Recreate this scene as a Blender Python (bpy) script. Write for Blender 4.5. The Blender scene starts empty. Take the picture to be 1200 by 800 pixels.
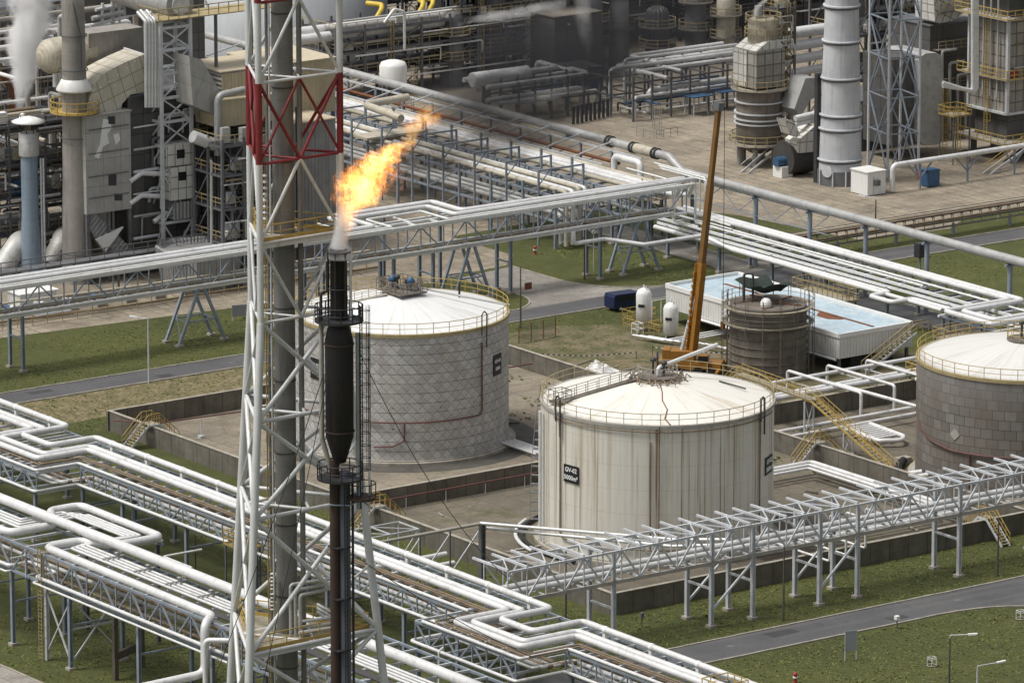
import bpy, math, random
from mathutils import Vector, Matrix
from math import sin, cos, pi, radians, atan2, hypot, floor
random.seed(11)
scene = bpy.context.scene
COL = scene.collection
# ---------------------------------------------------------------- camera geometry (photo pixels, 1200 x 800)
F = 7000.0; PITCH = radians(13.2); CH = 153.0
CS, SN = cos(PITCH), sin(PITCH)
T36 = radians(36); S36, C36 = sin(T36), cos(T36)
ROT = -radians(54)                      # site axes: a runs towards the lower right of the view, b towards the upper right
def W(a, b, z=0.0):                     # site -> world
    return Vector(((a-480)*S36+(b+340)*C36, -(a-480)*C36+(b+340)*S36, z))
def site(X, Y):
    return (X*S36-Y*C36+480, X*C36+Y*S36-340)
def G(px, py, z=0.0):                   # where a sight line meets height z, world
    u = (px-600)/F; v = (py-400)/F
    d = (CH-z)/(SN+v*CS)
    return (u*d, d*CS-v*d*SN)
def S(px, py, z=0.0):
    return site(*G(px, py, z))
def zat(Y, py):
    v = (py-400)/F
    return CH-Y*(v*CS+SN)/(CS-v*SN)
# ---------------------------------------------------------------- mesh builder (site coordinates)
class MB:
    def __init__(s):
        s.v = []; s.f = []; s.uv = []; s.sm = []
    def quad(s, p, uv=None, sm=False):
        n = len(s.v); s.v.extend(p); s.f.append(tuple(range(n, n+len(p))))
        s.uv.append(uv or [(0, 0)]*len(p)); s.sm.append(sm)
    def box(s, a0, a1, b0, b1, z0, z1):
        la, lb, lz = a1-a0, b1-b0, z1-z0
        P = lambda i, j, k: (a1 if i else a0, b1 if j else b0, z1 if k else z0)
        q = s.quad
        q([P(0,0,0), P(1,0,0), P(1,0,1), P(0,0,1)], [(0,0),(la,0),(la,lz),(0,lz)])
        q([P(1,1,0), P(0,1,0), P(0,1,1), P(1,1,1)], [(0,0),(la,0),(la,lz),(0,lz)])
        q([P(1,0,0), P(1,1,0), P(1,1,1), P(1,0,1)], [(0,0),(lb,0),(lb,lz),(0,lz)])
        q([P(0,1,0), P(0,0,0), P(0,0,1), P(0,1,1)], [(0,0),(lb,0),(lb,lz),(0,lz)])
        q([P(0,0,1), P(1,0,1), P(1,1,1), P(0,1,1)], [(0,0),(la,0),(la,lb),(0,lb)])
        q([P(0,1,0), P(1,1,0), P(1,0,0), P(0,0,0)], [(0,0),(la,0),(la,lb),(0,lb)])
        return s
    def cbox(s, a, b, z, la, lb, lz):
        return s.box(a-la/2, a+la/2, b-lb/2, b+lb/2, z-lz/2, z+lz/2)
    def bar(s, p0, p1, w, h=None, up=(0, 0, 1)):     # rectangular bar
        h = w if h is None else h
        p0 = Vector(p0); p1 = Vector(p1); d = p1-p0; L = d.length
        if L < 1e-6: return s
        d /= L; up = Vector(up)
        if abs(d.dot(up)) > .97: up = Vector((1, 0, 0))
        x = d.cross(up).normalized(); y = x.cross(d)
        c = [(-1,-1),(1,-1),(1,1),(-1,1)]
        A = [tuple(p0+x*i*w/2+y*j*h/2) for i, j in c]; B = [tuple(p1+x*i*w/2+y*j*h/2) for i, j in c]
        for i in range(4):
            j = (i+1) % 4
            s.quad([A[i], A[j], B[j], B[i]], [(0,0),(w,0),(w,L),(0,L)])
        s.quad(A[::-1], [(0,0),(w,0),(w,h),(0,h)]); s.quad(B, [(0,0),(w,0),(w,h),(0,h)])
        return s
    def tube(s, p0, p1, r, n=8, r1=None, caps=True):
        return s.sweep([p0, p1], r, n, caps, r1)
    def sweep(s, pts, r, n=8, caps=True, r1=None):
        pts = [Vector(p) for p in pts]; m = len(pts)
        T = []
        for i in range(m):
            t = (pts[min(i+1, m-1)]-pts[max(i-1, 0)])
            T.append(t.normalized() if t.length > 1e-9 else Vector((0,0,1)))
        up = Vector((0,0,1)) if abs(T[0].z) < .95 else Vector((1,0,0))
        x = T[0].cross(up).normalized(); base = len(s.v); L = 0; Ls = []
        for i in range(m):
            x = (x-T[i]*x.dot(T[i])).normalized(); y = T[i].cross(x)
            if i: L += (pts[i]-pts[i-1]).length
            Ls.append(L); rr = r if r1 is None else r+(r1-r)*i/(m-1)
            for k in range(n):
                an = 2*pi*k/n
                s.v.append(tuple(pts[i]+x*cos(an)*rr+y*sin(an)*rr))
        for i in range(m-1):
            for k in range(n):
                k2 = (k+1) % n; a = base+i*n
                s.f.append((a+k, a+k2, a+n+k2, a+n+k))
                s.uv.append([(k*2*pi*r/n, Ls[i]), ((k+1)*2*pi*r/n, Ls[i]), ((k+1)*2*pi*r/n, Ls[i+1]), (k*2*pi*r/n, Ls[i+1])]); s.sm.append(True)
        if caps:
            s.quad([s.v[base+k] for k in range(n)][::-1]); s.quad([s.v[base+(m-1)*n+k] for k in range(n)])
        return s
    def pipe(s, pts, r, n=10, bend=None, caps=True):   # polyline with rounded elbows
        pts = [Vector(p) for p in pts]; bend = bend or r*2.2
        out = [pts[0]]
        for i in range(1, len(pts)-1):
            p = pts[i]; u = (pts[i-1]-p); w = (pts[i+1]-p)
            lu, lw = u.length, w.length; u /= lu; w /= lw
            ang = u.angle(w)
            if ang > 3.05: out.append(p); continue
            t = min(bend/math.tan(ang/2), lu*.48, lw*.48)
            q0 = p+u*t; q1 = p+w*t
            for k in range(6):
                e = k/5; out.append((q0*(1-e)*(1-e)+p*2*e*(1-e)+q1*e*e))
        out.append(pts[-1])
        return s.sweep(out, r, n, caps)
    def lathe(s, prof, c, n=48, seam=None, smooth=True, cap=True):   # prof: (radius, z); c: (a, b)
        seam = (pi/2-ROT) if seam is None else seam      # seam on the side away from the camera
        base = len(s.v); m = len(prof); v = 0; vs = []
        R = max(p[0] for p in prof)
        for i, (r, z) in enumerate(prof):
            if i: v += hypot(r-prof[i-1][0], z-prof[i-1][1])
            vs.append(v)
            for k in range(n):
                t = seam+2*pi*k/n
                s.v.append((c[0]+r*cos(t), c[1]+r*sin(t), z))
        for i in range(m-1):
            for k in range(n):
                k2 = (k+1) % n; a = base+i*n
                s.f.append((a+k, a+k2, a+n+k2, a+n+k)); u0, u1 = 2*pi*R*k/n, 2*pi*R*(k+1)/n
                s.uv.append([(u0,vs[i]),(u1,vs[i]),(u1,vs[i+1]),(u0,vs[i+1])]); s.sm.append(smooth)
        if cap:
            if prof[-1][0] > 1e-3: s.quad([s.v[base+(m-1)*n+k] for k in range(n)])
            if prof[0][0] > 1e-3: s.quad([s.v[base+k] for k in range(n)][::-1])
        return s
    def prism(s, poly, z0, z1):            # vertical prism on a site polygon (counter-clockwise)
        n = len(poly)
        s.quad([(p[0], p[1], z1) for p in poly], [(p[0], p[1]) for p in poly])
        s.quad([(p[0], p[1], z0) for p in poly][::-1], [(p[0], p[1]) for p in poly][::-1])
        for i in range(n):
            p, q = poly[i], poly[(i+1) % n]; L = hypot(q[0]-p[0], q[1]-p[1])
            s.quad([(p[0],p[1],z0),(q[0],q[1],z0),(q[0],q[1],z1),(p[0],p[1],z1)], [(0,0),(L,0),(L,z1-z0),(0,z1-z0)])
        return s
    def extrude(s, poly, off):             # any planar outline pushed along off
        off = Vector(off); n = len(poly); P = [Vector(p) for p in poly]; Q = [p+off for p in P]
        e = (P[1]-P[0]).normalized(); nn = (P[1]-P[0]).cross(P[-1]-P[0]); f = nn.cross(e).normalized()
        uv = [((p-P[0]).dot(e), (p-P[0]).dot(f)) for p in P]
        s.quad([tuple(p) for p in P], uv); s.quad([tuple(p) for p in Q][::-1], uv[::-1])
        for i in range(n):
            j = (i+1) % n; L = (P[j]-P[i]).length; D = off.length
            s.quad([tuple(P[j]), tuple(P[i]), tuple(Q[i]), tuple(Q[j])], [(0,0),(L,0),(L,D),(0,D)])
        return s
    def rail(s, pts, h=1.1, sp=1.6, r=.03, mid=True, closed=False, kick=False):
        pts = [Vector(p) for p in pts]
        if closed: pts = pts+[pts[0]]
        for i in range(len(pts)-1):
            p, q = pts[i], pts[i+1]; L = (q-p).length
            if L < 1e-4: continue
            k = max(1, round(L/sp))
            for j in range(k+(1 if i == len(pts)-2 and not closed else 0)):
                c = p.lerp(q, j/k); s.bar(c, c+Vector((0,0,h)), r*1.7)
            z = Vector((0,0,h)); s.bar(p+z, q+z, r*2)
            if mid: s.bar(p+z*.52, q+z*.52, r*1.5)
            if kick: s.bar(p+Vector((0,0,.08)), q+Vector((0,0,.08)), .02, .16)
        return s
    def ladder(s, p0, z1, dirn=(1, 0), w=.5, cage=False):
        a, b, z0 = p0; d = Vector((dirn[0], dirn[1], 0)).normalized(); nrm = Vector((-d.y, d.x, 0))
        for e in (-1, 1):
            s.bar(Vector((a,b,z0))+d*e*w/2, Vector((a,b,z1))+d*e*w/2, .06)
        z = z0+.3
        while z < z1:
            s.bar(Vector((a,b,z))-d*w/2, Vector((a,b,z))+d*w/2, .035); z += .35
        if cage:
            z = z0+2.2
            while z < z1:
                ring = [Vector((a,b,z))+d*w*.7*cos(t)+nrm*(.75*sin(t)) for t in [pi*k/5 for k in range(6)]]
                for i in range(5): s.bar(ring[i], ring[i+1], .045)
                z += 1.0
            for t in (pi*.25, pi*.5, pi*.75):
                o = d*w*.7*cos(t)+nrm*(.75*sin(t)); s.bar(Vector((a,b,z0+2.2))+o, Vector((a,b,z1))+o, .04)
        return s
def base_of(mb):
    A = [v[0] for v in mb.v]; B = [v[1] for v in mb.v]; Z = [v[2] for v in mb.v]
    return ((min(A)+max(A))/2, (min(B)+max(B))/2, min(Z))
BASE = {}                                  # where each thing stands, in site coordinates
def tag(o, label=None, cat=None, group=None, kind=None):
    if label: o['label'] = label
    if cat: o['category'] = cat
    if group: o['group'] = group
    if kind: o['kind'] = kind
    return o
def thing(name, label, cat, at, group=None):
    o = bpy.data.objects.new(name, None); COL.objects.link(o)
    o.empty_display_size = .3
    at = tuple(at) if len(at) == 3 else (at[0], at[1], 0.0)
    o.location = W(*at); o.rotation_euler = (0, 0, ROT); BASE[o.name] = at
    return tag(o, label, cat, group)
def obj(name, mb, m, parent=None, label=None, cat=None, group=None, kind=None, at=None):
    if not mb.f: return None
    b = BASE[parent.name] if parent else (at or base_of(mb))
    me = bpy.data.meshes.new(name)
    me.from_pydata([(x-b[0], y-b[1], z-b[2]) for x, y, z in mb.v], [], mb.f)
    uvl = me.uv_layers.new(name='UVMap')
    flat = []
    for u in mb.uv:
        for p in u: flat.extend(p)
    uvl.data.foreach_set('uv', flat)
    me.polygons.foreach_set('use_smooth', mb.sm)
    me.materials.append(m); me.update()
    o = bpy.data.objects.new(name, me); COL.objects.link(o); BASE[o.name] = b
    if parent: o.parent = parent
    else:
        o.location = W(*b); o.rotation_euler = (0, 0, ROT)
    return tag(o, label, cat, group, kind)
def text_mesh(s, size, right, at, m, parent, name='lettering', up=(0, 0, 1), th=.01):   # flat letters, centre at 'at' (site), reading along 'right'
    cu = bpy.data.curves.new('t', 'FONT'); cu.body = s; cu.size = size; cu.align_x = 'CENTER'; cu.align_y = 'CENTER'; cu.extrude = th
    cu.resolution_u = 2; cu.offset = size*.02
    tmp = bpy.data.objects.new('t', cu); COL.objects.link(tmp)
    dg = bpy.context.evaluated_depsgraph_get(); me = bpy.data.meshes.new_from_object(tmp.evaluated_get(dg))
    bpy.data.objects.remove(tmp); bpy.data.curves.remove(cu)
    r = Vector(right).normalized(); u = Vector(up); n = r.cross(u)
    b = BASE[parent.name]
    M = Matrix(((r.x, u.x, n.x, at[0]-b[0]), (r.y, u.y, n.y, at[1]-b[1]), (r.z, u.z, n.z, at[2]-b[2]), (0, 0, 0, 1)))
    me.transform(M); me.materials.clear(); me.materials.append(m)
    o = bpy.data.objects.new(name, me); COL.objects.link(o); o.parent = parent; BASE[o.name] = b
    return o
# ---------------------------------------------------------------- materials
def nt(m):
    m.use_nodes = True; t = m.node_tree; t.nodes.clear(); return t
class NB:
    def __init__(s, name):
        s.m = bpy.data.materials.new(name); s.t = nt(s.m)
    def n(s, typ, **kw):
        x = s.t.nodes.new(typ)
        for k, v in kw.items(): setattr(x, k, v)
        return x
    def l(s, a, b): s.t.links.new(a, b)
    def val(s, sock, v):
        if hasattr(v, 'is_output'): s.l(v, sock)
        else: sock.default_value = v
    def math(s, op, a, b=0.0, c=None):
        x = s.n('ShaderNodeMath', operation=op); s.val(x.inputs[0], a); s.val(x.inputs[1], b)
        if c is not None: s.val(x.inputs[2], c)
        return x.outputs[0]
    def mix(s, f, a, b, mode='MIX'):
        x = s.n('ShaderNodeMix', data_type='RGBA', blend_type=mode)
        s.val(x.inputs[0], f)
        for i, c in ((6, a), (7, b)):
            if hasattr(c, 'is_output'): s.l(c, x.inputs[i])
            else: x.inputs[i].default_value = (*c[:3], 1)
        return x.outputs[2]
    def coord(s, which='Object', scale=(1, 1, 1)):
        c = s.n('ShaderNodeTexCoord'); mp = s.n('ShaderNodeMapping'); mp.inputs['Scale'].default_value = scale
        s.l(c.outputs[which], mp.inputs[0]); return mp.outputs[0]
    def noise(s, vec, scale, detail=4, rough=.6, dist=0):
        x = s.n('ShaderNodeTexNoise'); s.l(vec, x.inputs['Vector']); x.inputs['Scale'].default_value = scale
        x.inputs['Detail'].default_value = detail; x.inputs['Roughness'].default_value = rough; x.inputs['Distortion'].default_value = dist
        return x.outputs['Fac']
    def ramp(s, f, stops):
        x = s.n('ShaderNodeValToRGB'); s.l(f, x.inputs[0]); e = x.color_ramp.elements
        while len(e) < len(stops): e.new(.5)
        for el, (p, c) in zip(e, stops):
            el.position = p; el.color = (c, c, c, 1) if not hasattr(c, '__len__') else (*c[:3], 1)
        return x.outputs[0]
    def sep(s, v):
        x = s.n('ShaderNodeSeparateXYZ'); s.l(v, x.inputs[0]); return x.outputs
    def comb(s, x, y, z=0.0):
        c = s.n('ShaderNodeCombineXYZ'); s.val(c.inputs[0], x); s.val(c.inputs[1], y); s.val(c.inputs[2], z); return c.outputs[0]
    def out(s, col, rough=.6, metal=0., bump=None, bstr=.3, bdist=.05):
        p = s.n('ShaderNodeBsdfPrincipled'); o = s.n('ShaderNodeOutputMaterial')
        if hasattr(col, 'is_output'): s.l(col, p.inputs['Base Color'])
        else: p.inputs['Base Color'].default_value = (*col, 1)
        s.val(p.inputs['Roughness'], rough); s.val(p.inputs['Metallic'], metal)
        if bump is not None:
            b = s.n('ShaderNodeBump'); b.inputs['Strength'].default_value = bstr; b.inputs['Distance'].default_value = bdist
            s.l(bump, b.inputs['Height']); s.l(b.outputs[0], p.inputs['Normal'])
        s.l(p.outputs[0], o.inputs['Surface']); return s.m
def sc(c, k): return tuple(min(1, x*k) for x in c[:3])
def paint(name, c, rough=.55, metal=0., var=.22, scale=.5, stain=None, amt=.35, streak=True, seam=0, lo=.52):
    b = NB(name); v = b.coord('Object'); f = b.noise(v, scale, 5, .65)
    col = b.mix(b.ramp(f, [(.3, 0.), (.7, 1.)]), sc(c, 1-var), sc(c, 1+var*.6))
    if stain:
        v2 = b.coord('Object', (1.6, 1.6, .12) if streak else (1, 1, 1)); g = b.noise(v2, 1.1, 6, .7)
        k = b.math('MULTIPLY', b.ramp(g, [(lo, 0.), (lo+.2, 1.)]), amt)
        col = b.mix(k, col, stain)
    if seam:
        u = b.sep(b.coord('UV')); fr = b.math('FRACT', b.math('DIVIDE', u[1], seam))
        k = b.math('MULTIPLY', b.math('LESS_THAN', fr, .05/seam), .3); col = b.mix(k, col, sc(c, .35))
        wn = b.n('ShaderNodeTexWhiteNoise', noise_dimensions='1D'); b.l(b.math('FLOOR', b.math('DIVIDE', u[1], seam*3)), wn.inputs['W'])
        col = b.mix(1., col, b.ramp(wn.outputs['Value'], [(0., .92), (1., 1.)]), 'MULTIPLY')
    return b.out(col, rough, metal)
def panels(name, c, w, h, line, var=.18, rough=.6, metal=0., mort=.05, stain=None, amt=.5, off=0.):
    b = NB(name); uv = b.coord('UV'); br = b.n('ShaderNodeTexBrick'); b.l(uv, br.inputs['Vector']); br.offset = off
    br.inputs['Scale'].default_value = 1; br.inputs['Brick Width'].default_value = w; br.inputs['Row Height'].default_value = h
    br.inputs['Mortar Size'].default_value = mort; br.inputs['Mortar Smooth'].default_value = .1; br.inputs['Bias'].default_value = 0
    br.inputs['Color1'].default_value = (*sc(c, 1-var), 1); br.inputs['Color2'].default_value = (*sc(c, 1+var), 1); br.inputs['Mortar'].default_value = (*line, 1)
    col = br.outputs['Color']; v = b.coord('Object'); f = b.noise(v, .7, 6, .7)
    col = b.mix(b.ramp(f, [(.35, .35), (.65, 0.)]), col, sc(c, .5))
    if stain:
        g = b.noise(b.coord('Object', (1.2, 1.2, .15)), 1., 6, .7); col = b.mix(b.math('MULTIPLY', b.ramp(g, [(.5, 0.), (.7, 1.)]), amt), col, stain)
    return b.out(col, rough, metal, br.outputs['Fac'], .4, -.05)
def corrugated(name, c, pitch=.35, var=.2, stain=None, amt=.4, rough=.5, horiz=False):
    b = NB(name); u = b.sep(b.coord('UV')); w = b.math('SINE', b.math('MULTIPLY', u[1 if horiz else 0], 2*pi/pitch))
    v = b.coord('Object'); f = b.noise(v, .5, 5, .65)
    col = b.mix(b.ramp(f, [(.3, 0.), (.7, 1.)]), sc(c, 1-var), sc(c, 1+var*.5))
    if stain:
        g = b.noise(b.coord('Object', (1.5, 1.5, .1)), 1., 6, .7); col = b.mix(b.math('MULTIPLY', b.ramp(g, [(.48, 0.), (.7, 1.)]), amt), col, stain)
    return b.out(col, rough, 0., w, .9, .06)
M = {}
M['clad'] = paint('insulation_cladding', (.72,.72,.715), .42, .15, .1, .8, (.36,.33,.28), .6, False, seam=2.5, lo=.53)
M['clad_dull'] = paint('weathered_cladding', (.5,.5,.48), .55, .25, .18, .6, (.25,.22,.17), .6, False, seam=2.0)
M['clad_beige'] = paint('beige_cladding', (.5,.46,.37), .6, .1, .2, .6, (.22,.17,.1), .7, False, seam=1.5)
M['white_pipe'] = paint('white_pipe_paint', (.72,.72,.7), .45, .1, .12, .6, (.36,.31,.24), .55, False)
M['rust_pipe'] = paint('brown_pipe', (.2,.15,.1), .75, 0, .35, .7, (.1,.05,.025), .7, False)
M['red_pipe'] = paint('dull_red_pipe', (.13,.05,.045), .65, 0, .25, .7, (.12,.08,.06), .6, False)
M['dark_pipe'] = paint('dark_pipe', (.06,.058,.056), .6, .1, .3, .6)
M['steel'] = paint('blue_grey_steel', (.25,.29,.34), .55, .1, .2, .8, (.13,.12,.11), .45, False)
M['steel_light'] = paint('light_grey_steel', (.56,.58,.6), .5, .1, .15, .8, (.27,.25,.22), .4, False)
M['chord'] = paint('white_chord_paint', (.72,.73,.73), .5, .05, .12, .8, (.36,.34,.3), .35, False)
M['girder_tan'] = paint('tan_girder', (.36,.34,.3), .7, 0, .2, .8, (.2,.15,.1), .5, False)
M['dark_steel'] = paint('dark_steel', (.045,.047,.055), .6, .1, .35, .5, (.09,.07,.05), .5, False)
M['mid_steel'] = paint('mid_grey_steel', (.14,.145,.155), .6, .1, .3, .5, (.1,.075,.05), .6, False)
M['yellow'] = paint('yellow_rail_paint', (.44,.31,.085), .6, 0, .2, .9, (.22,.16,.09), .6, False)
M['yellow_pale'] = paint('faded_yellow_rail', (.36,.29,.15), .65, 0, .2, .9, (.22,.17,.1), .6, False)
M['yellow_pipe'] = paint('bright_yellow_pipe', (.6,.44,.06), .5, 0, .12, .7)
M['tower_white'] = paint('tower_white_paint', (.62,.63,.63), .5, .05, .1, .6, (.3,.25,.2), .45, True)
M['tower_red'] = paint('tower_red_paint', (.2,.018,.025), .55, 0, .2, .7, (.1,.02,.02), .6, True)
M['stack'] = paint('grey_stack_steel', (.2,.195,.185), .55, .15, .22, .35, (.1,.09,.08), .7, True, seam=3.0)
M['flare_black'] = paint('sooty_black_steel', (.014,.012,.013), .55, .2, .4, .5, (.05,.03,.024), .6, True)
M['flare_brown'] = paint('brown_riser', (.055,.032,.024), .7, 0, .35, .4, (.025,.016,.014), .7, True)
M['flare_grey'] = paint('blue_grey_riser', (.12,.125,.15), .6, .1, .25, .5, (.05,.05,.055), .6, True)
M['sooty'] = paint('sooty_steelwork', (.03,.03,.033), .6, .2, .3, .6)
M['concrete_stack'] = paint('concrete_stack', (.31,.29,.265), .8, 0, .25, .25, (.14,.13,.12), .75, True, seam=5.5)
M['chimney'] = paint('pale_chimney', (.5,.51,.53), .8, 0, .16, .3, (.26,.26,.27), .7, True)
M['blue_stack'] = paint('blue_grey_stack', (.23,.3,.37), .6, .05, .15, .4, (.13,.14,.15), .5, True, seam=2.5)
M['tan_panel'] = corrugated('tan_sheet', (.5,.42,.28), .5, .12, (.25,.2,.13), .35)
M['tan_roof'] = corrugated('tan_roof_sheet', (.58,.5,.36), 1.0, .1, (.33,.27,.2), .3)
M['grey_corr'] = corrugated('grey_sheet', (.3,.3,.295), .5, .2, (.12,.11,.1), .6)
M['dark_corr'] = corrugated('dark_sheet', (.07,.072,.075), .6, .3, (.03,.03,.03), .6)
M['white_corr'] = corrugated('white_sheet', (.74,.74,.71), .45, .06, (.5,.46,.38), .35)
M['louver'] = corrugated('louvre', (.34,.33,.31), .55, .2, None, 0, .5, True)
M['grey_panel'] = panels('grey_panels', (.42,.41,.385), 2.4, 3.2, (.2,.2,.19), .08, mort=.03, stain=(.19,.17,.14))
M['beige_panel'] = panels('beige_duct_panels', (.58,.54,.45), 1.6, 1.6, (.2,.18,.14), .08, stain=(.32,.28,.2))
M['dark_panel'] = panels('dark_panels', (.1,.098,.095), 2.2, 2.4, (.03,.03,.03), .25, stain=(.2,.15,.1), amt=.4)
M['grid_panel'] = panels('gridded_panels', (.34,.32,.285), 1.35, 1.5, (.1,.095,.085), .2, mort=.09, stain=(.15,.11,.075), amt=.8)
M['white_grid'] = panels('white_gridded_panels', (.7,.69,.64), 1.1, 1.4, (.2,.19,.17), .08, mort=.07, stain=(.4,.34,.25), amt=.4)
M['drum'] = paint('grey_drum', (.42,.42,.41), .5, .2, .18, .5, (.2,.18,.16), .6, False, seam=2.2)
M['white_tank'] = paint('white_vessel_paint', (.76,.76,.74), .5, .05, .08, .5, (.42,.36,.28), .4, True)
M['grey_tank'] = paint('far_grey_tank', (.4,.42,.44), .6, .05, .12, .15, (.28,.28,.28), .5, True)
M['blue'] = paint('blue_paint', (.035,.1,.2), .5, 0, .2, .6, (.05,.06,.07), .5, False)
M['blue_roof'] = paint('pale_blue_roof', (.38,.49,.56), .55, 0, .18, .35, (.55,.6,.62), .8, False, lo=.45)
M['rust'] = paint('rust_patch', (.17,.06,.025), .85, 0, .35, .8, (.1,.05,.03), .6, False)
M['rust_dirty'] = paint('rusty_grey_steel', (.17,.15,.125), .8, 0, .35, .6, (.1,.055,.035), .7, True)
M['orange'] = paint('crane_orange', (.3,.135,.018), .5, .05, .2, .6, (.16,.075,.02), .6, False)
M['boom_dark'] = paint('worn_boom_paint', (.17,.085,.02), .6, .05, .25, .6, (.06,.035,.015), .7, True)
M['van'] = paint('dark_blue_van_paint', (.018,.028,.08), .3, .2, .1, .6)
M['glass'] = paint('dark_glass', (.012,.014,.018), .12, 0, .1)
M['rubber'] = paint('rubber', (.015,.015,.015), .85, 0, .2)
M['tarp'] = paint('dark_green_tarp', (.03,.045,.035), .8, 0, .3, .7)
M['white'] = paint('white_paint', (.78,.78,.76), .5, 0, .06, .5, (.5,.46,.4), .35, True)
M['sign_black'] = paint('black_sign', (.015,.016,.018), .5, 0, .1)
M['sign_white'] = paint('white_lettering', (.8,.8,.78), .5, 0, .05)
M['sign_grey'] = paint('grey_signboard', (.3,.32,.35), .6, 0, .1)
M['red'] = paint('red_paint', (.35,.04,.03), .5, 0, .15)
M['lamp_white'] = paint('lamp_head_white', (.75,.75,.72), .4, 0, .05)
M['wood'] = paint('weathered_brown_post', (.1,.085,.065), .85, 0, .3, .7, (.05,.04,.03), .6, True)
M['grating'] = paint('floor_grating', (.3,.27,.2), .8, 0, .3, 1.2, (.14,.11,.07), .6, False)
M['black_cable'] = paint('black_cable', (.02,.02,.02), .7, 0, .1)
def m_wall(name, c, dark):
    b = NB(name); u = b.coord('UV'); v = b.coord('Object', (1, 1, 1)); s_ = b.sep(u)
    f = b.noise(v, .35, 6, .7); col = b.mix(b.ramp(f, [(.3, 0.), (.7, 1.)]), sc(c, .7), sc(c, 1.2))
    g = b.noise(b.coord('UV', (.5, .16, 1)), 1.4, 7, .72); col = b.mix(b.math('MULTIPLY', b.ramp(g, [(.44, 0.), (.7, 1.)]), .7), col, dark)
    hh = b.ramp(b.noise(b.coord('UV', (.35, 1.2, 1)), 1., 5, .7), [(.5, 0.), (.75, .5)]); col = b.mix(hh, col, (.07,.075,.04))
    k = b.math('LESS_THAN', b.math('FRACT', b.math('DIVIDE', s_[0], 2.4)), .035); col = b.mix(b.math('MULTIPLY', k, .7), col, sc(dark, .5))
    wn = b.n('ShaderNodeTexWhiteNoise', noise_dimensions='1D'); b.l(b.math('FLOOR', b.math('DIVIDE', s_[0], 2.4)), wn.inputs['W'])
    col = b.mix(1., col, b.ramp(wn.outputs['Value'], [(0., .86), (1., 1.08)]), 'MULTIPLY')
    return b.out(col, .9)
M['bund'] = m_wall('bund_concrete', (.165,.15,.122), (.06,.056,.046))
def m_slab(name, c, dark, jx, jy, crack=.6, moss=None):
    b = NB(name); v = b.coord('Object'); f = b.noise(v, .09, 7, .65)
    col = b.mix(b.ramp(f, [(.32, 0.), (.68, 1.)]), sc(c, .72), sc(c, 1.18))
    br = b.n('ShaderNodeTexBrick'); dv = b.n('ShaderNodeTexNoise'); b.l(v, dv.inputs['Vector']); dv.inputs['Scale'].default_value = .8
    va = b.n('ShaderNodeVectorMath', operation='MULTIPLY_ADD'); b.l(dv.outputs['Color'], va.inputs[0]); va.inputs[1].default_value = (.6,.6,0); b.l(v, va.inputs[2])
    b.l(va.outputs[0], br.inputs['Vector']); br.offset = .0; br.inputs['Scale'].default_value = 1
    br.inputs['Brick Width'].default_value = jx; br.inputs['Row Height'].default_value = jy; br.inputs['Mortar Size'].default_value = .09; br.inputs['Mortar Smooth'].default_value = .6
    br.inputs['Color1'].default_value = (.86,.86,.86,1); br.inputs['Color2'].default_value = (1.06,1.05,1.03,1); br.inputs['Mortar'].default_value = (1,1,1,1)
    col = b.mix(1., col, br.outputs['Color'], 'MULTIPLY')
    gate = b.ramp(b.noise(v, .16, 4, .7), [(.4, 0.05), (.56, 1.)])
    col = b.mix(b.math('MULTIPLY', b.math('MULTIPLY', br.outputs['Fac'], gate), crack), col, dark)
    g = b.noise(v, .3, 7, .78, .5); col = b.mix(b.math('MULTIPLY', b.ramp(g, [(.48, 0.), (.7, 1.)]), .7), col, sc(dark, 1.8))
    vo = b.n('ShaderNodeTexVoronoi', feature='DISTANCE_TO_EDGE'); b.l(va.outputs[0], vo.inputs['Vector']); vo.inputs['Scale'].default_value = .21
    col = b.mix(b.math('MULTIPLY', b.ramp(vo.outputs['Distance'], [(0., .7), (.02, 0.)]), b.ramp(b.noise(v, .3, 4, .7), [(.5, 0.), (.62, .8)])), col, dark)
    g2 = b.noise(v, 2.5, 6, .8); col = b.mix(b.ramp(g2, [(.4, .45), (.58, 0.)]), col, sc(c, .4)); g4 = b.noise(v, .07, 5, .7, 1.); col = b.mix(b.ramp(g4, [(.5, 0.), (.66, .55)]), col, sc(c, .42))
    if moss:
        g3 = b.noise(v, .12, 6, .75); col = b.mix(b.ramp(g3, [(.55, 0.), (.68, .8)]), col, moss)
    return b.out(col, .92)
M['apron'] = m_slab('tan_concrete_slabs', (.34,.29,.22), (.045,.037,.028), 3.0, 1.6, .95)
M['bund_floor'] = m_slab('bund_floor_slabs', (.29,.25,.19), (.05,.042,.03), 5.5, 4.2, .75, (.09,.085,.035))
M['earth_floor'] = m_slab('earth_floor', (.185,.16,.12), (.04,.035,.026), 4.0, 3.0, .8, (.07,.072,.025))
M['path'] = m_slab('concrete_path', (.3,.28,.25), (.08,.07,.06), 3.0, 3.0, .7)
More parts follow.
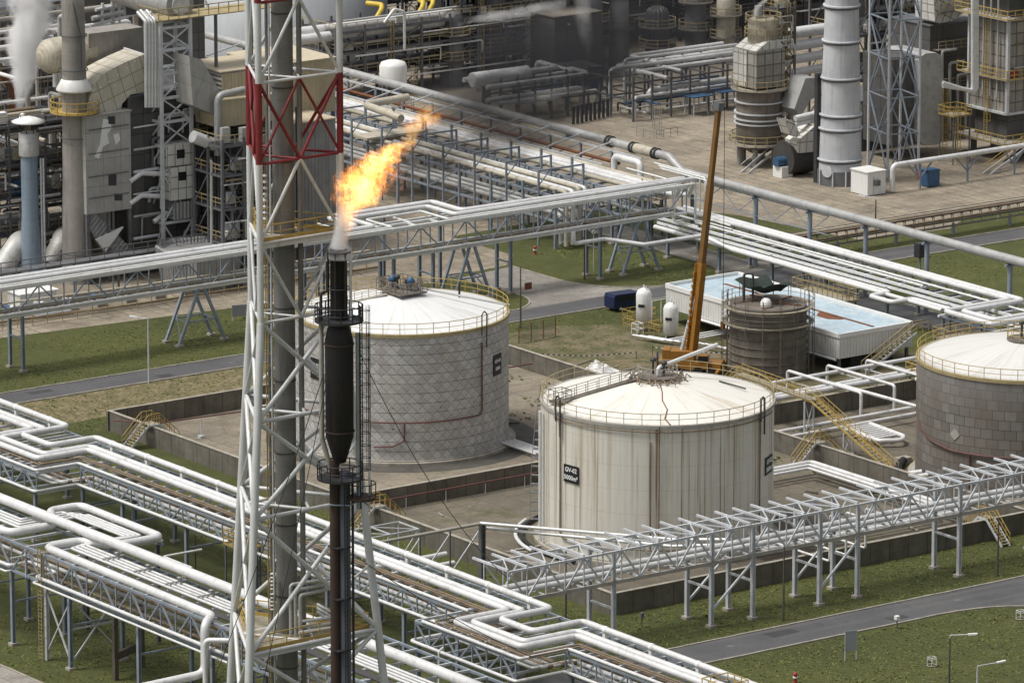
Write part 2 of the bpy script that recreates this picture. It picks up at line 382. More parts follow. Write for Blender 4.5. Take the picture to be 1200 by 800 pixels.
def m_asphalt():
    b = NB('asphalt'); v = b.coord('Object'); f = b.noise(v, .15, 6, .65); g = b.noise(v, 3, 5, .7)
    col = b.mix(b.ramp(f, [(.3, 0.), (.7, 1.)]), (.066,.066,.07), (.105,.104,.107)); col = b.mix(b.ramp(g, [(.35, .35), (.6, 0.)]), col, (.05,.05,.052))
    sv = b.sep(v); tr = b.noise(b.coord('Object', (.9, .03, 1)), 1., 4, .6); col = b.mix(b.ramp(tr, [(.52, 0.), (.7, .45)]), col, (.14,.135,.125)); g5 = b.noise(v, .5, 6, .75); col = b.mix(b.ramp(g5, [(.58, 0.), (.7, .6)]), col, (.035,.035,.036))
    w = b.n('ShaderNodeTexVoronoi', feature='DISTANCE_TO_EDGE'); b.l(v, w.inputs['Vector']); w.inputs['Scale'].default_value = .22
    col = b.mix(b.math('MULTIPLY', b.ramp(w.outputs['Distance'], [(0., .8), (.012, 0.)]), b.ramp(b.noise(v, .12, 4, .7), [(.5, 0.), (.6, .7)])), col, (.03,.03,.03)); return b.out(col, .85)
M['asphalt'] = m_asphalt()
M['dark_concrete'] = paint('darker_concrete', (.075,.07,.06), .8, 0, .3, .4, (.15,.13,.1), .6, False)
def m_tape():
    b = NB('striped_tape'); u = b.sep(b.coord('UV')); f = b.math('FRACT', b.math('DIVIDE', u[1], .6)); return b.out(b.mix(b.math('LESS_THAN', f, .5), (.75,.74,.7), (.05,.04,.04)), .6)
M['tape'] = m_tape()
M['kerb'] = paint('kerb_concrete', (.34,.31,.26), .9, 0, .3, .8, (.12,.11,.08), .6, False)
def m_grass():
    b = NB('grass'); v = b.coord('Object'); f = b.noise(v, .035, 6, .65); g = b.noise(v, .35, 7, .75); h = b.noise(b.coord('Object', (1, .35, 1)), 3.2, 6, .8)
    col = b.mix(b.ramp(f, [(.35, 0.), (.65, 1.)]), (.064,.079,.016), (.118,.13,.028))
    col = b.mix(b.ramp(g, [(.46, 0.), (.7, .6)]), col, (.17,.16,.05))
    col = b.mix(b.ramp(h, [(.38, .5), (.54, 0.)]), col, (.036,.046,.012)); h2 = b.noise(v, 9., 4, .8); col = b.mix(b.ramp(h2, [(.52, 0.), (.7, .3)]), col, (.16,.17,.05))
    k = b.noise(v, .11, 5, .7); col = b.mix(b.ramp(k, [(.62, 0.), (.74, .6)]), col, (.17,.14,.075))
    return b.out(col, .95, 0, h2, 1., .25)
M['grass'] = m_grass()
M['dry_grass'] = None
def m_dry():
    b = NB('dry_grass'); v = b.coord('Object'); g = b.noise(v, .5, 7, .8); h = b.noise(v, 2.2, 6, .8)
    col = b.mix(b.ramp(g, [(.36, 0.), (.58, 1.)]), (.075,.075,.022), (.27,.215,.12)); col = b.mix(b.ramp(h, [(.42, .75), (.56, 0.)]), col, (.07,.06,.028))
    return b.out(col, .95, 0, h, .6, .1)
M['dry_grass'] = m_dry()
def m_dirt():
    b = NB('dirt'); v = b.coord('Object'); g = b.noise(v, .3, 7, .75)
    col = b.mix(b.ramp(g, [(.42, 0.), (.58, 1.)]), (.08,.085,.026), (.2,.16,.1)); h = b.noise(v, 2.5, 6, .8); col = b.mix(b.ramp(h, [(.4, .5), (.6, 0.)]), col, (.05,.045,.02))
    return b.out(col, .95, 0, h, .6, .1)
M['dirt'] = m_dirt()
# tank shells, drawn on the unrolled cylinder (u along the girth, v upwards)
def m_t1():
    b = NB('quilted_tank_cladding'); s_ = b.sep(b.coord('UV')); u, v = s_[0], s_[1]; k = 1.05
    p = b.math('FLOOR', b.math('DIVIDE', b.math('ADD', u, v), k)); q = b.math('FLOOR', b.math('DIVIDE', b.math('SUBTRACT', u, v), k))
    wn = b.n('ShaderNodeTexWhiteNoise', noise_dimensions='2D'); b.l(b.comb(p, q), wn.inputs['Vector'])
    col = b.mix(wn.outputs['Value'], (.41,.4,.385), (.55,.54,.52))
    pf = b.math('FRACT', b.math('DIVIDE', b.math('ADD', u, v), k)); qf = b.math('FRACT', b.math('DIVIDE', b.math('SUBTRACT', u, v), k))
    e = b.math('MINIMUM', pf, qf); col = b.mix(b.math('MULTIPLY', b.math('LESS_THAN', e, .12), .5), col, (.2,.19,.18))
    ns = b.noise(b.coord('UV', (1, 1, 1)), .9, 3, .6)
    rf = b.math('FRACT', b.math('DIVIDE', v, 1.02)); ln = b.math('MULTIPLY', b.math('LESS_THAN', rf, .075), b.ramp(ns, [(.35, .3), (.55, 1.)]))
    col = b.mix(b.math('MULTIPLY', ln, .8), col, (.09,.08,.07))
    st = b.noise(b.coord('UV', (.5, .12, 1)), 1.2, 6, .7); col = b.mix(b.ramp(st, [(.5, 0.), (.72, .45)]), col, (.3,.25,.18))
    sp = b.noise(b.coord('UV'), 2.2, 2, .5); col = b.mix(b.ramp(sp, [(.69, 0.), (.73, .8)]), col, (.08,.07,.06))
    bm = b.math('SUBTRACT', e, 0.); return b.out(col, .6, .15, b.ramp(bm, [(0., 0.), (.25, 1.)]), .35, .04)
M['tank1'] = m_t1()
def m_t2():
    b = NB('white_streaked_tank'); s_ = b.sep(b.coord('UV')); u, v = s_[0], s_[1]
    f = b.noise(b.coord('UV', (.25, .25, 1)), .8, 5, .6); col = b.mix(f, (.64,.615,.54), (.73,.71,.64))
    g = b.noise(b.coord('UV', (1.3, .035, 1)), 1., 7, .78); up = b.ramp(b.math('DIVIDE', v, 14.), [(0., .55), (1., 1.)])
    col = b.mix(b.math('MULTIPLY', b.ramp(g, [(.5, 0.), (.68, .85)]), up), col, (.4,.31,.19))
    g2 = b.noise(b.coord('UV', (2.6, .02, 1)), 1., 4, .7); col = b.mix(b.ramp(g2, [(.55, 0.), (.64, .9)]), col, (.2,.13,.065))
    # evenly spaced drip marks under the rail posts
    d = b.math('ABSOLUTE', b.math('SUBTRACT', b.math('FRACT', b.math('DIVIDE', u, 3.9)), .5)); fade = b.ramp(b.math('DIVIDE', v, 14.), [(.2, 0.), (.95, .55)])
    wn = b.n('ShaderNodeTexWhiteNoise', noise_dimensions='1D'); b.l(b.math('FLOOR', b.math('DIVIDE', u, 3.9)), wn.inputs['W'])
    col = b.mix(b.math('MULTIPLY', b.math('MULTIPLY', b.math('LESS_THAN', d, .028), fade), wn.outputs['Value']), col, (.22,.16,.09))
    rf = b.math('FRACT', b.math('DIVIDE', v, 2.4)); col = b.mix(b.math('MULTIPLY', b.math('LESS_THAN', rf, .02), .3), col, (.3,.25,.18))
    g3 = b.noise(b.coord('UV'), .35, 6, .7); col = b.mix(b.ramp(g3, [(.58, 0.), (.75, .3)]), col, (.42,.36,.26))
    return b.out(col, .5, .05)
M['tank2'] = m_t2()
def m_t3():
    b = NB('mottled_plate_cladding'); uv = b.coord('UV'); br = b.n('ShaderNodeTexBrick'); b.l(uv, br.inputs['Vector'])
    br.inputs['Scale'].default_value = 1; br.inputs['Brick Width'].default_value = 1.25; br.inputs['Row Height'].default_value = 1.0; br.inputs['Mortar Size'].default_value = .035
    br.inputs['Color1'].default_value = (.17,.16,.145,1); br.inputs['Color2'].default_value = (.27,.26,.24,1); br.inputs['Mortar'].default_value = (.06,.055,.05,1); br.inputs['Bias'].default_value = -.2
    f = b.noise(uv, .18, 6, .7); col = b.mix(b.ramp(f, [(.4, 0.), (.7, .7)]), br.outputs['Color'], (.17,.125,.09))
    g = b.noise(b.coord('UV', (1.4, .12, 1)), 1., 6, .75); col = b.mix(b.ramp(g, [(.5, 0.), (.7, .5)]), col, (.1,.085,.07))
    s_ = b.sep(uv); top = b.ramp(b.math('DIVIDE', s_[1], 13.), [(.62, 0.), (.85, .35)]); col = b.mix(top, col, (.3,.29,.285))
    return b.out(col, .6, .15)
M['tank3'] = m_t3()
def m_roof(name, c, n, line, stain):
    b = NB(name); s_ = b.sep(b.coord('UV')); fr = b.math('FRACT', b.math('DIVIDE', s_[0], n))
    v = b.coord('Object'); f = b.noise(v, .25, 6, .65); col = b.mix(f, sc(c, .88), sc(c, 1.06))
    ns = b.noise(b.coord('UV', (.6, .3, 1)), .8, 5, .7)
    col = b.mix(b.math('MULTIPLY', b.math('LESS_THAN', fr, .07), b.ramp(ns, [(.4, .05), (.6, .4)])), col, line)
    g = b.noise(b.coord('UV', (.8, .12, 1)), .5, 6, .75); col = b.mix(b.ramp(g, [(.52, 0.), (.7, .75)]), col, stain)
    return b.out(col, .5, .05)
M['roof1'] = m_roof('tank_roof_white', (.74,.74,.73), 1.97, (.3,.29,.28), (.5,.47,.42))
M['roof2'] = m_roof('tank_roof_cream', (.76,.74,.68), 4.5, (.5,.45,.36), (.46,.34,.2))
M['roof3'] = m_roof('tank_roof_plates', (.66,.65,.62), 1.7, (.2,.2,.2), (.42,.4,.36))

def m_tuft():
    b = NB('grass_tuft'); v = b.coord('Object'); wn = b.n('ShaderNodeTexWhiteNoise', noise_dimensions='2D'); sn_ = b.n('ShaderNodeVectorMath', operation='SNAP'); b.l(v, sn_.inputs[0]); sn_.inputs[1].default_value = (.4, .4, 10); b.l(sn_.outputs[0], wn.inputs['Vector'])
    return b.out(b.ramp(wn.outputs['Value'], [(0., (.09,.115,.022)), (.7, (.135,.15,.032)), (1., (.2,.19,.06))]), .9)
M['tuft'] = m_tuft(); M['dark_asphalt'] = paint('fresh_asphalt', (.045,.045,.047), .85, 0, .2, .8)
# ---------------------------------------------------------------- ground, roads, bunds
def sheet(name, poly, z, m, label=None, kind='structure'):
    mb = MB(); P = [(p[0], p[1], z) for p in poly]; ar = sum(P[i][0]*P[(i+1)%len(P)][1]-P[(i+1)%len(P)][0]*P[i][1] for i in range(len(P)))
    if ar < 0: P = P[::-1]
    mb.quad(P, [(p[0], p[1]) for p in P])
    o = obj(name, mb, m, at=(0, 0, 0)); o['kind'] = kind
    if label: o['label'] = label
    return o
sheet('ground', [(-2600,-2600),(2600,-2600),(2600,2600),(-2600,2600)], 0, M['grass'], 'mown grass ground between the roads and tank pits')
sheet('refinery_apron', [(-420,-200),(-83,-200),(-83,-4),(-80,30),(-77.5,54),(-79,57.5),(-80,66),(-84,70),(-97,70),(-99,100),(-86,106),(-66,109),(-65,122),(-69,128),(-69,420),(-420,420)], .02, M['apron'], 'tan cracked concrete slab yard of the process units')
def bez(p0, p1, p2, n=8):
    return [((1-t)**2*p0[0]+2*t*(1-t)*p1[0]+t*t*p2[0], (1-t)**2*p0[1]+2*t*(1-t)*p1[1]+t*t*p2[1]) for t in [i/n for i in range(n+1)]]
drive = bez((-60,53),(-61.5,57.5),(-66,58))+[(-77.6,57.4),(-79.2,66.2)]+bez((-70,66.3),(-62,67),(-60,75))
sheet('driveway', drive, .028, M['path'], 'pale concrete driveway from the road into the process yard')
sheet('road', [(-60,-160),(-55.3,-160),(-55.3,330),(-60,330)], .034, M['asphalt'], 'dark asphalt road behind the tanks')
sheet('side_road', bez((-55.3,79),(-54,84.5),(-49,85))+[(180,85),(180,91)]+bez((-49,91),(-54,92),(-55.3,97)), .034, M['asphalt'], 'dark asphalt side road running under the pipe rack')
sheet('side_road', bez((-60,97),(-61,92.5),(-66,91))+[(-98,91),(-98,85.5),(-66,85.5)]+bez((-66,85.5),(-61,85),(-60,79)), .031, M['path'], 'worn concrete road spur leading back to the process yard')
sheet('front_road', [(61.2,-160),(66.6,-160),(66.6,10)]+bez((66.6,10),(67,19),(73,20.5))+[(180,20.5),(180,29),(75,29)]+bez((75,29),(67.5,30),(66.6,38))+[(66.6,330),(61.2,330)], .034, M['asphalt'], 'grey asphalt road in the lower right foreground')
sheet('path', [(-40,-75.6),(160,-75.6),(160,-70.3),(-40,-70.3)], .03, M['path'], 'concrete path in the lower left corner')
def kerb(pts, label=None):
    mb = MB()
    for p, q in zip(pts, pts[1:]):
        L = hypot(q[0]-p[0], q[1]-p[1]); k = max(1, int(L/2))
        for j in range(k):
            e0, e1 = j/k, (j+.985)/k; z = .09+random.uniform(-.015, .015)
            mb.bar((p[0]+(q[0]-p[0])*e0, p[1]+(q[1]-p[1])*e0, z-.06), (p[0]+(q[0]-p[0])*e1, p[1]+(q[1]-p[1])*e1, z-.06), .22, .18)
    return obj('kerb', mb, M['kerb'], kind='structure')
kerb([(-60.1,-120),(-60.1,53)]); kerb(drive[:9]+[(-77.6,57.4)]); kerb([(-79.2,66.2)]+drive[-9:]); kerb([(-55.2,-120),(-55.2,79)])
kerb([(-60.1,97),(-60.1,260)]); kerb([(-55.2,97),(-55.2,260)]); kerb([(-49,91.1),(60,91.1)])
kerb([(61.1,-120),(61.1,260)]); kerb([(66.7,-120),(66.7,10)]); kerb(bez((66.7,10),(67,19),(73,20.4))); kerb([(-40,-70.2),(140,-70.2)])
sheet('bund_floor', [(-39.3,-14.8),(4.4,-14.8),(4.4,36.6),(-39.3,36.6)], .022, M['bund_floor'], 'cracked slab floor of the walled pit round the quilted tank')
sheet('bund_floor', [(4.6,-14.8),(48.6,-14.8),(48.6,36.2),(4.6,36.2)], .018, M['earth_floor'], 'earthy floor of the walled pit round the streaked white tank')
sheet('bund_floor', [(-.4,36.6),(48.6,36.6),(48.6,90),(-.4,90)], .018, M['earth_floor'], 'earthy floor of the walled pit round the mottled grey tank')
sheet('dry_verge', [(-55.0,-34),(-55.0,30),(-43,32),(-40.6,12),(-46,-4),(-44,-20),(-50,-33)], .012, M['dry_grass'], 'dry patchy verge between the road and the pit wall')
sheet('bare_ground', [(-51,38.5),(-51,52),(-45,62),(-2,84),(-2,37.5),(-30,38)], .012, M['dirt'], 'patchy bare ground round the crane')
sheet('bare_ground', [(20,-36),(13,-34),(8,-29),(12,-26),(22,-27),(30,-31),(30,-36)], .012, M['dirt'], 'worn bare patch of ground beside the flare tower rack')
# ---- bund walls: each straight run is a wall of its own
def bund_wall(p, q, h, label, th=.3):
    mb = MB(); L = hypot(q[0]-p[0], q[1]-p[1]); mb.bar((p[0],p[1],h/2), (q[0],q[1],h/2), th, h)
    # re-map so that u runs along the wall and v upwards
    for i in range(4): mb.uv[i] = [(0,0),(0,h),(L,h),(L,0)]
    t = thing('bund_wall', label, 'wall', ((p[0]+q[0])/2, (p[1]+q[1])/2, 0), 'concrete walls of the tank pits')
    obj('wall_face', mb, M['bund'], t)
    cp = MB(); cp.bar((p[0],p[1],h+.035), (q[0],q[1],h+.035), th+.1, .07); obj('coping', cp, M['kerb'], t)
    return t
bund_wall((-39.5,-15.3), (-39.5,36.9), 2.1, 'stained concrete pit wall along the road behind the quilted tank')
bund_wall((-39.3,-15), (48.6,-15), 2.1, 'long concrete pit wall running past the stair with the yellow rails')
bund_wall((4.5,-14.8), (4.5,36.7), 2.1, 'concrete dividing wall between the quilted tank and the streaked white tank')
bund_wall((-39.3,36.8), (4.3,36.8), 2.1, 'concrete pit wall running down behind the streaked white tank by the grass')
bund_wall((4.7,36.4), (48.6,36.4), 2.1, 'concrete dividing wall between the streaked white tank and the mottled grey tank')
bund_wall((48.8,-15.2), (48.8,120), 2.1, 'dark stained concrete wall facing the lower right road under the pipe bridge')
bund_wall((-.5,37), (-.5,120), 2.1, 'brown concrete wall behind the white pipes left of the mottled grey tank')

# road patches and manholes
for k, (a, b, la, lb) in enumerate(((62.9,-6,1.6,3.4),(65.2,6,1.2,2.2),(-58.3,-12,1.2,3),(-56.7,3,1.4,2.0),(-58.8,24,1.3,4),(62.4,27,1.4,4.5))):
    sheet('road_patch', [(a-la/2,b-lb/2),(a+la/2,b-lb/2+.2),(a+la/2-.15,b+lb/2),(a-la/2+.1,b+lb/2-.1)], .038, M['dark_asphalt'])
for k, (a, b) in enumerate(((63.6,-12.5),(-57.6,12.3),(63.9,14.5))):
    o = obj('manhole', MB().lathe([(.42,.036),(.42,.05)], (a, b), 18), M['mid_steel']); o['kind'] = 'structure'
# grass tufts
def inside(a, b):
    for (a0, a1, b0, b1) in ((-83.5,-79,-200,60),(-60.6,-54.8,-200,400),(60.6,67.2,-200,400),(-40,49.3,-15.8,125),(67,80,16,32),(-76.2,-69.8,-50,0),(-300,-83,-300,400),(-82,-60,52,74),(-200,-66,100,400),(-55,70,84,92),(-98,-55,84,92)):
        if a0 < a < a1 and b0 < b < b1: return True
    return False
rg = random.Random(4); tuft = MB()
zones = [((49,61,-34,60),5200),((67,100,-22,22),6500),((-4,61,-34,-16),4200),((-30,58,-57,-46),3800),((15,60,-70,-46),4500),((-55,-40,-40,36),4200),((-55,-2,36.9,84),4200),((-79,-60,-30,56),4600),((-97,-60,67,106),4200),((-54,0,92,118),3200)]
for (a0, a1, b0, b1), n in zones:
    for _ in range(n):
        a, b = rg.uniform(a0, a1), rg.uniform(b0, b1)
        if inside(a, b): continue
        h = rg.uniform(.04, .11)*(2.4 if rg.random() < .02 else 1)
        for q in range(3):
            t = rg.uniform(0, 2*pi); w = rg.uniform(.05, .12); dx, dy = cos(t), sin(t)
            tuft.quad([(a-dx*w, b-dy*w, 0), (a+dx*w, b+dy*w, 0), (a+dy*h*1.6, b-dx*h*1.6, h)], [(0,0),(1,0),(.5,1)])
o = obj('grass_tufts', tuft, M['tuft'], None, 'short rough grass tufts all over the lawns and verges', 'grass', None, 'stuff', (0,0,0))
# ---------------------------------------------------------------- storage tanks
def circ(c, r, z, n=48, t0=0, t1=2*pi):
    return [(c[0]+r*cos(t0+(t1-t0)*k/n), c[1]+r*sin(t0+(t1-t0)*k/n), z) for k in range(n+1)]
CAMT = -pi/2-ROT                           # site angle of the direction towards the camera
def ang(theta):                            # theta: degrees to the right of the camera-facing line of a round body
    return CAMT+radians(theta)
def on(c, r, theta, z):
    t = ang(theta); return (c[0]+r*cos(t), c[1]+r*sin(t), z)
def tank(c, R, H, rise, shell, roof, railm, label, foot=.35, nail=None):
    t = thing('storage_tank', label, 'storage tank', (c[0], c[1], 0))
    obj('shell', MB().lathe([(R, foot), (R, H)], c, 96, cap=False), shell, t)
    obj('foundation', MB().lathe([(R+.75, .02), (R+.75, foot-.02), (R-.1, foot-.02)], c, 72, smooth=False), M['kerb'], t)
    obj('base_ring', MB().lathe([(R+.02, foot), (R+.3, foot), (R+.3, foot+.1), (R+.02, foot+.1)], c, 72, smooth=False, cap=False), M['girder_tan'], t)
    obj('roof', MB().lathe([(R-.01, H), (R*.66, H+rise*.42), (R*.33, H+rise*.78), (.4, H+rise)], c, 96), roof, t)
    obj('rim', MB().lathe([(R+.005, H-.28), (R+.11, H-.28), (R+.11, H+.05), (R-.2, H+.07)], c, 96, smooth=False, cap=False), M['girder_tan'] if railm is not M['yellow'] else M['yellow_pale'], t)
    r = MB(); n = 40; pts = circ(c, R-.02, H+.03, n)[:-1]; r.rail(pts, 1.15, 5, .03, closed=True); obj('railing', r, railm, t)
    return t
def top_gear(t, c, z, railm, rad=1.7):     # the working platform on the crown of a roof
    obj('crown_platform', MB().lathe([(rad, z), (rad, z+.1)], c, 16, smooth=False), M['rust_dirty'], t)
    mb = MB(); mb.rail(circ(c, rad-.05, z+.1, 12)[:-1], 1.0, 5, .03, closed=True); obj('crown_railing', mb, railm, t)
    mb = MB()
    for k, (da, db, h) in enumerate([(.6,.3,1.3), (-.5,-.2,1.5), (0,.7,.9)]):
        mb.tube((c[0]+da, c[1]+db, z), (c[0]+da, c[1]+db, z+h), .11, 8); mb.lathe([(.12,z+h-.1),(.3,z+h),(.34,z+h+.22),(.12,z+h+.34)], (c[0]+da, c[1]+db), 10)
    obj('vent', mb, M['dark_pipe'], t)
def sign_on(t, c, R, theta, z, lines, w=1.5, h=1.5):
    a = ang(theta); n = Vector((cos(a), sin(a), 0)); rt = Vector((-sin(a), cos(a), 0))
    p = Vector((c[0], c[1], z))+n*(R+.09); mb = MB(); mb.bar(p-Vector((0,0,h/2)), p+Vector((0,0,h/2)), w, .04, up=tuple(n))
    mb = MB(); e = [p-rt*w/2-Vector((0,0,h/2)), p+rt*w/2-Vector((0,0,h/2)), p+rt*w/2+Vector((0,0,h/2)), p-rt*w/2+Vector((0,0,h/2))]
    mb.extrude([tuple(x) for x in e], tuple(-n*.08)); s = obj('number_plate', mb, M['sign_black'], t)
    for i, tx in enumerate(lines):
        zz = z+(len(lines)/2-.5-i)*min(h*.44, .8)
        text_mesh(tx, w*.3, rt, tuple(Vector((c[0], c[1], zz))+n*(R+.115)), M['sign_white'], s)
def shell_pipe(t, c, R, path, r, m, name='fire_water_pipe'):   # path of (theta degrees, z) round the shell
    pts = []
    for i, (th, z) in enumerate(path):
        if i and abs(th-path[i-1][0]) > 2:
            k = max(2, int(abs(th-path[i-1][0])/4))
            for j in range(1, k): pts.append(on(c, R, path[i-1][0]+(th-path[i-1][0])*j/k, path[i-1][1]+(z-path[i-1][1])*j/k))
        pts.append(on(c, R, th, z))
    obj(name, MB().pipe(pts, r, 7, r*2), m, t)
def hoop(t, c, R, theta, z, h=2.6, w=.75, m=None):          # swan-neck pipe loop over the rail
    a = ang(theta); rt = (-sin(a), cos(a)); p = on(c, R+.3, theta, 0)
    q = lambda k, zz: (p[0]+rt[0]*k*w/2, p[1]+rt[1]*k*w/2, zz)
    return [q(-1, z-.8), q(-1, z+h-.2), q(0, z+h+.15), q(1, z+h-.2), q(1, z-2.2)]
# T1: quilted grey tank, white roof
c1 = (-18.4, 7.9); R1, H1 = 11.15, 13.7
t1 = tank(c1, R1, H1, 2.1, M['tank1'], M['roof1'], M['yellow'], 'tall grey tank with diamond quilted cladding and white roof behind the flare stack')
top_gear(t1, c1, H1+2.0, M['rust_dirty'])
sign_on(t1, c1, R1, -52, 9.2, ['GV-01', '5000'], 1.7, 2.2); sign_on(t1, c1, R1, 63, 9.2, ['GV-01', '5000'], 1.7, 2.2)
shell_pipe(t1, c1, R1+.16, [(48, H1-1.6), (48, 4.9), (46, 4.5), (10, 4.5), (-30, 4.5), (-70, 4.5)], .085, M['red_pipe'])
shell_pipe(t1, c1, R1+.16, [(-14, 1.9), (-4, 2.0), (2, 2.6), (2.2, 4.5)], .085, M['red_pipe'])
obj('overflow_loop', MB().pipe(hoop(t1, c1, R1, 49, H1, 1.6), .07, 7), M['dark_pipe'], t1)
obj('overflow_loop', MB().pipe(hoop(t1, c1, R1, 126, H1, 1.2), .07, 7), M['steel'], t1)
obj('roof_pipe', MB().tube(on(c1, 1.6, 100, H1+2.5), on(c1, R1+.2, 82, H1+1.0), .12, 8), M['clad_dull'], t1)
obj('gauge_pole', MB().tube(on(c1, 6.2, 105, H1+.8), on(c1, 6.2, 105, H1+2.6), .12, 8), M['sooty'], t1)
mb = MB(); p = on(c1, R1-.5, -78, H1+.2); q = on(c1, 1.8, -60, H1+2.0)
mb.bar((p[0],p[1],p[2]+.05), (q[0],q[1],q[2]+.05), .8, .08); obj('roof_walkway', mb, M['girder_tan'], t1)
mb = MB(); mb.rail([(p[0]+.4,p[1]+.2,p[2]), (q[0]+.4,q[1]+.2,q[2])], 1.0, 1.5, .028); mb.rail([(p[0]-.4,p[1]-.2,p[2]), (q[0]-.4,q[1]-.2,q[2])], 1.0, 1.5, .028); obj('walkway_railing', mb, M['yellow_pale'], t1)
cx_, cy_ = c1
obj('crown_deck', MB().box(cx_-2.2, cx_+2.2, cy_-1.7, cy_+1.7, H1+2.15, H1+2.3), M['rust_dirty'], t1)
mb = MB(); mb.rail([(cx_-2.2,cy_-1.7,H1+2.3),(cx_+2.2,cy_-1.7,H1+2.3),(cx_+2.2,cy_+1.7,H1+2.3),(cx_-2.2,cy_+1.7,H1+2.3)], 1.1, .9, .035, closed=True); obj('crown_railing', mb, M['rust_dirty'], t1)
for da, db in ((-1.1,-.4),(.9,.5)): obj('breather_valve', MB().lathe([(.12,H1+2.3),(.12,H1+3.0),(.42,H1+3.05),(.42,H1+3.5),(.2,H1+3.7)], (cx_+da, cy_+db), 14), M['blue'], t1)
obj('dark_apron', MB().lathe([(R1+3.2, .03), (R1+3.2, .04), (R1+.8, .045)], (c1[0], c1[1]), 64, smooth=False, cap=False), M['dark_concrete'], t1)  # flat ring of darker concrete around the tank foundation
for k in range(4):
    pipe_b = c1[1]+6.2+k*.55; obj('foot_pipe', MB().pipe([(c1[0]+R1*.82, pipe_b, .55), (c1[0]+R1+4.2, pipe_b, .55)], .16, 8), M['clad'], t1)
# T2: white streaked tank
c2 = (28.6, 5.6); R2, H2 = 11.42, 14.0
t2 = tank(c2, R2, H2, 2.15, M['tank2'], M['roof2'], M['yellow_pale'], 'white rust streaked tank with cream cone roof in the middle of the pit')
top_gear(t2, c2, H2+2.2, M['girder_tan'], 2.0)
sign_on(t2, c2, R2, -48, 8.3, ['GV-02', '5000m³'], 2.1, 1.75); sign_on(t2, c2, R2, 70, 8.3, ['GV-02', '5000m³'], 2.1, 1.75)
shell_pipe(t2, c2, R2+.14, [(-62, H2-.55), (-40, H2-.55), (0, H2-.55), (40, H2-.55), (74, H2-.55)], .06, M['rust_pipe'], 'ring_pipe')
shell_pipe(t2, c2, R2+.16, [(-56, H2+1.0), (-56, 2.2), (-54, 1.7), (-30, 1.7), (0, 1.7), (40, 1.7)], .085, M['rust_pipe'])
shell_pipe(t2, c2, R2+.16, [(-4.6, H2-1.6), (-4.6, 1.7)], .07, M['rust_pipe'], 'drop_pipe')
shell_pipe(t2, c2, R2+.16, [(-.6, H2), (-.6, 1.7)], .07, M['rust_pipe'], 'drop_pipe')
shell_pipe(t2, c2, R2+.16, [(58, H2+1.5), (58, 1.7)], .07, M['rust_pipe'], 'drop_pipe')
obj('overflow_loop', MB().pipe(hoop(t2, c2, R2, -57, H2, 1.7), .09, 7), M['dark_pipe'], t2)
obj('overflow_loop', MB().pipe(hoop(t2, c2, R2, 59, H2, 1.5), .09, 7), M['dark_pipe'], t2)
mb = MB(); p = on(c2, R2-1.2, -72, H2+.35); q = on(c2, 2.1, -75, H2+2.1)
mb.bar((p[0],p[1],p[2]+.05), (q[0],q[1],q[2]+.05), .9, .08); obj('roof_walkway', mb, M['rust_dirty'], t2)
mb = MB()
for s_ in (-.45, .45):
    mb.rail([(p[0]+s_*.6,p[1]+s_*.8,p[2]), (q[0]+s_*.6,q[1]+s_*.8,q[2])], 1.1, 1.2, .03)
obj('walkway_railing', mb, M['girder_tan'], t2)
mb = MB(); p = on(c2, R2-1.3, -71, H2+.25)
mb.cbox(p[0], p[1], p[2]+.2, 1.6, 1.6, .3); mb.rail([(p[0]-.8,p[1]-.8,p[2]+.3),(p[0]+.8,p[1]-.8,p[2]+.3),(p[0]+.8,p[1]+.8,p[2]+.3),(p[0]-.8,p[1]+.8,p[2]+.3)], 1.1, .8, .03, closed=True); obj('landing', mb, M['rust_dirty'], t2)
obj('roof_pipe', MB().pipe([on(c2, .5, 0, H2+2.4), on(c2, .5, 0, H2+3.2), on(c2, R2*.66, 128, H2+4.3)], .2, 8), M['clad'], t2)
obj('roof_pipe', MB().pipe([on(c2, .2, 190, H2+2.3), on(c2, .2, 190, H2+4.6)], .1, 8), M['dark_pipe'], t2)
mb = MB(); k = [on(c2, r_, 4+1.5*sin(r_*1.7), H2+2.3*(1-r_/R2)+.13) for r_ in (2.0, 4, 6, 8, 10, 11.4)]; mb.sweep(k, .06, 6); obj('roof_cable', mb, M['rust'], t2)
obj('roof_pole', MB().tube(on(c2, 6.4, 108, H2+1.25), on(c2, 8.6, 90, H2+.95), .09, 8), M['dark_pipe'], t2)
mb = MB(); a_ = on(c2, R2+.45, -76, 0); mb.tube((a_[0], a_[1], .3), (a_[0], a_[1], H2-.6), .17, 8); a_ = on(c2, R2+.4, -72, 0); mb.tube((a_[0], a_[1], .3), (a_[0], a_[1], H2-.6), .1, 8); obj('downpipe', mb, M['white_pipe'], t2)
# outside stair on the left flank
for k in range(16):
    th = -88-k*1.7; z = 1+k*.8; p = on(c2, R2+.15, th, z); q = on(c2, R2+1.05, th, z); obj('stair_tread', MB().bar(p, q, .55, .06), M['mid_steel'], t2)
mb = MB(); mb.sweep([on(c2, R2+1.05, -88-k*1.7, 2+k*.8) for k in range(16)], .035, 6); obj('stair_handrail', mb, M['mid_steel'], t2)
mb = MB(); pts = circ(c2, R2+1.9, .32, 24, ang(-120), ang(-38)); mb.sweep(pts, .22, 8)
o = obj('hose', mb, M['rubber'], label='black ring hose round the foot of the streaked white tank', cat='hose', group=None)
mb = MB(); pts = circ(c2, R2+2.5, .3, 24, ang(-112), ang(-62)); mb.sweep(pts, .2, 8)
obj('pipe_bend', mb, M['clad'], label='short curved white pipe at the foot of the streaked white tank', cat='pipe')
cx_, cy_ = c2; rr = random.Random(8); mb = MB()
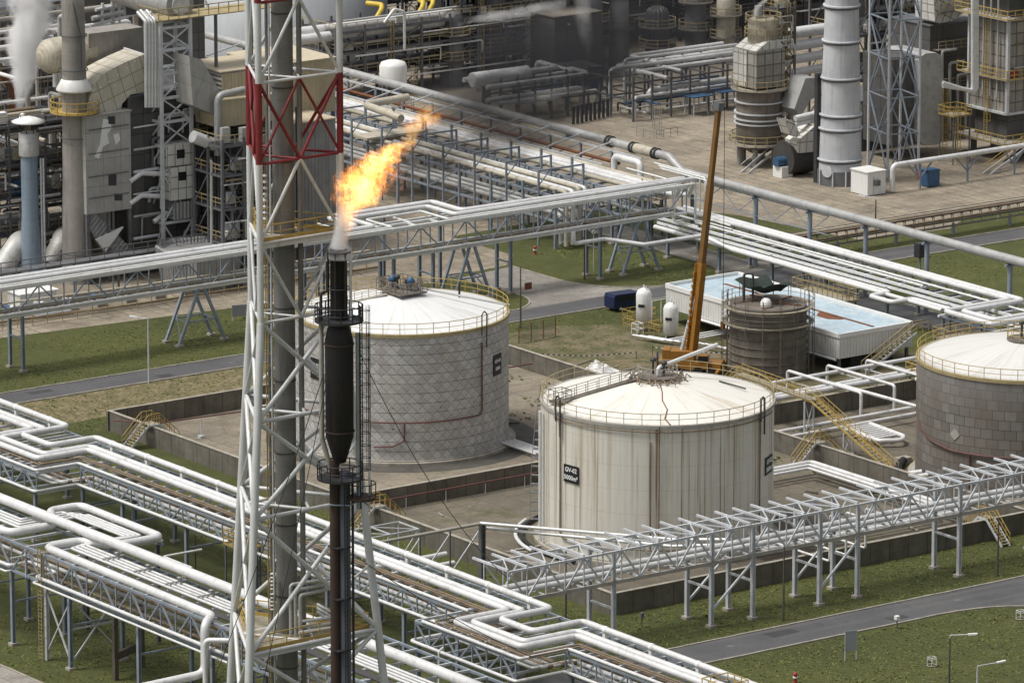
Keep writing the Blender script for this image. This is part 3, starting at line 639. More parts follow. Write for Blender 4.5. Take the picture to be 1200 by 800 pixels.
for k in range(22):
    t_ = 2*pi*k/22; r_ = 2.1+.5*(k % 2); p = (cx_+r_*cos(t_), cy_+r_*sin(t_), H2+1.9); mb.sweep([(p[0], p[1], p[2]-.1), (p[0]+.35*cos(t_+1), p[1]+.35*sin(t_+1), p[2]+.55), (p[0]+.9*cos(t_+.8), p[1]+.9*sin(t_+.8), p[2]+.1)], .07, 5)
mb.sweep(circ(c2, 2.3, H2+2.1, 24), .1, 6); obj('crown_hoses', mb, M['rust_pipe'], t2)

# T3: mottled tank, right edge
c3 = (31.5, 50.6); R3, H3 = 11.1, 12.5
t3 = tank(c3, R3, H3, 1.9, M['tank3'], M['roof3'], M['yellow'], 'brown and grey mottled plate clad tank at the right edge')
top_gear(t3, c3, H3+1.8, M['yellow'], 2.0)
shell_pipe(t3, c3, R3+.16, [(-80, 6.2), (-62, 5.0), (-45, 4.6), (0, 4.6), (40, 4.6)], .085, M['red_pipe'])
shell_pipe(t3, c3, R3+.16, [(-34, 4.6), (-34, 1.0)], .085, M['red_pipe'])
mb = MB(); a_ = ang(-44); n_ = Vector((cos(a_), sin(a_), 0)); rt = Vector((-sin(a_), cos(a_), 0)); p = Vector((c3[0], c3[1], 6.3))+n_*(R3+.06)
mb.extrude([tuple(p-rt*.62), tuple(p-Vector((0,0,.62))), tuple(p+rt*.62), tuple(p+Vector((0,0,.62)))], tuple(-n_*.05)); obj('hazard_diamond', mb, M['girder_tan'], t3)
mb = MB()
mb.sweep(circ(c3, R3+1.7, .45, 20, ang(-110), ang(-66)), .42, 9); obj('hose', mb, M['rubber'], label='thick black hose bundle curled round the foot of the mottled grey tank', cat='hose')
for k, th in enumerate((-74, -67)):
    p0, p1 = on(c3, R3+3.2, th, .9), on(c3, R3+.2, th+3, 1.3); q = on(c3, R3+3.6, th-3, .25)
    obj('hose_connection', MB().pipe([q, p0, p1], .28, 9, .6), M['clad'], label=['white hose connection on the left of two at the foot of the mottled tank', 'white hose connection on the right of two at the foot of the mottled tank'][k], cat='pipe', group='white hose connections at the mottled tank')
# T4: rusty tank under scaffolding
c4 = (-19.0, 57.2); R4, H4 = 4.25, 7.9
t4 = thing('storage_tank', 'small dark rusty tank without roof cladding wrapped in scaffold rings behind the white tank', 'storage tank', (c4[0], c4[1], 0))
obj('shell', MB().lathe([(R4, .1), (R4, H4)], c4, 48, cap=False), M['rust_dirty'], t4)
obj('roof', MB().lathe([(R4, H4), (R4-.05, H4-.35), (.3, H4+.25)], c4, 48), M['rust_dirty'], t4)
for z in (.9, 1.8, 2.7, 3.6, 4.5, 5.4, 6.3, 7.2):
    obj('stiffener_ring', MB().lathe([(R4+.01, z), (R4+.14, z), (R4+.14, z+.09), (R4+.01, z+.09)], c4, 48, smooth=False, cap=False), M['rust_dirty'], t4)
mb = MB(); mb.lathe([(.6, H4+.1), (.6, H4+.6), (.4, H4+.95), (.05, H4+1.05)], (c4[0]+1.6, c4[1]-1.6), 16); obj('roof_manhole', mb, M['white_tank'], t4)
mb = MB(); mb.pipe([(c4[0]-1.9, c4[1]-1.9, H4), (c4[0]-1.9, c4[1]-1.9, H4+3.2), (c4[0]-1.2, c4[1]-1.2, H4+3.2), (c4[0]-1.2, c4[1]-1.2, H4)], .14, 8, .35); obj('vent_loop', mb, M['dark_pipe'], t4)
for k in range(5):
    t_ = 2*pi*k/5; obj('roof_beam', MB().bar((c4[0]+1.2*cos(t_), c4[1]+1.2*sin(t_), H4+.25), (c4[0]+3.9*cos(t_+.5), c4[1]+3.9*sin(t_+.5), H4+.1), .12), M['rust'], t4)
sc4 = thing('scaffold', 'rusty tube scaffold standing round the small dark tank', 'scaffold', (c4[0], c4[1], 0))
mb = MB(); n = 16
for k in range(n):
    for r_ in (R4+.3, R4+.85):
        t_ = 2*pi*k/n; mb.tube((c4[0]+r_*cos(t_), c4[1]+r_*sin(t_), 0), (c4[0]+r_*cos(t_), c4[1]+r_*sin(t_), H4+random.uniform(.6, 2.2)), .04, 5)
obj('standard', mb, M['rust_dirty'], sc4)
for z in (5.9, 7.7):
    mb = MB(); mb.lathe([(R4+.3, z), (R4+.85, z), (R4+.85, z+.05), (R4+.3, z+.05)], c4, 24, smooth=False, cap=False); obj('deck', mb, M['grating'], sc4)
    mb = MB(); mb.sweep(circ(c4, R4+.85, z+1.0, 32), .035, 5); mb.sweep(circ(c4, R4+.85, z+.5, 32), .03, 5); obj('guard_rail', mb, M['rust_dirty'], sc4)
mb = MB()                                   # sagging green sheet over the crown
N = 10; P = [[(c4[0]-3.6+5.2*i/N, c4[1]-1.9+4.4*j/N, H4+2.3-1.9*(1-abs(i/N-.45)*1.9)**1.2*(.5+.5*(j/N))+.5*sin(7*j/N+3*i/N)*.4 if abs(i/N-.45)*1.9 < 1 else H4+2.2+.2*sin(5*j/N)) for j in range(N+1)] for i in range(N+1)]
for i in range(N):
    for j in range(N):
        q = [P[i][j], P[i+1][j], P[i+1][j+1], P[i][j+1]]; mb.quad(q, [(0,0)]*4, True)
        mb.quad([(x, y, z-.03) for x, y, z in q][::-1], [(0,0)]*4, True)
obj('tarpaulin', mb, M['tarp'], label='sagging dark green tarpaulin slung above the small rusty tank', cat='tarpaulin')
# ---------------------------------------------------------------- pipe racks and pipes
def P3(ax, t, f, z): return (t, f, z) if ax == 'A' else (f, t, z)
def hpost(mb, p, z0, z1, w=.34):           # H section column
    a, b = p
    mb.box(a-w/2, a+w/2, b-w/2, b-w/2+.05, z0, z1); mb.box(a-w/2, a+w/2, b+w/2-.05, b+w/2, z0, z1); mb.box(a-.03, a+.03, b-w/2+.05, b+w/2-.05, z0, z1)
def rack(label, ax, t0, t1, fn, ff, zlo, zhi, step, posts=(), m='steel', mch='chord', base=None, beam_top=True, deck=False, cat='pipe rack', bays=True, topw=.26, group=None, beam_m=None):
    mid = P3(ax, (t0+t1)/2, (fn+ff)/2, 0); t = thing('pipe_rack', label, cat, mid, group)
    n = max(1, round((t1-t0)/step)); st = (t1-t0)/n
    for f in (fn, ff):
        for z in (zlo, zhi):
            obj('chord', MB().bar(P3(ax, t0, f, z), P3(ax, t1, f, z), topw, topw*1.1), M[mch], t)
        if not bays or f != fn:
            for i in range(n+1): obj('stanchion', MB().bar(P3(ax, t0+i*st, f, zlo), P3(ax, t0+i*st, f, zhi), .13), M[m], t)
            continue
        mb = MB()
        for i in range(n+1):
            mb.bar(P3(ax, t0+i*st, f, zlo), P3(ax, t0+i*st, f, zhi), .12)
        if f == fn:
            for i in range(n):
                u, v = (zlo, zhi) if i % 2 == 0 else (zhi, zlo)
                mb.bar(P3(ax, t0+i*st, f, v), P3(ax, t0+(i+1)*st, f, u), .14)
        obj('truss_bracing', mb, M[m], t)
    for i in range(n+1):
        for z in (zlo, zhi):
            obj('cross_beam', MB().bar(P3(ax, t0+i*st, fn, z+.02), P3(ax, t0+i*st, ff, z+.02), .18, .22), M[beam_m or (mch if z == zhi else m)], t)
    if deck:
        a0 = P3(ax, t0, ff+(.3 if ff < fn else -.3), 0); a1 = P3(ax, t1, ff+(1.1 if ff < fn else -1.1), 0)
        obj('walkway', MB().box(min(a0[0],a1[0]), max(a0[0],a1[0]), min(a0[1],a1[1]), max(a0[1],a1[1]), zlo+.16, zlo+.2), M['grating'], t)
    for p in posts:
        prev = None
        for f in (fn, ff):
            q = P3(ax, p, f, 0); mb = MB(); hpost(mb, q[:2], .25, zlo); o = obj('post', mb, M[m], t)
            mb = MB(); mb.cbox(q[0], q[1], .14, .75, .75, .26); obj('footing', mb, M['kerb'], o)
        obj('post_brace', MB().bar(P3(ax, p, fn, zlo*.58), P3(ax, p, ff, zlo*.58), .17), M[m], t)
    return t
def a_frame(t, ax, c, fn, ff, z, spread=3.0, m='steel'):     # splayed trestle
    for f in (fn, ff):
        for s_ in (-1, 1):
            o = obj('trestle_leg', MB().bar(P3(ax, c+s_*spread, f, .25), P3(ax, c+s_*.35, f, z), .3), M[m], t)
            q = P3(ax, c+s_*spread, f, 0); obj('footing', MB().cbox(q[0], q[1], .14, .8, .8, .26), M['kerb'], o)
        obj('post_brace', MB().bar(P3(ax, c-spread*.62, f, z*.42), P3(ax, c+spread*.62, f, z*.42), .16), M[m], t)
    for s_ in (-1, 1):
        obj('post_brace', MB().bar(P3(ax, c+s_*spread*.62, fn, z*.42), P3(ax, c+s_*spread*.62, ff, z*.42), .14), M[m], t)
        obj('post_brace', MB().bar(P3(ax, c+s_*spread*.95, fn, .6), P3(ax, c+s_*spread*.55, ff, z*.5), .1), M[m], t)
def pipe(label, pts, r, m='clad', group=None, n=10, bend=None, shoes=None, cat='pipe', name='pipe'):
    if shoes:                              # shoes: (spacing, saddle height)
        t = thing(name, label, cat, (sum(p[0] for p in pts)/len(pts), sum(p[1] for p in pts)/len(pts), min(p[2] for p in pts)-r), group)
        obj('pipe_run', MB().pipe(pts, r, n, bend), M[m], t)
        sp, hh = shoes
        for p, q in zip(pts, pts[1:]):
            p, q = Vector(p), Vector(q); L = (q-p).length; d = (q-p)/max(L, 1e-6)
            if abs(d.z) > .1 or L < sp*.7: continue
            k = int(L/sp)
            for j in range(k):
                c = p+d*(L*(j+.5)/k)
                mb = MB(); mb.bar(c-d*.18, c+d*.18, r*2.12, r*2.12); mb2 = MB(); mb2.sweep([c-d*.2, c+d*.2], r*1.12, n); mb2.bar(c-Vector((0,0,r*1.05+hh/2))-d*.2, c-Vector((0,0,r*1.05+hh/2))+d*.2, r*1.5, hh)
                obj('pipe_shoe', mb2, M['white'] if m == 'clad' else M['mid_steel'], t)
        return t
    return obj(name, MB().pipe(pts, r, n, bend), M[m], None, label, cat, group)
def loopA(b, z, t0, t1, loops, sgn=-1):    # run along a with U loops (ta, tb, depth)
    pts = [(t0, b, z)]
    for ta, tb, dep in loops:
        pts += [(ta, b, z), (ta, b+sgn*dep, z), (tb, b+sgn*dep, z), (tb, b, z)]
    pts.append((t1, b, z)); return pts
# ---- R1: long bridge crossing the picture behind the tanks
r1 = rack('long white and grey truss bridge carrying pipes across the picture behind the quilted tank', 'B', -64, 83.2, -67.4, -70.1, 6.4, 9.5, 3.2, (-48, -28, -8.6, 30.5, 41, 46.5, 57.5, 70.5), cat='pipe bridge')
a_frame(r1, 'B', 14.8, -67.4, -70.1, 6.3); a_frame(r1, 'B', 52, -67.4, -70.1, 6.3, 2.6); a_frame(r1, 'B', 76.5, -67.4, -70.1, 6.3, 2.6)
plat = thing('pipe_rack', 'side platform behind the truss bridge that carries its pipe loop next to the flame', 'pipe rack', (-73, 45, 0))
for b_ in (36.5, 41, 45.5, 50, 54):
    obj('cross_beam', MB().bar((-70.3, b_, 9.45), (-76.2, b_, 9.45), .2), M['chord'], plat)
for a_ in (-72.6, -76.2): obj('chord', MB().bar((a_, 36.5, 9.2), (a_, 54, 9.2), .25), M['chord'], plat)
for b_ in (37, 45.5, 53.5):
    mb = MB(); hpost(mb, (-75.9, b_), 0, 9.1); obj('post', mb, M['steel'], plat)
g1 = 'white pipes on top of the long bridge'
pipe('thick white pipe farthest back on the long bridge, looping out behind the flame', [(-69.7,-64,10.15),(-69.7,37.5,10.15),(-75.6,37.5,10.15),(-75.6,52.2,10.15),(-69.7,52.2,10.15),(-69.7,84.8,10.0),(-72,85.2,7.5),(-170,85.2,7.4)], .32, 'clad', g1, 12)
pipe('white pipe second from the back on the long bridge, in the middle of its loop', [(-68.75,-64,10.05),(-68.75,39.3,10.05),(-74.3,39.3,10.05),(-74.3,50.6,10.05),(-68.75,50.6,10.05),(-68.75,85.6,10.05),(-71,86.3,7.5),(-170,86.3,7.4)], .27, 'clad', g1, 12)
pipe('slim white pipe with the innermost loop on the long bridge', [(-68.0,-64,9.85),(-68.0,41.2,9.85),(-73.2,41.2,9.85),(-73.2,49,9.85),(-68.0,49,9.85),(-68.0,82,9.85)], .14, 'white_pipe', g1, 8)
pipe('white pipe along the near top edge of the long bridge, dropping at its end', [(-67.1,-64,9.85),(-67.1,81.2,9.85),(-67.1,84.3,9.85),(-67.1,84.3,5.2),(-25,84.3,5.1)], .15, 'white_pipe', g1, 8)
pipe('white pipe along the near bottom edge of the long bridge', [(-67.1,-64,6.75),(-67.1,81,6.75)], .16, 'white_pipe', g1, 8)
pipe('grey pipe inside the long bridge on its lower level', [(-69.2,-64,6.85),(-69.2,82,6.85)], .17, 'clad_dull', g1, 8)
pipe('slim brown pipe inside the long bridge on its lower level', [(-68.4,-64,6.75),(-68.4,82,6.75)], .1, 'rust_pipe', g1, 8)
# ---- R2: low rack running to the right edge behind the white building
r2 = rack('low pipe rack with open cross beams running behind the blue roofed building', 'A', -74, 70, 84.0, 88.6, 4.0, 4.6, 3.0, [-72,-62,-52,-42,-31,-20,-9,2,14,26,38], bays=False)
g2 = 'white pipes on the low rack behind the blue roofed building'
pipe('thick white pipe farthest back on the low rack, looping above the right tank', loopA(88.0, 5.3, -74, 70, [(-12.0,-6.5,9.0)]), .33, 'clad', g2, 12)
pipe('thick white pipe second from the far side of the low rack, nested in the loop', loopA(87.1, 5.3, -74, 70, [(-13.2,-5.2,9.6)]), .33, 'clad', g2, 12)
pipe('white pipe under the near edge of the low rack', loopA(83.6, 3.5, -74, 70, [(-30,-26,3)]), .3, 'clad', g2, 10)
pipe('slim white pipe in the middle of the low rack', [(-74,85.6,5.0),(70,85.6,5.0)], .14, 'white_pipe', g2, 8)
pipe('grey pipe dipping under the right end of the truss bridge and along the low rack', [(-66.6,66,6.4),(-66.6,66,5.0),(-66.6,70.5,5.0),(-63.5,74,4.4),(-63.5,82.6,4.4),(-58,82.9,3.6),(-20,82.9,3.4)], .26, 'clad', g2, 10)
lp = thing('pipe_rack', 'small loop platform hanging off the low rack above the mottled tank', 'pipe rack', (-9, 79, 0))
for a_ in (-14, -4.4): obj('chord', MB().bar((a_, 77.3, 4.6), (a_, 84, 4.6), .25), M['chord'], lp)
for b_ in (77.6, 80.5): obj('cross_beam', MB().bar((-14, b_, 4.6), (-4.4, b_, 4.6), .2), M['steel'], lp)
for a_ in (-13.8, -4.6):
    mb = MB(); hpost(mb, (a_, 77.8), 0, 4.5); obj('post', mb, M['steel'], lp)
drops = [(-68.6,82.4,1), (-69.8,83.0,.6), (-66.4,85.4,1.2), (-68.2,86.6,.9), (-70.2,87.4,.8)]
for k, (a_, b_, e) in enumerate(drops):
    pipe('small white riser pipe dropping from the bridge end to the low rack', [(a_-9, b_, 9.6+e*.5), (a_, b_, 9.6+e*.5), (a_, b_, 5.2), (a_+5, b_, 5.15)], .1+.03*(k % 2), 'white_pipe', 'small risers at the right end of the truss bridge', 8)
# ---- R2b: two storey rack leading back from the corner
r2b = rack('two storey blue grey pipe rack leading back into the plant beyond the flame', 'A', -172, -76, 83.2, 89.2, 3.9, 6.8, 3.15, [-172,-160,-147,-134.4,-121.8,-109.2,-102.9,-96.6,-90.3,-82], bays=False, mch='steel')
for i in range(14):
    a_ = -172+i*6.3
    for b_ in (83.2, 89.2):
        obj('post_head', MB().bar((a_, b_, 6.8), (a_, b_, 9.5), .26), M['steel'], r2b)
    obj('knee_brace', MB().bar((a_, 83.2, 9.4), (a_, 89.2, 10.6), .15), M['steel_light'], r2b)
    if i: obj('knee_brace', MB().bar((a_-6.3, 89.2, 6.9), (a_, 89.2, 9.4), .12), M['steel'], r2b)
for b_ in (83.2, 89.2): obj('top_chord', MB().bar((-172, b_, 9.5), (-84, b_, 9.5), .2), M['steel_light'], r2b)
mb = MB(); mb.rail([(-172,82.9,4.1),(-78,82.9,4.1)], 2.4, 2.1, .05); obj('walkway_railing', mb, M['steel'], r2b)
g2b = 'pipes on the two storey rack beyond the flame'
for k, (b_, z, r, m_, nm) in enumerate([(84.0,7.45,.3,'clad_beige','cream pipe on the near edge of the two storey rack'),(87.2,7.35,.3,'clad','white pipe in the middle of the two storey rack'),(88.0,7.4,.3,'clad_beige','cream pipe on the far side of the two storey rack'),
        (84.4,4.6,.22,'clad_dull','dull pipe on the near lower level of the two storey rack'),(85.6,4.55,.24,'clad','white pipe on the lower level of the two storey rack'),(86.8,4.5,.2,'clad_dull','slim dull pipe on the lower level of the two storey rack'),(88,4.55,.26,'clad_beige','cream pipe on the far lower level of the two storey rack')]):
    pipe(nm, [(-172,b_,z),(-77,b_,z)], r, m_, g2b, 9)
pipe('rust brown cable tray along the two storey rack', [(-150,88.8,8.3),(-88,88.8,8.3)], .22, 'rust', g2b, 4, cat='cable tray', name='cable_tray')
# valve cluster and short hoods at the corner
vc = thing('valve_platform', 'yellow railed valve platform at the corner where the bridge meets the low rack', 'platform', (-80, 88, 0))
obj('deck', MB().box(-83, -76.5, 84.5, 91.5, 6.0, 6.08), M['grating'], vc)
mb = MB(); mb.rail([(-83,91.5,6.1),(-76.5,91.5,6.1),(-76.5,84.5,6.1)], 1.1, 1.1, .035); obj('railing', mb, M['yellow_pale'], vc)
for a_, b_ in ((-82.8,84.7),(-76.7,84.7),(-82.8,91.3),(-76.7,91.3)):
    mb = MB(); hpost(mb, (a_, b_), 0, 6); obj('post', mb, M['steel'], vc)
mb = MB()
for k in range(9):
    a_, b_ = -82.3+.65*k, 88+1.2*sin(k*2.1); mb.tube((a_,b_,6.1), (a_,b_,7.6+.3*sin(k)), .07, 6); mb.lathe([(.05,7.3),(.28,7.34),(.28,7.42),(.05,7.46)], (a_, b_), 8)
obj('valve_stems', mb, M['yellow_pale'], vc)
pipe('fat white pipe bent like a hood above the valve platform', [(-88.5,88.4,7.4),(-88.5,88.4,9.2),(-83.2,88.4,9.2),(-83.2,88.4,6.4)], .42, 'clad', None, 10, .8)
# ---- R3: big grey line on single columns
r3 = thing('pipe', 'big grey overhead pipeline on tall single columns running to the right edge', 'pipe', (-50, 89.8, 0))
z1 = 9.9
obj('pipe_run', MB().pipe([(-215,89.8,10.4),(-79.4,89.8,10.4),(-76.6,89.8,9.0),(62,89.8,9.0)], .52, 16, 1.2), M['drum'], r3)
mb = MB()
for a_ in (-91.5, -90.9, -86.7, -86.1, -82.3, -81.7): mb.tube((a_-.1,89.8,10.4), (a_+.1,89.8,10.4), .72, 16)
obj('flange', mb, M['dark_pipe'], r3)
obj('expansion_joint', MB().tube((-86,89.8,10.4), (-82.4,89.8,10.4), .6, 16), M['clad_beige'], r3)
for k, a_ in enumerate((-62.5,-52.3,-42,-31,-16.5,-3,10,23,36)):
    c = MB(); c.tube((a_,89.8,0), (a_,89.8,8.2), .28, 10); c.bar((a_,89.1,8.3), (a_,90.5,8.3), .3, .25); o = obj('column', c, M['steel'], r3)
    obj('saddle', MB().bar((a_-.2,89.8,8.46), (a_+.2,89.8,8.46), .8, .1), M['dark_steel'], o)
for a_ in (-100,-118,-136,-154,-172):
    c = MB(); c.tube((a_,89.9,9.5), (a_,89.9,10.0), .3, 10); c.bar((a_,89.2,9.55), (a_,90.4,9.55), .3, .2); obj('column', c, M['steel'], r3)
mb = MB()
for k in range(8):
    a0, a1 = -76+k*3.4, -76+(k+1)*3.4; mb.bar((a0,89.8,8.35), (a1,89.8,8.35), .1); mb.bar((a0,89.8,6.1), (a1,89.8,6.1), .1); mb.bar((a0,89.8,6.1 if k%2 else 8.35), (a1,89.8,8.35 if k%2 else 6.1), .08)
obj('stiffening_truss', mb, M['steel'], r3)
# ---- R4: lower left rack with two expansion loops
g4n = 'steel racks of the lower left pipeway'
r4 = rack('lower left pipe rack between its two loops, passing behind the lattice tower', 'A', -5, 59.3, -40, -34, 4.9, 6.95, 2.3, [-4.7,2.6,14,26,38,50.4,58.8], deck=True, mch='steel', beam_m='steel_light', topw=.2)
r4a = rack('wide loop bay at the left edge of the lower left pipe rack', 'A', -62, -5.3, -44.9, -33.6, 4.9, 6.95, 2.3, [-60,-45,-30,-18,-5.6], deck=True, mch='steel', beam_m='steel_light', topw=.2)
r4b = rack('wide loop bay of the lower left pipe rack right of the flare stack', 'A', 59.6, 74.8, -45.2, -34, 4.9, 6.95, 2.3, [60,74.6], mch='steel', beam_m='steel_light', topw=.2)
r4c = rack('end stretch of the lower left pipe rack at the bottom edge of the picture', 'A', 75.1, 120, -40, -34, 4.9, 6.95, 2.3, [76,88,100,112], mch='steel', beam_m='steel_light', topw=.2)
g4 = 'pipes of the lower left rack'
pipe('white pipe on raised shoes along the far edge of the lower left rack', [(-62,-34.4,7.95),(-16.4,-34.4,7.95),(-16.2,-39.9,7.95),(-10.8,-39.9,7.95),(-10.8,-34.6,7.95),(66.2,-35.0,7.95),(66.2,-40.7,7.95),(71.2,-40.7,7.95),(71.2,-35.2,7.95),(125,-35.3,7.95)], .3, 'clad', g4, 12, None, (6.2, .42))
pipe('fat white pipe in the middle of the lower left rack, farther of the touching pair', [(-62,-36.4,7.7),(-17.3,-36.4,7.7),(-17.3,-41.8,7.7),(-8.8,-41.8,7.7),(-8.8,-36.5,7.7),(64.8,-37.0,7.7),(64.8,-42.8,7.7),(72.8,-42.8,7.7),(72.8,-37,7.7),(125,-37,7.7)], .31, 'clad', g4, 12)
pipe('fat white pipe in the middle of the lower left rack, nearer of the touching pair', [(-62,-37.25,7.7),(-18.3,-37.25,7.7),(-18.3,-43.2,7.7),(-7.8,-43.2,7.7),(-7.8,-37.35,7.7),(63.7,-37.9,7.7),(63.7,-43.9,7.7),(73.9,-43.9,7.7),(73.9,-37.9,7.7),(125,-37.9,7.7)], .31, 'clad', g4, 12)
for k, (b_, z, r, m_, lb) in enumerate([(-38.5,7.3,.11,'rust_pipe','thin rust brown pipe beside the fat white pipes, farther of two'),(-38.9,7.3,.09,'rust_pipe','thin rust brown pipe beside the fat white pipes, nearer of two')]):
    pipe(lb, [(-62,b_-4.6,z),(-7,b_-4.6,z),(-7,b_,z),(62.6-k,b_,z),(62.6-k,b_-5.6,z),(75.1+k*.6,b_-5.6,z),(75.1+k*.6,b_,z),(125,b_,z)], r, m_, g4, 7)
pipe('white pipe along the near top edge of the lower left rack', [(-62,-44.9,7.25),(-5.4,-44.9,7.25),(-5.4,-40,7.25),(60.5,-40,7.25)], .16, 'clad', g4, 10)
pipe('white pipe along the near top edge of the second loop bay', [(60.8,-45.3,7.25),(75.6,-45.3,7.25),(75.6,-40,7.25),(125,-40,7.25)], .16, 'clad', g4, 10)
pipe('white pipe along the near bottom edge of the lower left rack', [(-62,-45.2,5.2),(-5.2,-45.2,5.2),(-5.2,-40.3,5.2),(59.4,-40.3,5.2),(59.4,-45.6,5.2),(75.4,-45.6,5.2),(75.4,-40.3,5.2),(125,-40.3,5.2)], .16, 'clad', g4, 10)
for k, (b_, r, m_, lb) in enumerate([(-35.2,.22,'rust_pipe','brown pipe on the lower level of the lower left rack, farthest back'),(-36.2,.16,'clad_dull','dull pipe on the lower level of the lower left rack, second from the back'),(-37.0,.18,'rust_pipe','brown pipe on the lower level of the lower left rack, third from the back'),(-37.9,.22,'clad','white pipe on the lower level of the lower left rack'),(-39,.15,'clad','slim white pipe on the lower level of the lower left rack, nearest the edge')]):
    e = 4.4-(k*.3)
    pipe(lb, [(-62,b_-e,5.3),(-5.8-k*.2,b_-e,5.3),(-5.8-k*.2,b_,5.3),(62,b_,5.3),(62,b_-e,5.3),(74-k*.2,b_-e,5.3),(74-k*.2,b_,5.3),(125,b_,5.3)], r, m_, g4, 8)
for k in range(5):
    pipe('small grey pipe crossing the first loop bay under the fat white pipes', [(-17+k*2.2, -44.4, 7.25), (-17+k*2.2, -34.2, 7.25)], .1, 'clad_dull', 'small cross pipes in the loop bays', 7)
for k in range(4):
    pipe('small grey pipe crossing the second loop bay under the fat white pipes', [(64.3+k*2.6, -44.7, 7.25), (64.3+k*2.6, -34.4, 7.25)], .1, 'clad_dull', 'small cross pipes in the loop bays', 7)
pipe('slim white pipe with an upright end beside the second loop bay', [(66,-58,3.0),(66,-48.5,3.0),(66,-47.2,3.0),(66,-47.2,6.0),(65.2,-46.2,6.0)], .1, 'white_pipe', None, 8)
# yellow access platforms on the rack
def cage(label, a, b, z, la, lb, h=1.1, z0=0, m='yellow', post=True):
    t = thing('access_platform', label, 'platform', (a, b, z0))
    obj('deck', MB().box(a-la/2, a+la/2, b-lb/2, b+lb/2, z, z+.07), M['grating'], t)
    mb = MB(); mb.rail([(a-la/2,b-lb/2,z+.07),(a+la/2,b-lb/2,z+.07),(a+la/2,b+lb/2,z+.07),(a-la/2,b+lb/2,z+.07)], h, .9, .04, closed=True, kick=True); obj('railing', mb, M[m], t)
    if post:
        for i in (-1, 1):
            for j in (-1, 1): obj('post', MB().bar((a+i*la*.45,b+j*lb*.45,z0), (a+i*la*.45,b+j*lb*.45,z), .14), M['mid_steel'], t)
    mb = MB(); mb.ladder((a+la/2+.1, b-lb*.2, z0), z+1, (0, 1), .5, cage=z-z0 > 4); obj('ladder', mb, M[m], t)
    return t
cage('rusty yellow access cage on the lower left rack just left of the lattice tower', 25, -40.8, 5.6, 3.2, 2.2, 1.3, 0, 'yellow', True)
cage('yellow access cage on the lower left rack at the bottom edge near the road', 94.2, -37.2, 7.3, 2.8, 2.8, 1.1, 0, 'yellow', True)
mb = MB(); mb.pipe([(25,-46.5,4.4),(20,-46.5,4.4),(20,-42.2,4.4)], .12, 8); o = obj('pipe', mb, M['clad'], label='short bent white pipe below the rusty yellow cage', cat='pipe')
# ---- R5: near left rack
r5 = rack('near left pipe rack on tall posts in front of the grass', 'A', 30.0, 62, -65.8, -60.2, 7.2, 9.9, 2.4, [34.4,46,58], deck=True, mch='steel', beam_m='steel_light', topw=.2)
r5a = rack('far left stretch of the near left pipe rack, entering at the picture edge', 'A', -30, 29.6, -65.8, -60.2, 7.2, 9.9, 2.6, [-20,-8,5,18,24.4], deck=True, mch='steel', beam_m='steel_light', topw=.2)
r5c = rack('stretch of the near left pipe rack running on behind the lattice tower', 'A', 62.4, 112, -65.6, -56.2, 7.2, 9.9, 2.6, [64,78,92,106], mch='steel', beam_m='steel_light', topw=.2)
lp5 = thing('pipe_rack', 'loop platform of the near left rack over the grass', 'pipe rack', (26, -57.5, 0))
for a_ in (19, 24.5, 32): obj('cross_beam', MB().bar((a_,-54.2,9.85), (a_,-60.2,9.85), .22), M['chord'], lp5)
for b_ in (-54.6, -57.4): obj('chord', MB().bar((18.5,b_,9.6), (32.6,b_,9.6), .24), M['steel'], lp5)
for a_, b_ in ((19,-54.8),(32,-54.8),(24.6,-57.9)):
    mb = MB(); hpost(mb, (a_, b_), .2, 9.5); obj('post', mb, M['mid_steel'], lp5)
g5 = 'white pipes of the near left rack'
pipe('thickest white pipe of the near left rack, raised above the others', [(-30,-61,11.2),(118,-61,11.2)], .47, 'clad', g5, 14)
pipe('fat white pipe on the near edge of the near left rack, looping over the grass', [(-30,-65.2,10.35),(23.2,-65.2,10.35),(23.2,-60.6,10.35),(18.6,-58,10.35),(18.6,-54.7,10.35),(32.6,-54.7,10.35),(32.6,-60,10.35),(29.4,-61.5,10.35),(29.4,-65.2,10.35),(57.4,-65.4,10.35),(58.5,-66.9,10.1),(58.5,-66.9,5.6),(58.5,-84,5.3)], .39, 'clad', g5, 14, 1.0)
for k, b_ in enumerate((-63.4, -62.85, -62.3, -61.75)):
    i = k*.75
    pipe(['one of four slim white pipes on the near left rack, nearest one', 'one of four slim white pipes on the near left rack, second from the near edge', 'one of four slim white pipes on the near left rack, third from the near edge', 'one of four slim white pipes on the near left rack, farthest one'][k],
         [(-30,b_,10.3),(21.8-i,b_,10.3),(21.8-i,-55.9-i*.6,10.3),(30.9-i*.2,-55.9-i*.6,10.3),(30.9-i*.2,b_,10.3),(116,b_,10.3)] , .135, 'clad', 'four slim white pipes of the near left rack', 9)
for k, (b_, z, r, m_, lb) in enumerate([(-66.15,7.7,.17,'clad','white pipe on the near lower edge of the near left rack'),(-66.5,7.2,.11,'clad','thin white pipe hung just below the near lower edge of the near left rack'),(-64.9,7.6,.16,'rust_pipe','brown pipe on the lower level of the near left rack, nearest the edge'),(-64.0,7.6,.14,'rust_pipe','brown pipe on the lower level of the near left rack, middle one'),(-63,7.65,.2,'clad_dull','dull grey pipe on the lower level of the near left rack'),(-62,7.6,.16,'rust_pipe','brown pipe on the lower level of the near left rack, farthest one')]):
    pts = [(-30,b_,z),(24.5,b_,z),(24.5,b_+2.2,z),(29.2,b_+2.2,z),(29.2,b_,z),(61.5,b_,z)] if k < 2 else [(-30,b_,z),(112,b_,z)]
    pipe(lb, pts, r, m_, 'lower pipes of the near left rack', 8)
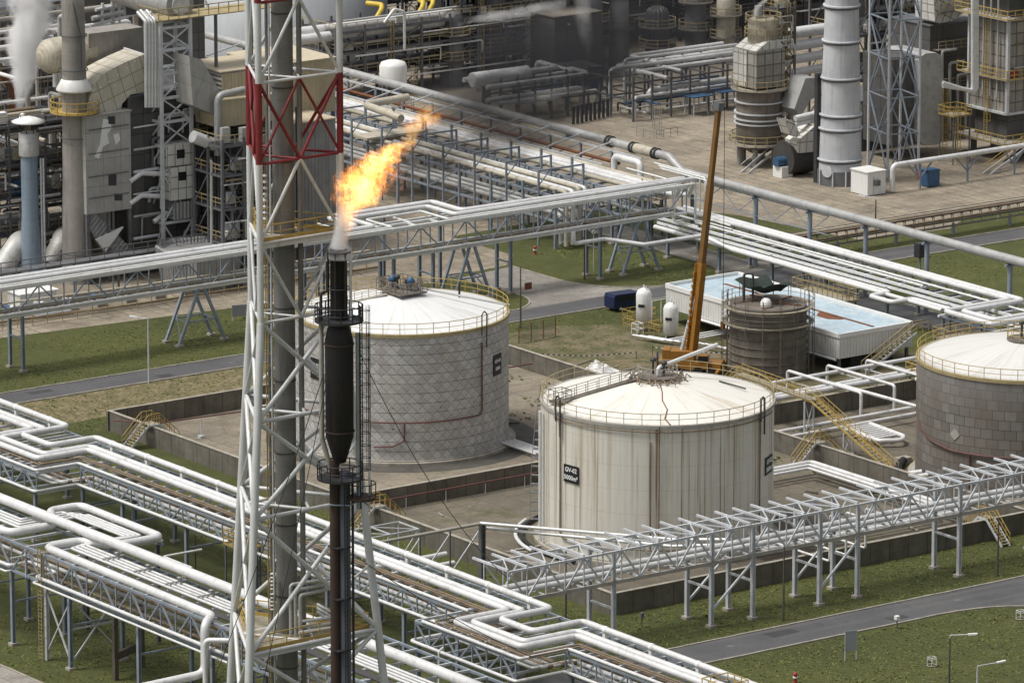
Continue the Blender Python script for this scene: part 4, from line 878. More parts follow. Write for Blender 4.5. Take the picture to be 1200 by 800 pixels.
mb = MB(); mb.box(33.5,112,-64.7,-63.75,9.98,10.12); obj('cable_tray', mb, M['dark_pipe'], label='black shade strip beside the fat near pipe of the near left rack', cat='cable tray')  # black strip added to paint the dark shaded gap between the pipes
for k in range(5):
    c_ = (36.5+k*5.2, -62.3, 10.62); obj('pipe_clamp', MB().bar((c_[0],-63.5,10.55),(c_[0],-61.2,10.55),.22,.12).lathe([(.16,10.5),(.16,10.85),(.28,10.9),(.05,10.98)],(c_[0],-62.0),8), M['drum'], label='dull grey clamp across the slim pipes of the near left rack', cat='clamp', group='grey clamps across the slim pipes')
obj('pipe_support', MB().bar((27.5,-67.8,9.3), (27.5,-63.5,9.3), .12).bar((27.5,-66.2,7.2), (27.5,-66.2,9.9), .1), M['steel_light'], r5a)
tb = obj('pipe', MB().pipe([(61,-65.9,9.0),(59.6,-67.6,9.0),(59.6,-67.6,4.7),(59.6,-84,4.4)], .24, 10, .5), M['clad'], label='slimmer white pipe dropping next to the fat elbow left of the lattice tower', cat='pipe')
mb = MB(); mb.ladder((30.2,-66.4,0), 10.6, (1,.0), .55, cage=True); obj('ladder', mb, M['yellow_pale'], label='caged yellow ladder up to the near left rack', cat='ladder', at=(30.2,-66.4,0))
cf = thing('concrete_portal', 'brown concrete portal frame under the near left rack', 'frame', (38.5, -62, 0))
for (a_, b_) in ((39.5,-64.2),(37.6,-60.2)):
    obj('post', MB().cbox(a_, b_, 3.6, .42, .42, 7.2), M['wood'], cf)
obj('tie_beam', MB().bar((39.5,-64.2,2.2), (37.6,-60.2,2.2), .3, .7), M['wood'], cf)
mb = MB(); mb.bar((34.4,-65.8,.6), (34.4,-60.2,6.8), .13); mb.bar((34.4,-60.2,.6), (34.4,-65.8,6.8), .13); mb.bar((34.4,-65.8,3.8), (34.4,-60.2,3.8), .14); obj('bracing', mb, M['steel_light'], r5); mb = MB()
mb.bar((30.4,-65.8,6.4),(34.4,-65.8,.8),.12); mb.bar((30.4,-65.8,.8),(34.4,-65.8,6.4),.12); obj('bracing', mb, M['steel_light'], r5); mb = MB(); hpost(mb, (30.4,-65.8), 0, 7.2); obj('post', mb, M['steel_light'], r5)
# ---- R6: open truss bridge in the lower right
r6 = thing('pipe_bridge', 'open truss bridge with slanting top beams crossing in front of the streaked white tank', 'pipe bridge', (55.6, 20, 0))
N6 = 50; b0, st = -33.5, 2.15
for f in (57.5, 53.8):
    obj('bottom_chord', MB().bar((f, b0, 6.2), (f, b0+N6*st, 6.2), .22, .34), M['girder_tan'], r6)
    obj('top_chord', MB().bar((f, b0, 9.1), (f, b0+N6*st, 9.1), .2), M['steel_light'], r6)
    mb = MB()
    for i in range(N6):
        b_ = b0+i*st
        mb.bar((f, b_, 6.3), (f, b_, 9.1), .1)
        u, v = (6.3, 9.1) if i % 2 else (9.1, 6.3); mb.bar((f, b_, u), (f, b_+st, v), .15)
    obj('truss_bracing', mb, M['steel_light'], r6)
for i in range(N6+1):
    b_ = b0+i*st
    obj('top_beam', MB().bar((57.5, b_, 9.28), (52.1, b_, 9.28), .2, .2), M['steel_light'], r6)
    if i < N6 and i % 2 == 0:
        mb = MB(); mb.bar((57.5, b_, 9.2), (53.8, b_+st, 9.2), .1); mb.bar((57.5, b_+2*st, 9.2), (53.8, b_+st, 9.2), .1); obj('top_bracing', mb, M['steel_light'], r6)
for i in range(0, N6+1, 1)[:49]:
    obj('cross_beam', MB().bar((57.5, b0+i*st, 6.25), (53.8, b0+i*st, 6.25), .14), M['steel_light'], r6)
for k, b_ in enumerate((-21.5,-10.1,-5.2,2.8,7.4,20,32,44,56,68)):
    for f in (57.5, 53.8):
        mb = MB(); hpost(mb, (f, b_), .25, 6.05 if f == 57.5 else 6.05, .36); mb2 = MB(); hpost(mb2, (f, b_), 6.4, 9.0, .3)
        o = obj('post', mb, M['steel_light'], r6); obj('footing', MB().cbox(f, b_, .14, .8, .8, .26), M['kerb'], o); obj('post_head', mb2, M['steel_light'], r6)
    obj('post_brace', MB().bar((57.5, b_, 3.7), (53.8, b_, 3.7), .2), M['steel_light'], r6)
for bb in ((-10.1,-5.2),(2.8,7.4)):
    for f in (57.5, 53.8): obj('post_brace', MB().bar((f, bb[0], 1.6), (f, bb[1], 5.6), .18), M['steel_light'], r6)
g6 = 'white pipes inside the open truss bridge'
pipe('white pipe inside the open truss bridge, farther of two', [(54.7,-33,6.75),(54.7,74,6.75)], .28, 'clad', g6, 10)
pipe('white pipe inside the open truss bridge, nearer of two', [(56.1,-33,6.7),(56.1,74,6.7)], .26, 'clad', g6, 10)
for k, b_ in enumerate((8, 10, 12.4)):
    pipe('slim white branch pipe turning into the open truss bridge', [(40, b_, 2.4+k*.3), (52.6, b_, 2.4+k*.3), (52.6, b_, 6.9), (55, b_, 6.9)], .12, 'white_pipe', 'branch pipes under the open truss bridge', 8)
# zig-zag white pipes leaving the pit floor right of the white tank
for k in range(3):
    pipe(['white pipe on low supports right of the streaked tank, turning back, farthest of three', 'white pipe on low supports right of the streaked tank, turning back, middle of three', 'white pipe on low supports right of the streaked tank, turning back, nearest of three'][k],
         [(18.5+k*.9, 20, 1.3), (18.5+k*.9, 33.2-k*.9, 1.3), (42.5-k*.9, 33.2-k*.9, 1.3), (42.5-k*.9, 8, 1.3)], .26-.05*k, 'clad', 'turned back pipes beside the streaked tank', 9)
# pipes in front of the mottled tank's far wall, running along b
g7 = 'white pipes between the pit walls left of the mottled tank'
for k, (a_, z, r, lb) in enumerate([(-6.6,2.6,.22,'highest white pipe left of the mottled tank, by the stair top'),(-4.4,1.9,.2,'second highest white pipe left of the mottled tank'),(-2.6,2.4,.3,'fat white pipe on the wall top left of the mottled tank'),(-1.3,2.5,.3,'fat white pipe lying in front of the wall top pipe left of the mottled tank'),(5.6,1.0,.2,'white pipe low in the pit left of the mottled tank'),(7.6,.9,.18,'lowest white pipe in the pit left of the mottled tank')]):
    pipe(lb, [(a_, 24 if k < 4 else 38.5, z), (a_, 74, z)], r, 'clad', g7, 10)
for k in range(3):
    pipe('short white branch pipe crossing the long pipes by the stair', [(-9+k*.6, 52+k*5, .3), (-9+k*.6, 52+k*5, 2.95), (3.5-k*.5, 52+k*5, 2.95), (3.5-k*.5, 52+k*5, .3)], .18, 'clad', 'short branch pipes by the stair', 8)
pipe('white pipe running from the wall top pipes down to the mottled tank', [(-1.3,52.5,2.9),(14,54,2.6),(19.5,54,2.4)], .2, 'clad', None, 8)
pipe('white pipe running to the rear of the mottled tank from the pit wall', [(3,60,3.2),(11,60,3.2),(20.5,59,3.0)], .24, 'clad', None, 8)
for k in range(9):
    b_ = 41+k*3.4; obj('pipe_support', MB().bar((-5.5,b_,0), (-5.5,b_,2.2), .12).bar((-8,b_,2.15), (-3.4,b_,2.15), .12), M['steel_light'], label='small grey pipe stand under the long white pipes behind the pit wall', cat='pipe stand', group='grey pipe stands behind the pit wall')
# thin portal and pipework between the tower and the streaked tank
pf = thing('pipe_portal', 'thin grey portal carrying one horizontal pipe left of the streaked tank', 'frame', (28, -21, 0))
obj('top_pipe', MB().pipe([(33.6,-36,6.3),(33.6,-19,6.3)], .17, 8), M['girder_tan'], pf)
for b_ in (-19.2,): 
    mb = MB(); hpost(mb, (33.6, b_), 0, 6.2, .5); obj('post', mb, M['mid_steel'], pf)
for b_ in (-22.5,-26,-29.5):
    obj('post', MB().bar((33.0, b_, 0), (33.0, b_, 6.2), .12), M['mid_steel'], pf)
for k in range(4): obj('brace', MB().bar((32.8,-33+3.6*k,1.8), (32.8,-29.4+3.6*k,5.8), .1), M['steel_light'], pf)
for k, (a_, z) in enumerate(((29.5,2.6),(30.8,2.0))):
    pipe(['pale pipe crossing below the thin portal, upper one', 'pale pipe crossing below the thin portal, lower one'][k], [(a_,-33,z),(a_,-20.5,z)], .26, 'clad', None, 9)
fw = thing('pipe_trestle', 'low steel trestle of white angles beside the thin portal', 'frame', (24, -27, 0))
mb = MB()
for k in range(5):
    b_ = -34+3.3*k; mb.bar((22,b_,0), (22,b_,4.2), .1); mb.bar((25.4,b_,0), (25.4,b_,4.2), .1); mb.bar((22,b_,4.2), (25.4,b_,4.2), .12)
    if k < 4: mb.bar((22,b_,4.2), (25.4,b_+3.3,4.2), .08); mb.bar((25.4,b_,.3), (25.4,b_+3.3,4.2), .08)
for a_ in (22, 25.4): mb.bar((a_,-34,4.2), (a_,-20.8,4.2), .12)
obj('frame', mb, M['steel_light'], fw)
pipe('red brown fire main along the pit wall inside the streaked tank pit', [(5.3,-14,1.25),(5.3,24,1.25)], .09, 'red_pipe', 'red brown fire mains by the pit walls', 7)
pipe('red brown fire main inside the quilted tank pit near its left wall', [(-37,-16,1.7),(-31,-14.2,2.4),(-31,-3,2.1),(-31,34,2.0)], .08, 'red_pipe', 'red brown fire mains by the pit walls', 7)
pipe('red brown pipe on the grass left of the pit stair', [(-33,-26,.5),(-33,-15.6,.5)], .08, 'red_pipe', 'red brown fire mains by the pit walls', 7)
for k in range(8): obj('pipe_support', MB().bar((5.4,-13.2+k*4.9,.02),(5.4,-13.2+k*4.9,1.15),.07), M['steel_light'], label='thin pale stand under the fire main in the streaked tank pit', cat='pipe stand', group='thin stands of the second fire main')
for k in range(5):
    pipe_post = obj('pipe_support', MB().bar((-31,-9+k*9,.02), (-31,-9+k*9,2.0), .1).cbox(-31,-9+k*9,.15,.6,.6,.28), M['steel_light'], label='thin white stand holding the fire main in the quilted tank pit', cat='pipe stand', group='thin white stands of the fire main')
pipe('twin white pipes slanting down in front of the streaked tank foot, upper one', [(33.6,-19.4,6.35),(49,-8,6.3),(54,-5,6.9)], .16, 'clad', 'slanting pipes at the foot of the streaked tank', 8)
pipe('twin white pipes slanting down in front of the streaked tank foot, lower one', [(33.6,-18.9,5.8),(49.4,-8.5,5.8),(54,-5.6,6.5)], .16, 'clad', 'slanting pipes at the foot of the streaked tank', 8)
# ---------------------------------------------------------------- lattice flare tower (three legs) with its stack
TX, TY = G(339, 1000); ta, tb_ = site(TX, TY)
def leg_xy(k, w):                           # leg k at widening w: world angles of the three legs
    an = radians((8, 128, 248)[k]); return site(TX+4.6*w*cos(an), TY+4.6*w*sin(an))
lev_px = [-185, -92, 4, 98, 193, 286, 379, 492, 603, 757]
fy = TY+4.6*sin(radians(248))
zl = [zat(fy, y) for y in lev_px]; zk = zl[6]; zb = 0.0
def wid(z): return 1.0 if z >= zk else 1.0+(zk-z)/zk*1.05
levels = zl+[zl[-1]*.5, 0.0]
tower = thing('flare_tower', 'tall three legged white lattice tower with a red painted section holding a grey stack', 'tower', (ta, tb_, 0))
def lp_(k, z): a, b = leg_xy(k, wid(z)); return (a, b, z)
for i in range(len(levels)-1):
    z1_, z0_ = levels[i], levels[i+1]; red = (i in (1, 3)); mt = M['tower_red'] if red else M['tower_white']
    rl = .33 if z0_ < zk-1 else .27
    for k in range(3):
        obj('leg', MB().tube(lp_(k, z0_), lp_(k, z1_), rl, 12), mt, tower)
    br = MB(); hz = MB()
    for k in range(3):
        A0, A1 = Vector(lp_(k, z0_)), Vector(lp_(k, z1_)); B0, B1 = Vector(lp_((k+1) % 3, z0_)), Vector(lp_((k+1) % 3, z1_))
        r_ = .14 if z0_ >= zk-1 else .19
        up = (i % 2 == 0)
        if i >= 6:
            br.tube(A0, B1, r_, 8) if (i+k) % 2 else br.tube(A1, B0, r_, 8)
            br.tube(A1, B0, r_*.99, 8) if (i+k) % 2 else br.tube(A0, B1, r_*.99, 8)
        elif up:
            br.tube((A1+B1)/2, A0, r_, 8); br.tube((A1+B1)/2, B0, r_, 8)
        else:
            br.tube((A0+B0)/2, A1, r_, 8); br.tube((A0+B0)/2, B1, r_, 8)
            if red: br.tube((A1+B1)/2, A0, r_*.8, 8); br.tube((A1+B1)/2, B0, r_*.8, 8)
        hz.tube(A0, B0, r_*.9, 8)
        if i < 9: hz.tube((A0+B0)/2, (B0+Vector(lp_((k+2) % 3, z0_)))/2, r_*.7, 8)
    obj('diagonal_bracing', br, mt, tower); obj('horizontal_bracing', hz, mt, tower)
stk = obj('stack', MB().lathe([(.86, 0), (.86, 74)], (ta, tb_), 28), M['stack'], tower)
for z in range(4, 72, 6): obj('stack_ring', MB().lathe([(.87, z), (.9, z), (.9, z+.12), (.87, z+.12)], (ta, tb_), 28, smooth=False, cap=False), M['dark_pipe'], stk)
def tw(dx, dy): return site(TX+dx, TY+dy)
for dx, dy, r, m_ in ((1.35, -.4, .22, 'stack'), (-1.25, .9, .17, 'stack'), (-1.0, -1.2, .08, 'steel_light')):
    p = tw(dx, dy); obj('riser_pipe', MB().tube((*p, 0), (*p, 72), r, 10), M[m_], tower)
p = tw(-1.5, .2); mb = MB(); mb.ladder((*p, 1.0), zl[5]+3, (S36*.9, -.4), .55, cage=True); obj('caged_ladder', mb, M['yellow'], tower)
for lv, nm in ((5, 'upper'), (9, 'lower')):
    z = levels[lv]; w = wid(z); C = [leg_xy(k, w*.97) for k in range(3)]
    mb = MB(); mb.prism([C[k] for k in range(3)], z-.02, z+.06); pf_ = obj('platform', mb, M['grating'], tower)
    g = MB()
    for k in range(3): g.bar((*C[k], z-.25), (*C[(k+1)%3], z-.25), .16, .42)
    obj('girder', g, M['tower_white'], pf_)
    g = MB(); Ci = [leg_xy(k, w*.9) for k in range(3)]
    for k in range(3): g.bar((*Ci[k], z+.2), (*Ci[(k+1)%3], z+.2), .05, .34)
    obj('toe_board', g, M['yellow'], pf_)
    g = MB(); g.rail([(*Ci[k], z+.1) for k in range(3)], 1.25, 1.7, .04, closed=True); obj('railing', g, M['yellow'], pf_)
g = MB()                                    # bent pipes standing on the lower platform
z = levels[9]
for k in range(3):
    p = tw(.35+.38*k, -1.5); q = tw(3.4, .1+.15*k)
    g.pipe([(*p, z), (*p, z+4.4-.45*k), (*q, z+4.4-.45*k), (*tw(4.0, 1.5+.1*k), z+4.4-.45*k)], .15, 9, .3)
obj('bent_pipe', g, M['clad_dull'], tower)
g = MB()
for k in range(3):
    p = tw(1.0, -1.9+.5*k); q = tw(4.2, -.3+.5*k); g.pipe([(*p, z+.5+.3*k), (*q, z+.5+.3*k), (*tw(2.4, 1.4+.4*k), z+1.3+.2*k)], .13, 9, .3)
obj('bent_pipe', g, M['clad'], tower)
for k in range(10): obj('insulator', MB().lathe([(.03, z+2.2+k*.32), (.24, z+2.28+k*.32), (.03, z+2.36+k*.32)], tw(-1.1, -1.3 if k < 5 else -.9), 10), M['white'], tower)
for k in range(8): obj('insulator', MB().lathe([(.03, zl[5]+1.2+k*.5), (.3, zl[5]+1.3+k*.5), (.03, zl[5]+1.45+k*.5)], tw(-1.45, -.8), 10), M['white'], tower)
for k in range(3):
    a, b = leg_xy(k, wid(0)); obj('footing', MB().cbox(a, b, .3, 1.8, 1.8, .58), M['kerb'], tower)
# ---------------------------------------------------------------- black flare stack in front of the tower
FY = TY-6.6; FZ = 30.0
FX = (398.8-600)/F*(FY*CS+(CH-FZ)*SN); fa, fb = site(FX, FY)
zz = lambda y: zat(FY, y)
flare = thing('flare_stack', 'sooty black flare stack with ring platforms and burning tip beside the lattice tower', 'flare stack', (fa, fb, 0))
zt, zp1, zc0, zc1, zc2, zc3, zp2, zp3 = [zz(y) for y in (291, 374, 383, 399, 511, 541, 558, 590)]
obj('tip', MB().lathe([(.7, zp1-.3), (.7, zp1+1), (.66, zt-.6), (.74, zt-.5), (.7, zt), (.55, zt), (.5, zt-.8)], (fa, fb), 28), M['flare_black'], flare)
mb = MB()
for k in range(14):
    t_ = 2*pi*k/14; p = (fa+.92*cos(t_), fb+.92*sin(t_))
    if k % 2 == 0: mb.tube((*p, zp1+.2), (*p, zt-.2), .06, 6)
mb.sweep(circ((fa, fb), 0.95, zt-.25, 20), .06, 6); mb.sweep(circ((fa, fb), 0.92, zt-3.2, 20), .045, 6)
obj('steam_pipes', mb, M['sooty'], flare)
obj('bottle', MB().lathe([(.5, zc3), (.55, zc3+.2), (1.12, zc2), (1.14, zc1), (.9, zc0), (.7, zp1-.2)], (fa, fb), 32), M['flare_black'], flare)
mb = MB()
for z in (zc1-.3, zc2+.4): obj('band', MB().lathe([(1.15, z), (1.2, z), (1.2, z+.12), (1.15, z+.12)], (fa, fb), 32, smooth=False, cap=False), M['flare_brown'], flare)
for (z, R_, nm) in ((zp1-.15, 1.95, 1), (zp2-.2, 1.85, 2)):
    q = obj('ring_platform', MB().lathe([(R_, z), (R_, z+.16), (.6, z+.17)], (fa, fb), 28, smooth=False), M['sooty'], flare)
    g = MB()
    for h_ in (.6, 1.2): g.sweep(circ((fa, fb), R_-.05, z+.1+h_, 28), .05, 6)
    for k in range(12): t_ = 2*pi*k/12; g.bar((fa+(R_-.05)*cos(t_), fb+(R_-.05)*sin(t_), z+.1), (fa+(R_-.05)*cos(t_), fb+(R_-.05)*sin(t_), z+1.3), .07)
    obj('guard_rail', g, M['sooty'], q)
def fw_(dx, dy): return site(FX+dx, FY+dy)
p = fw_(1.75, -.2); z3 = zz(582)
q = obj('ring_platform', MB().lathe([(1.15, z3-.1), (1.15, z3+.12)], p, 16, smooth=False), M['flare_brown'], flare)
g = MB(); g.sweep(circ(p, 1.1, z3+1.2, 16), .045, 6)
for k in range(7): t_ = 2*pi*k/7; g.bar((p[0]+1.1*cos(t_), p[1]+1.1*sin(t_), z3), (p[0]+1.1*cos(t_), p[1]+1.1*sin(t_), z3+1.2), .06)
obj('guard_rail', g, M['sooty'], q)
p = fw_(-.45, 0); obj('riser', MB().tube((*p, 0), (*p, zc3+.2), .4, 18), M['flare_brown'], flare)
p = fw_(.35, .1); obj('riser', MB().tube((*p, 0), (*p, zp2+.4), .46, 18), M['flare_grey'], flare)
p = fw_(-1.42, .2); obj('side_riser', MB().pipe([(*fw_(-.8, .2), zc3-.4), (*fw_(-1.42, .2), zc2-.2), (*p, zp1-.3)], .2, 10, .4), M['girder_tan'], flare)
p = fw_(-1.4, -.5); obj('pilot_pipe', MB().pipe([(*p, zp1), (*p, zp1+2.3), (*fw_(-.9, -.3), zp1+2.3), (*fw_(-.9, -.3), zt-1)], .12, 8), M['sooty'], flare)
p = fw_(.95, -.3); obj('pilot_pipe', MB().tube((*p, zp1), (*p, zt-.4), .11, 8), M['clad'], flare)
p = fw_(1.75, -.5); mb = MB(); mb.ladder((*p, z3+.2), zp1+1.3, (S36, -C36), .5, cage=True); obj('caged_ladder', mb, M['sooty'], flare)
for dx, r_, m_ in ((1.45, .16, 'clad_dull'), (1.62, .1, 'blue'), (2.35, .09, 'clad')):
    p = fw_(dx, .1); obj('service_pipe', MB().tube((*p, z3-1), (*p, zc1+.6), r_, 8), M[m_], flare)
p = fw_(.45, -.52); mb = MB(); mb.ladder((*p, 1), zp2-.4, (S36*.9, -C36), .5); obj('ladder', mb, M['sooty'], flare)
p = fw_(1.0, -.3); obj('cable_tray', MB().bar((*p, 0), (*p, zp2), .12, .2), M['sooty'], flare)
for z in (zz(640), zz(700), zz(760)): obj('bracket', MB().cbox(*fw_(-.05, 0), z, 1.4, 1.4, .08), M['sooty'], flare)
mb = MB()
for y in (590,): mb.sweep([(*fw_(-.9, -.4), zz(y)), (*fw_(.8, -.6), zz(y)), (*fw_(1.6, -.2), zz(y)+.4), (*fw_(2.3, .2), zz(y)-.2)], .08, 6)
obj('bracket', mb, M['steel'], flare)
for z in (zp1-2, zp2+1, zz(690)):
    p = fw_(0, 0); q = leg_xy(0, wid(z)); obj('tie_arm', MB().bar((*p, z), (q[0], q[1], z), .16), M['tower_white'], flare)
def cable(label, p, q, sag=1.2):
    P = [Vector(p).lerp(Vector(q), k/16)-Vector((0, 0, sag*4*(k/16)*(1-k/16))) for k in range(17)]
    return obj('guy_cable', MB().sweep(P, .035, 6), M['black_cable'], None, label, 'cable', 'black guy cables of the flare stack')
cable('black guy cable sagging down right from the flare stack towards the thin portal', (*fw_(1.6, -.1), zz(412)), (54, -31, 7.4), 2.0)
cable('black guy cable falling steeply left of the black flare bottle', (*fw_(-1.3, -.6), zz(440)), (93, -97, 1), 1.5)
cable('black guy cable falling beside the steep left one', (*fw_(-1.0, -.8), zz(446)), (99, -93, 1), 1.5)
cable('black guy cable crossing the right tower leg towards the second loop bay', (*fw_(1.3, -.5), zz(650)), (77, -44, 7.2), .6)
# ---------------------------------------------------------------- white building, crane, vessels, van, stairs, lamps, signs
bd = thing('plant_building', 'long white sheet clad building on stilts with pale blue flat roof and rust stain', 'building', (-29.7, 68, 0))
a0, a1, b0, b1 = -45.2, -14, 63.2, 73.6; zf, zr = 1.7, 4.3
obj('wall', MB().box(a0, a1, b0, b1, zf, zr-.25), M['white_corr'], bd)
rf = obj('roof', MB().box(a0+.2, a1-.2, b0+.2, b1-.2, zr-.24, zr-.12), M['blue_roof'], bd)
mb = MB()
for p, q in (((a0,b0),(a1,b0)),((a1,b0),(a1,b1)),((a1,b1),(a0,b1)),((a0,b1),(a0,b0))): mb.bar((*p, zr-.02), (*q, zr-.02), .22, .5)
obj('parapet', mb, M['white'], bd)
mb = MB(); mb.bar((a0+3, 69.3, zr-.08), (a1-1.6, 69.3, zr-.08), .35, .06); obj('roof_seam', mb, M['rust'], rf)
mb = MB(); mb.prism([(-22.5+1.9*cos(t)*(1+.25*sin(3*t)), 68.5+1.1*sin(t)*(1+.2*cos(2*t))) for t in [2*pi*k/18 for k in range(18)]], zr-.12, zr-.085); obj('rust_patch', mb, M['rust'], rf)
for k in range(7):
    a_ = a0+.5+(a1-a0-1)*k/6
    for b_ in (b0+.4, b1-.4): obj('stilt', MB().bar((a_, b_, 0), (a_, b_, zf), .3), M['mid_steel'], bd)
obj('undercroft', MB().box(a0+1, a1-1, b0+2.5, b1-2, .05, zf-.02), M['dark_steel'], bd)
obj('gutter_pipe', MB().tube((a0+5, b0-.25, zf-.12), (a1-.3, b0-.25, zf-.12), .16, 8), M['white'], bd)
mb = MB(); mb.bar((a0-.5, b0+1, 0), (a0-.5, b0+1, 2.6), .1); mb.bar((a0-.5, b0-1.6, 0), (a0-.5, b0-1.6, 2.6), .1); mb.bar((a0-.5,b0-1.6,2.6),(a0-.5,b0+1,2.6),.1); mb.bar((a0-.5,b0-.3,0),(a0-.5,b0-.3,2.6),.08); obj('side_frame', mb, M['white'], bd)
# vessels
def vessel(label, c, r, h, foot):
    t = thing('pressure_vessel', label, 'tank', (*c, 0), 'white upright vessels by the crane')
    obj('body', MB().lathe([(r*.55, foot-.25), (r, foot), (r, foot+h), (r*.82, foot+h+.35), (r*.4, foot+h+.6), (.05, foot+h+.68)], c, 24), M['white_tank'], t)
    for k in range(3): t_ = 2*pi*k/3+.6; obj('leg', MB().bar((c[0]+r*.8*cos(t_), c[1]+r*.8*sin(t_), 0), (c[0]+r*.8*cos(t_), c[1]+r*.8*sin(t_), foot+.3), .14), M['steel_light'], t)
    an = ang(-18); n = Vector((cos(an), sin(an), 0)); rt = Vector((-sin(an), cos(an), 0)); p = Vector((*c, foot+h*.62))+n*(r+.05)
    obj('name_plate', MB().bar(p-rt*.38, p+rt*.38, .06, .34), M['sign_black'], t)
    mb = MB(); mb.tube((c[0], c[1], foot+h+.6), (c[0], c[1], foot+h+1.0), .1, 8); mb.tube((c[0]+.4, c[1], foot+h+.5), (c[0]+.4, c[1], foot+h+.9), .07, 8); obj('top_nozzle', mb, M['white_tank'], t)
vessel('taller white upright vessel beside the dark blue van', (-43.3, 58.6), .88, 3.3, 1.0)
vessel('shorter white upright vessel nearest the orange crane', (-38.8, 59.0), .85, 2.9, .5)
def fence_pen(label, a, b, la, lb, m='yellow'):
    mb = MB(); mb.rail([(a,b,.1),(a+la,b,.1),(a+la,b+lb,.1),(a,b+lb,.1)], 1.3, 1.0, .035, closed=True); return obj('guard_railing', mb, M[m], label=label, cat='railing')
fence_pen('yellow guard railing around the foot of the taller white vessel', -45.2, 57.2, 3.4, 2.4); fence_pen('yellow guard railing between the two white vessels', -41.6, 58.0, 2.0, 2.2); fence_pen('white ladder frame in front of the taller white vessel', -42.4, 56.2, 1.0, .9, 'white')
fence_pen('yellow guard railing on the grass behind the van side of the vessels', -48.6, 59.6, 2.0, 3.2)
for k in range(3): pipe('low white pipe run at the foot of the white vessels', [(-40.6+k*.8, 55+k*.5, .5), (-36.4+k*.8, 56.2+k*.5, .5), (-36.4+k*.8, 66, .6)], .13, 'clad', 'low pipes at the white vessels', 8)
for k in range(5): pipe('low white pipe on the ground behind the streaked tank roof', [(-35+k*1.1, 58.4, .4+.1*k), (-30+k*1.1, 58.8, .4+.1*k), (-29+k*.9, 66-k*.6, .5)], .13, 'clad', 'low pipes behind the roof of the streaked tank', 8)
# van
def van():
    c = (-53.4, 63.9); t = thing('parked_van', 'dark blue van parked on the road behind the white vessels', 'van', (*c, 0))
    L, Wd = 5.2, 1.9; x0, x1 = c[1]-L/2, c[1]+L/2; y0, y1 = c[0]-Wd/2, c[0]+Wd/2
    prof = [(x0, .45), (x1, .45), (x1, 1.0), (x1-.7, 1.15), (x1-1.5, 1.95), (x0+.2, 2.05), (x0, 1.7)]
    P = [(y0, p[0], p[1]) for p in prof]; mb = MB(); mb.extrude(P[::-1], (Wd, 0, 0)); o = obj('body', mb, M['van'], t)
    bv = o.modifiers.new('bevel', 'BEVEL'); bv.width = .12; bv.segments = 3
    for y in (y0-.012, y1+.012):
        for q0, q1 in ((x0+.5, x0+1.7), (x0+1.9, x0+2.9), (x0+3.1, x0+3.9)): obj('window', MB().box(y-.01, y+.01, q0, q1, 1.25, 1.78), M['glass'], t); obj('windscreen', MB().bar((c[0], x1-.78, 1.2), (c[0], x1-1.42, 1.87), 1.6, .03, up=(0, .5, .9)), M['glass'], t)
    for xx in (x0+.95, x1-.95):
        for y in (y0+.1, y1-.1):
            w_ = obj('wheel', MB().tube((y-.12, xx, .36), (y+.12, xx, .36), .36, 18), M['rubber'], t); obj('rim', MB().tube((y-.13, xx, .36), (y+.13, xx, .36), .2, 12), M['steel_light'], w_)
    for y in (y0+.25, y1-.25): obj('headlight', MB().cbox(y, x1+.01, .85, .3, .05, .16), M['lamp_white'], t)
van()
# crane: boom leans slightly to the right
CB = S(808, 437); cr = thing('mobile_crane', 'orange mobile crane with its telescopic boom raised high behind the white tank', 'crane', (*CB, 0))
def cp(dx, dy, z): a, b = site(*(Vector(W(CB[0], CB[1], 0).xy)+Vector((dx, dy)))); return (a, b, z)
mb = MB(); mb.bar(cp(-3.2, .9, 1.1), cp(3.6, -.9, 1.1), 2.2, .8); obj('chassis', mb, M['orange'], cr)
for s_ in (-2.6, -1.4, 1.2, 2.5):
    for w_ in (-1.05, 1.05):
        p = cp(s_-.22*w_, -s_*.25-w_, .55); q = cp(s_-.22*w_*1.35, -s_*.25-w_*1.35, .55); o = obj('wheel', MB().tube(p, q, .55, 16), M['rubber'], cr)
mb = MB(); mb.bar(cp(-2.2, .4, 2.1), cp(.6, -.2, 2.1), 1.8, 1.0); mb.bar(cp(-2.9, .5, 2.1), cp(-2.1, .4, 2.1), 1.9, 1.2); obj('turntable_house', mb, M['orange'], cr)
mb = MB(); mb.bar(cp(1.0, -1.2, 1.6), cp(2.0, -1.4, 1.6), 1.0, 1.5); o = obj('cab', mb, M['orange'], cr); obj('window', MB().bar(cp(.96, -1.25, 2.0), cp(2.05, -1.45, 2.0), 1.04, .6), M['glass'], o)
base = Vector(cp(.3, 0, 2.6)); tip = Vector(cp(3.0, .8, zat(W(CB[0], CB[1], 0).y+.8, 126)))
d = tip-base
obj('boom_base', MB().bar(base, base+d*.36, .72, .95), M['orange'], cr)
obj('boom_section', MB().bar(base+d*.3, base+d*.68, .55, .7), M['boom_dark'], cr); obj('boom_section', MB().bar(base+d*.62, tip, .44, .56), M['boom_dark'], cr)
obj('boom_head', MB().bar(tip-d*.012, tip+d*.02, .7, .9), M['mid_steel'], cr)
obj('luffing_ram', MB().tube(cp(-1.0, .3, 2.0), base+d*.3+Vector((0,0,-.2)), .2, 10), M['steel_light'], cr)
mb = MB(); e = Vector(cp(.6, 0, 0))-Vector(cp(0, 0, 0))
for k in range(12): mb.cbox(*(base+d*(.03+.026*k)-e*1.1), .3, .3, .4)
mb.bar(base-e*1.1, base+d*.36-e*1.1, .12); obj('hose_guide', mb, M['orange'], cr)
mb = MB(); tp = tip+d*.02; mb.bar(tp+e*1.0, (tp.x+e.x, tp.y+e.y, 5.5), .045); obj('hoist_rope', mb, M['black_cable'], cr)
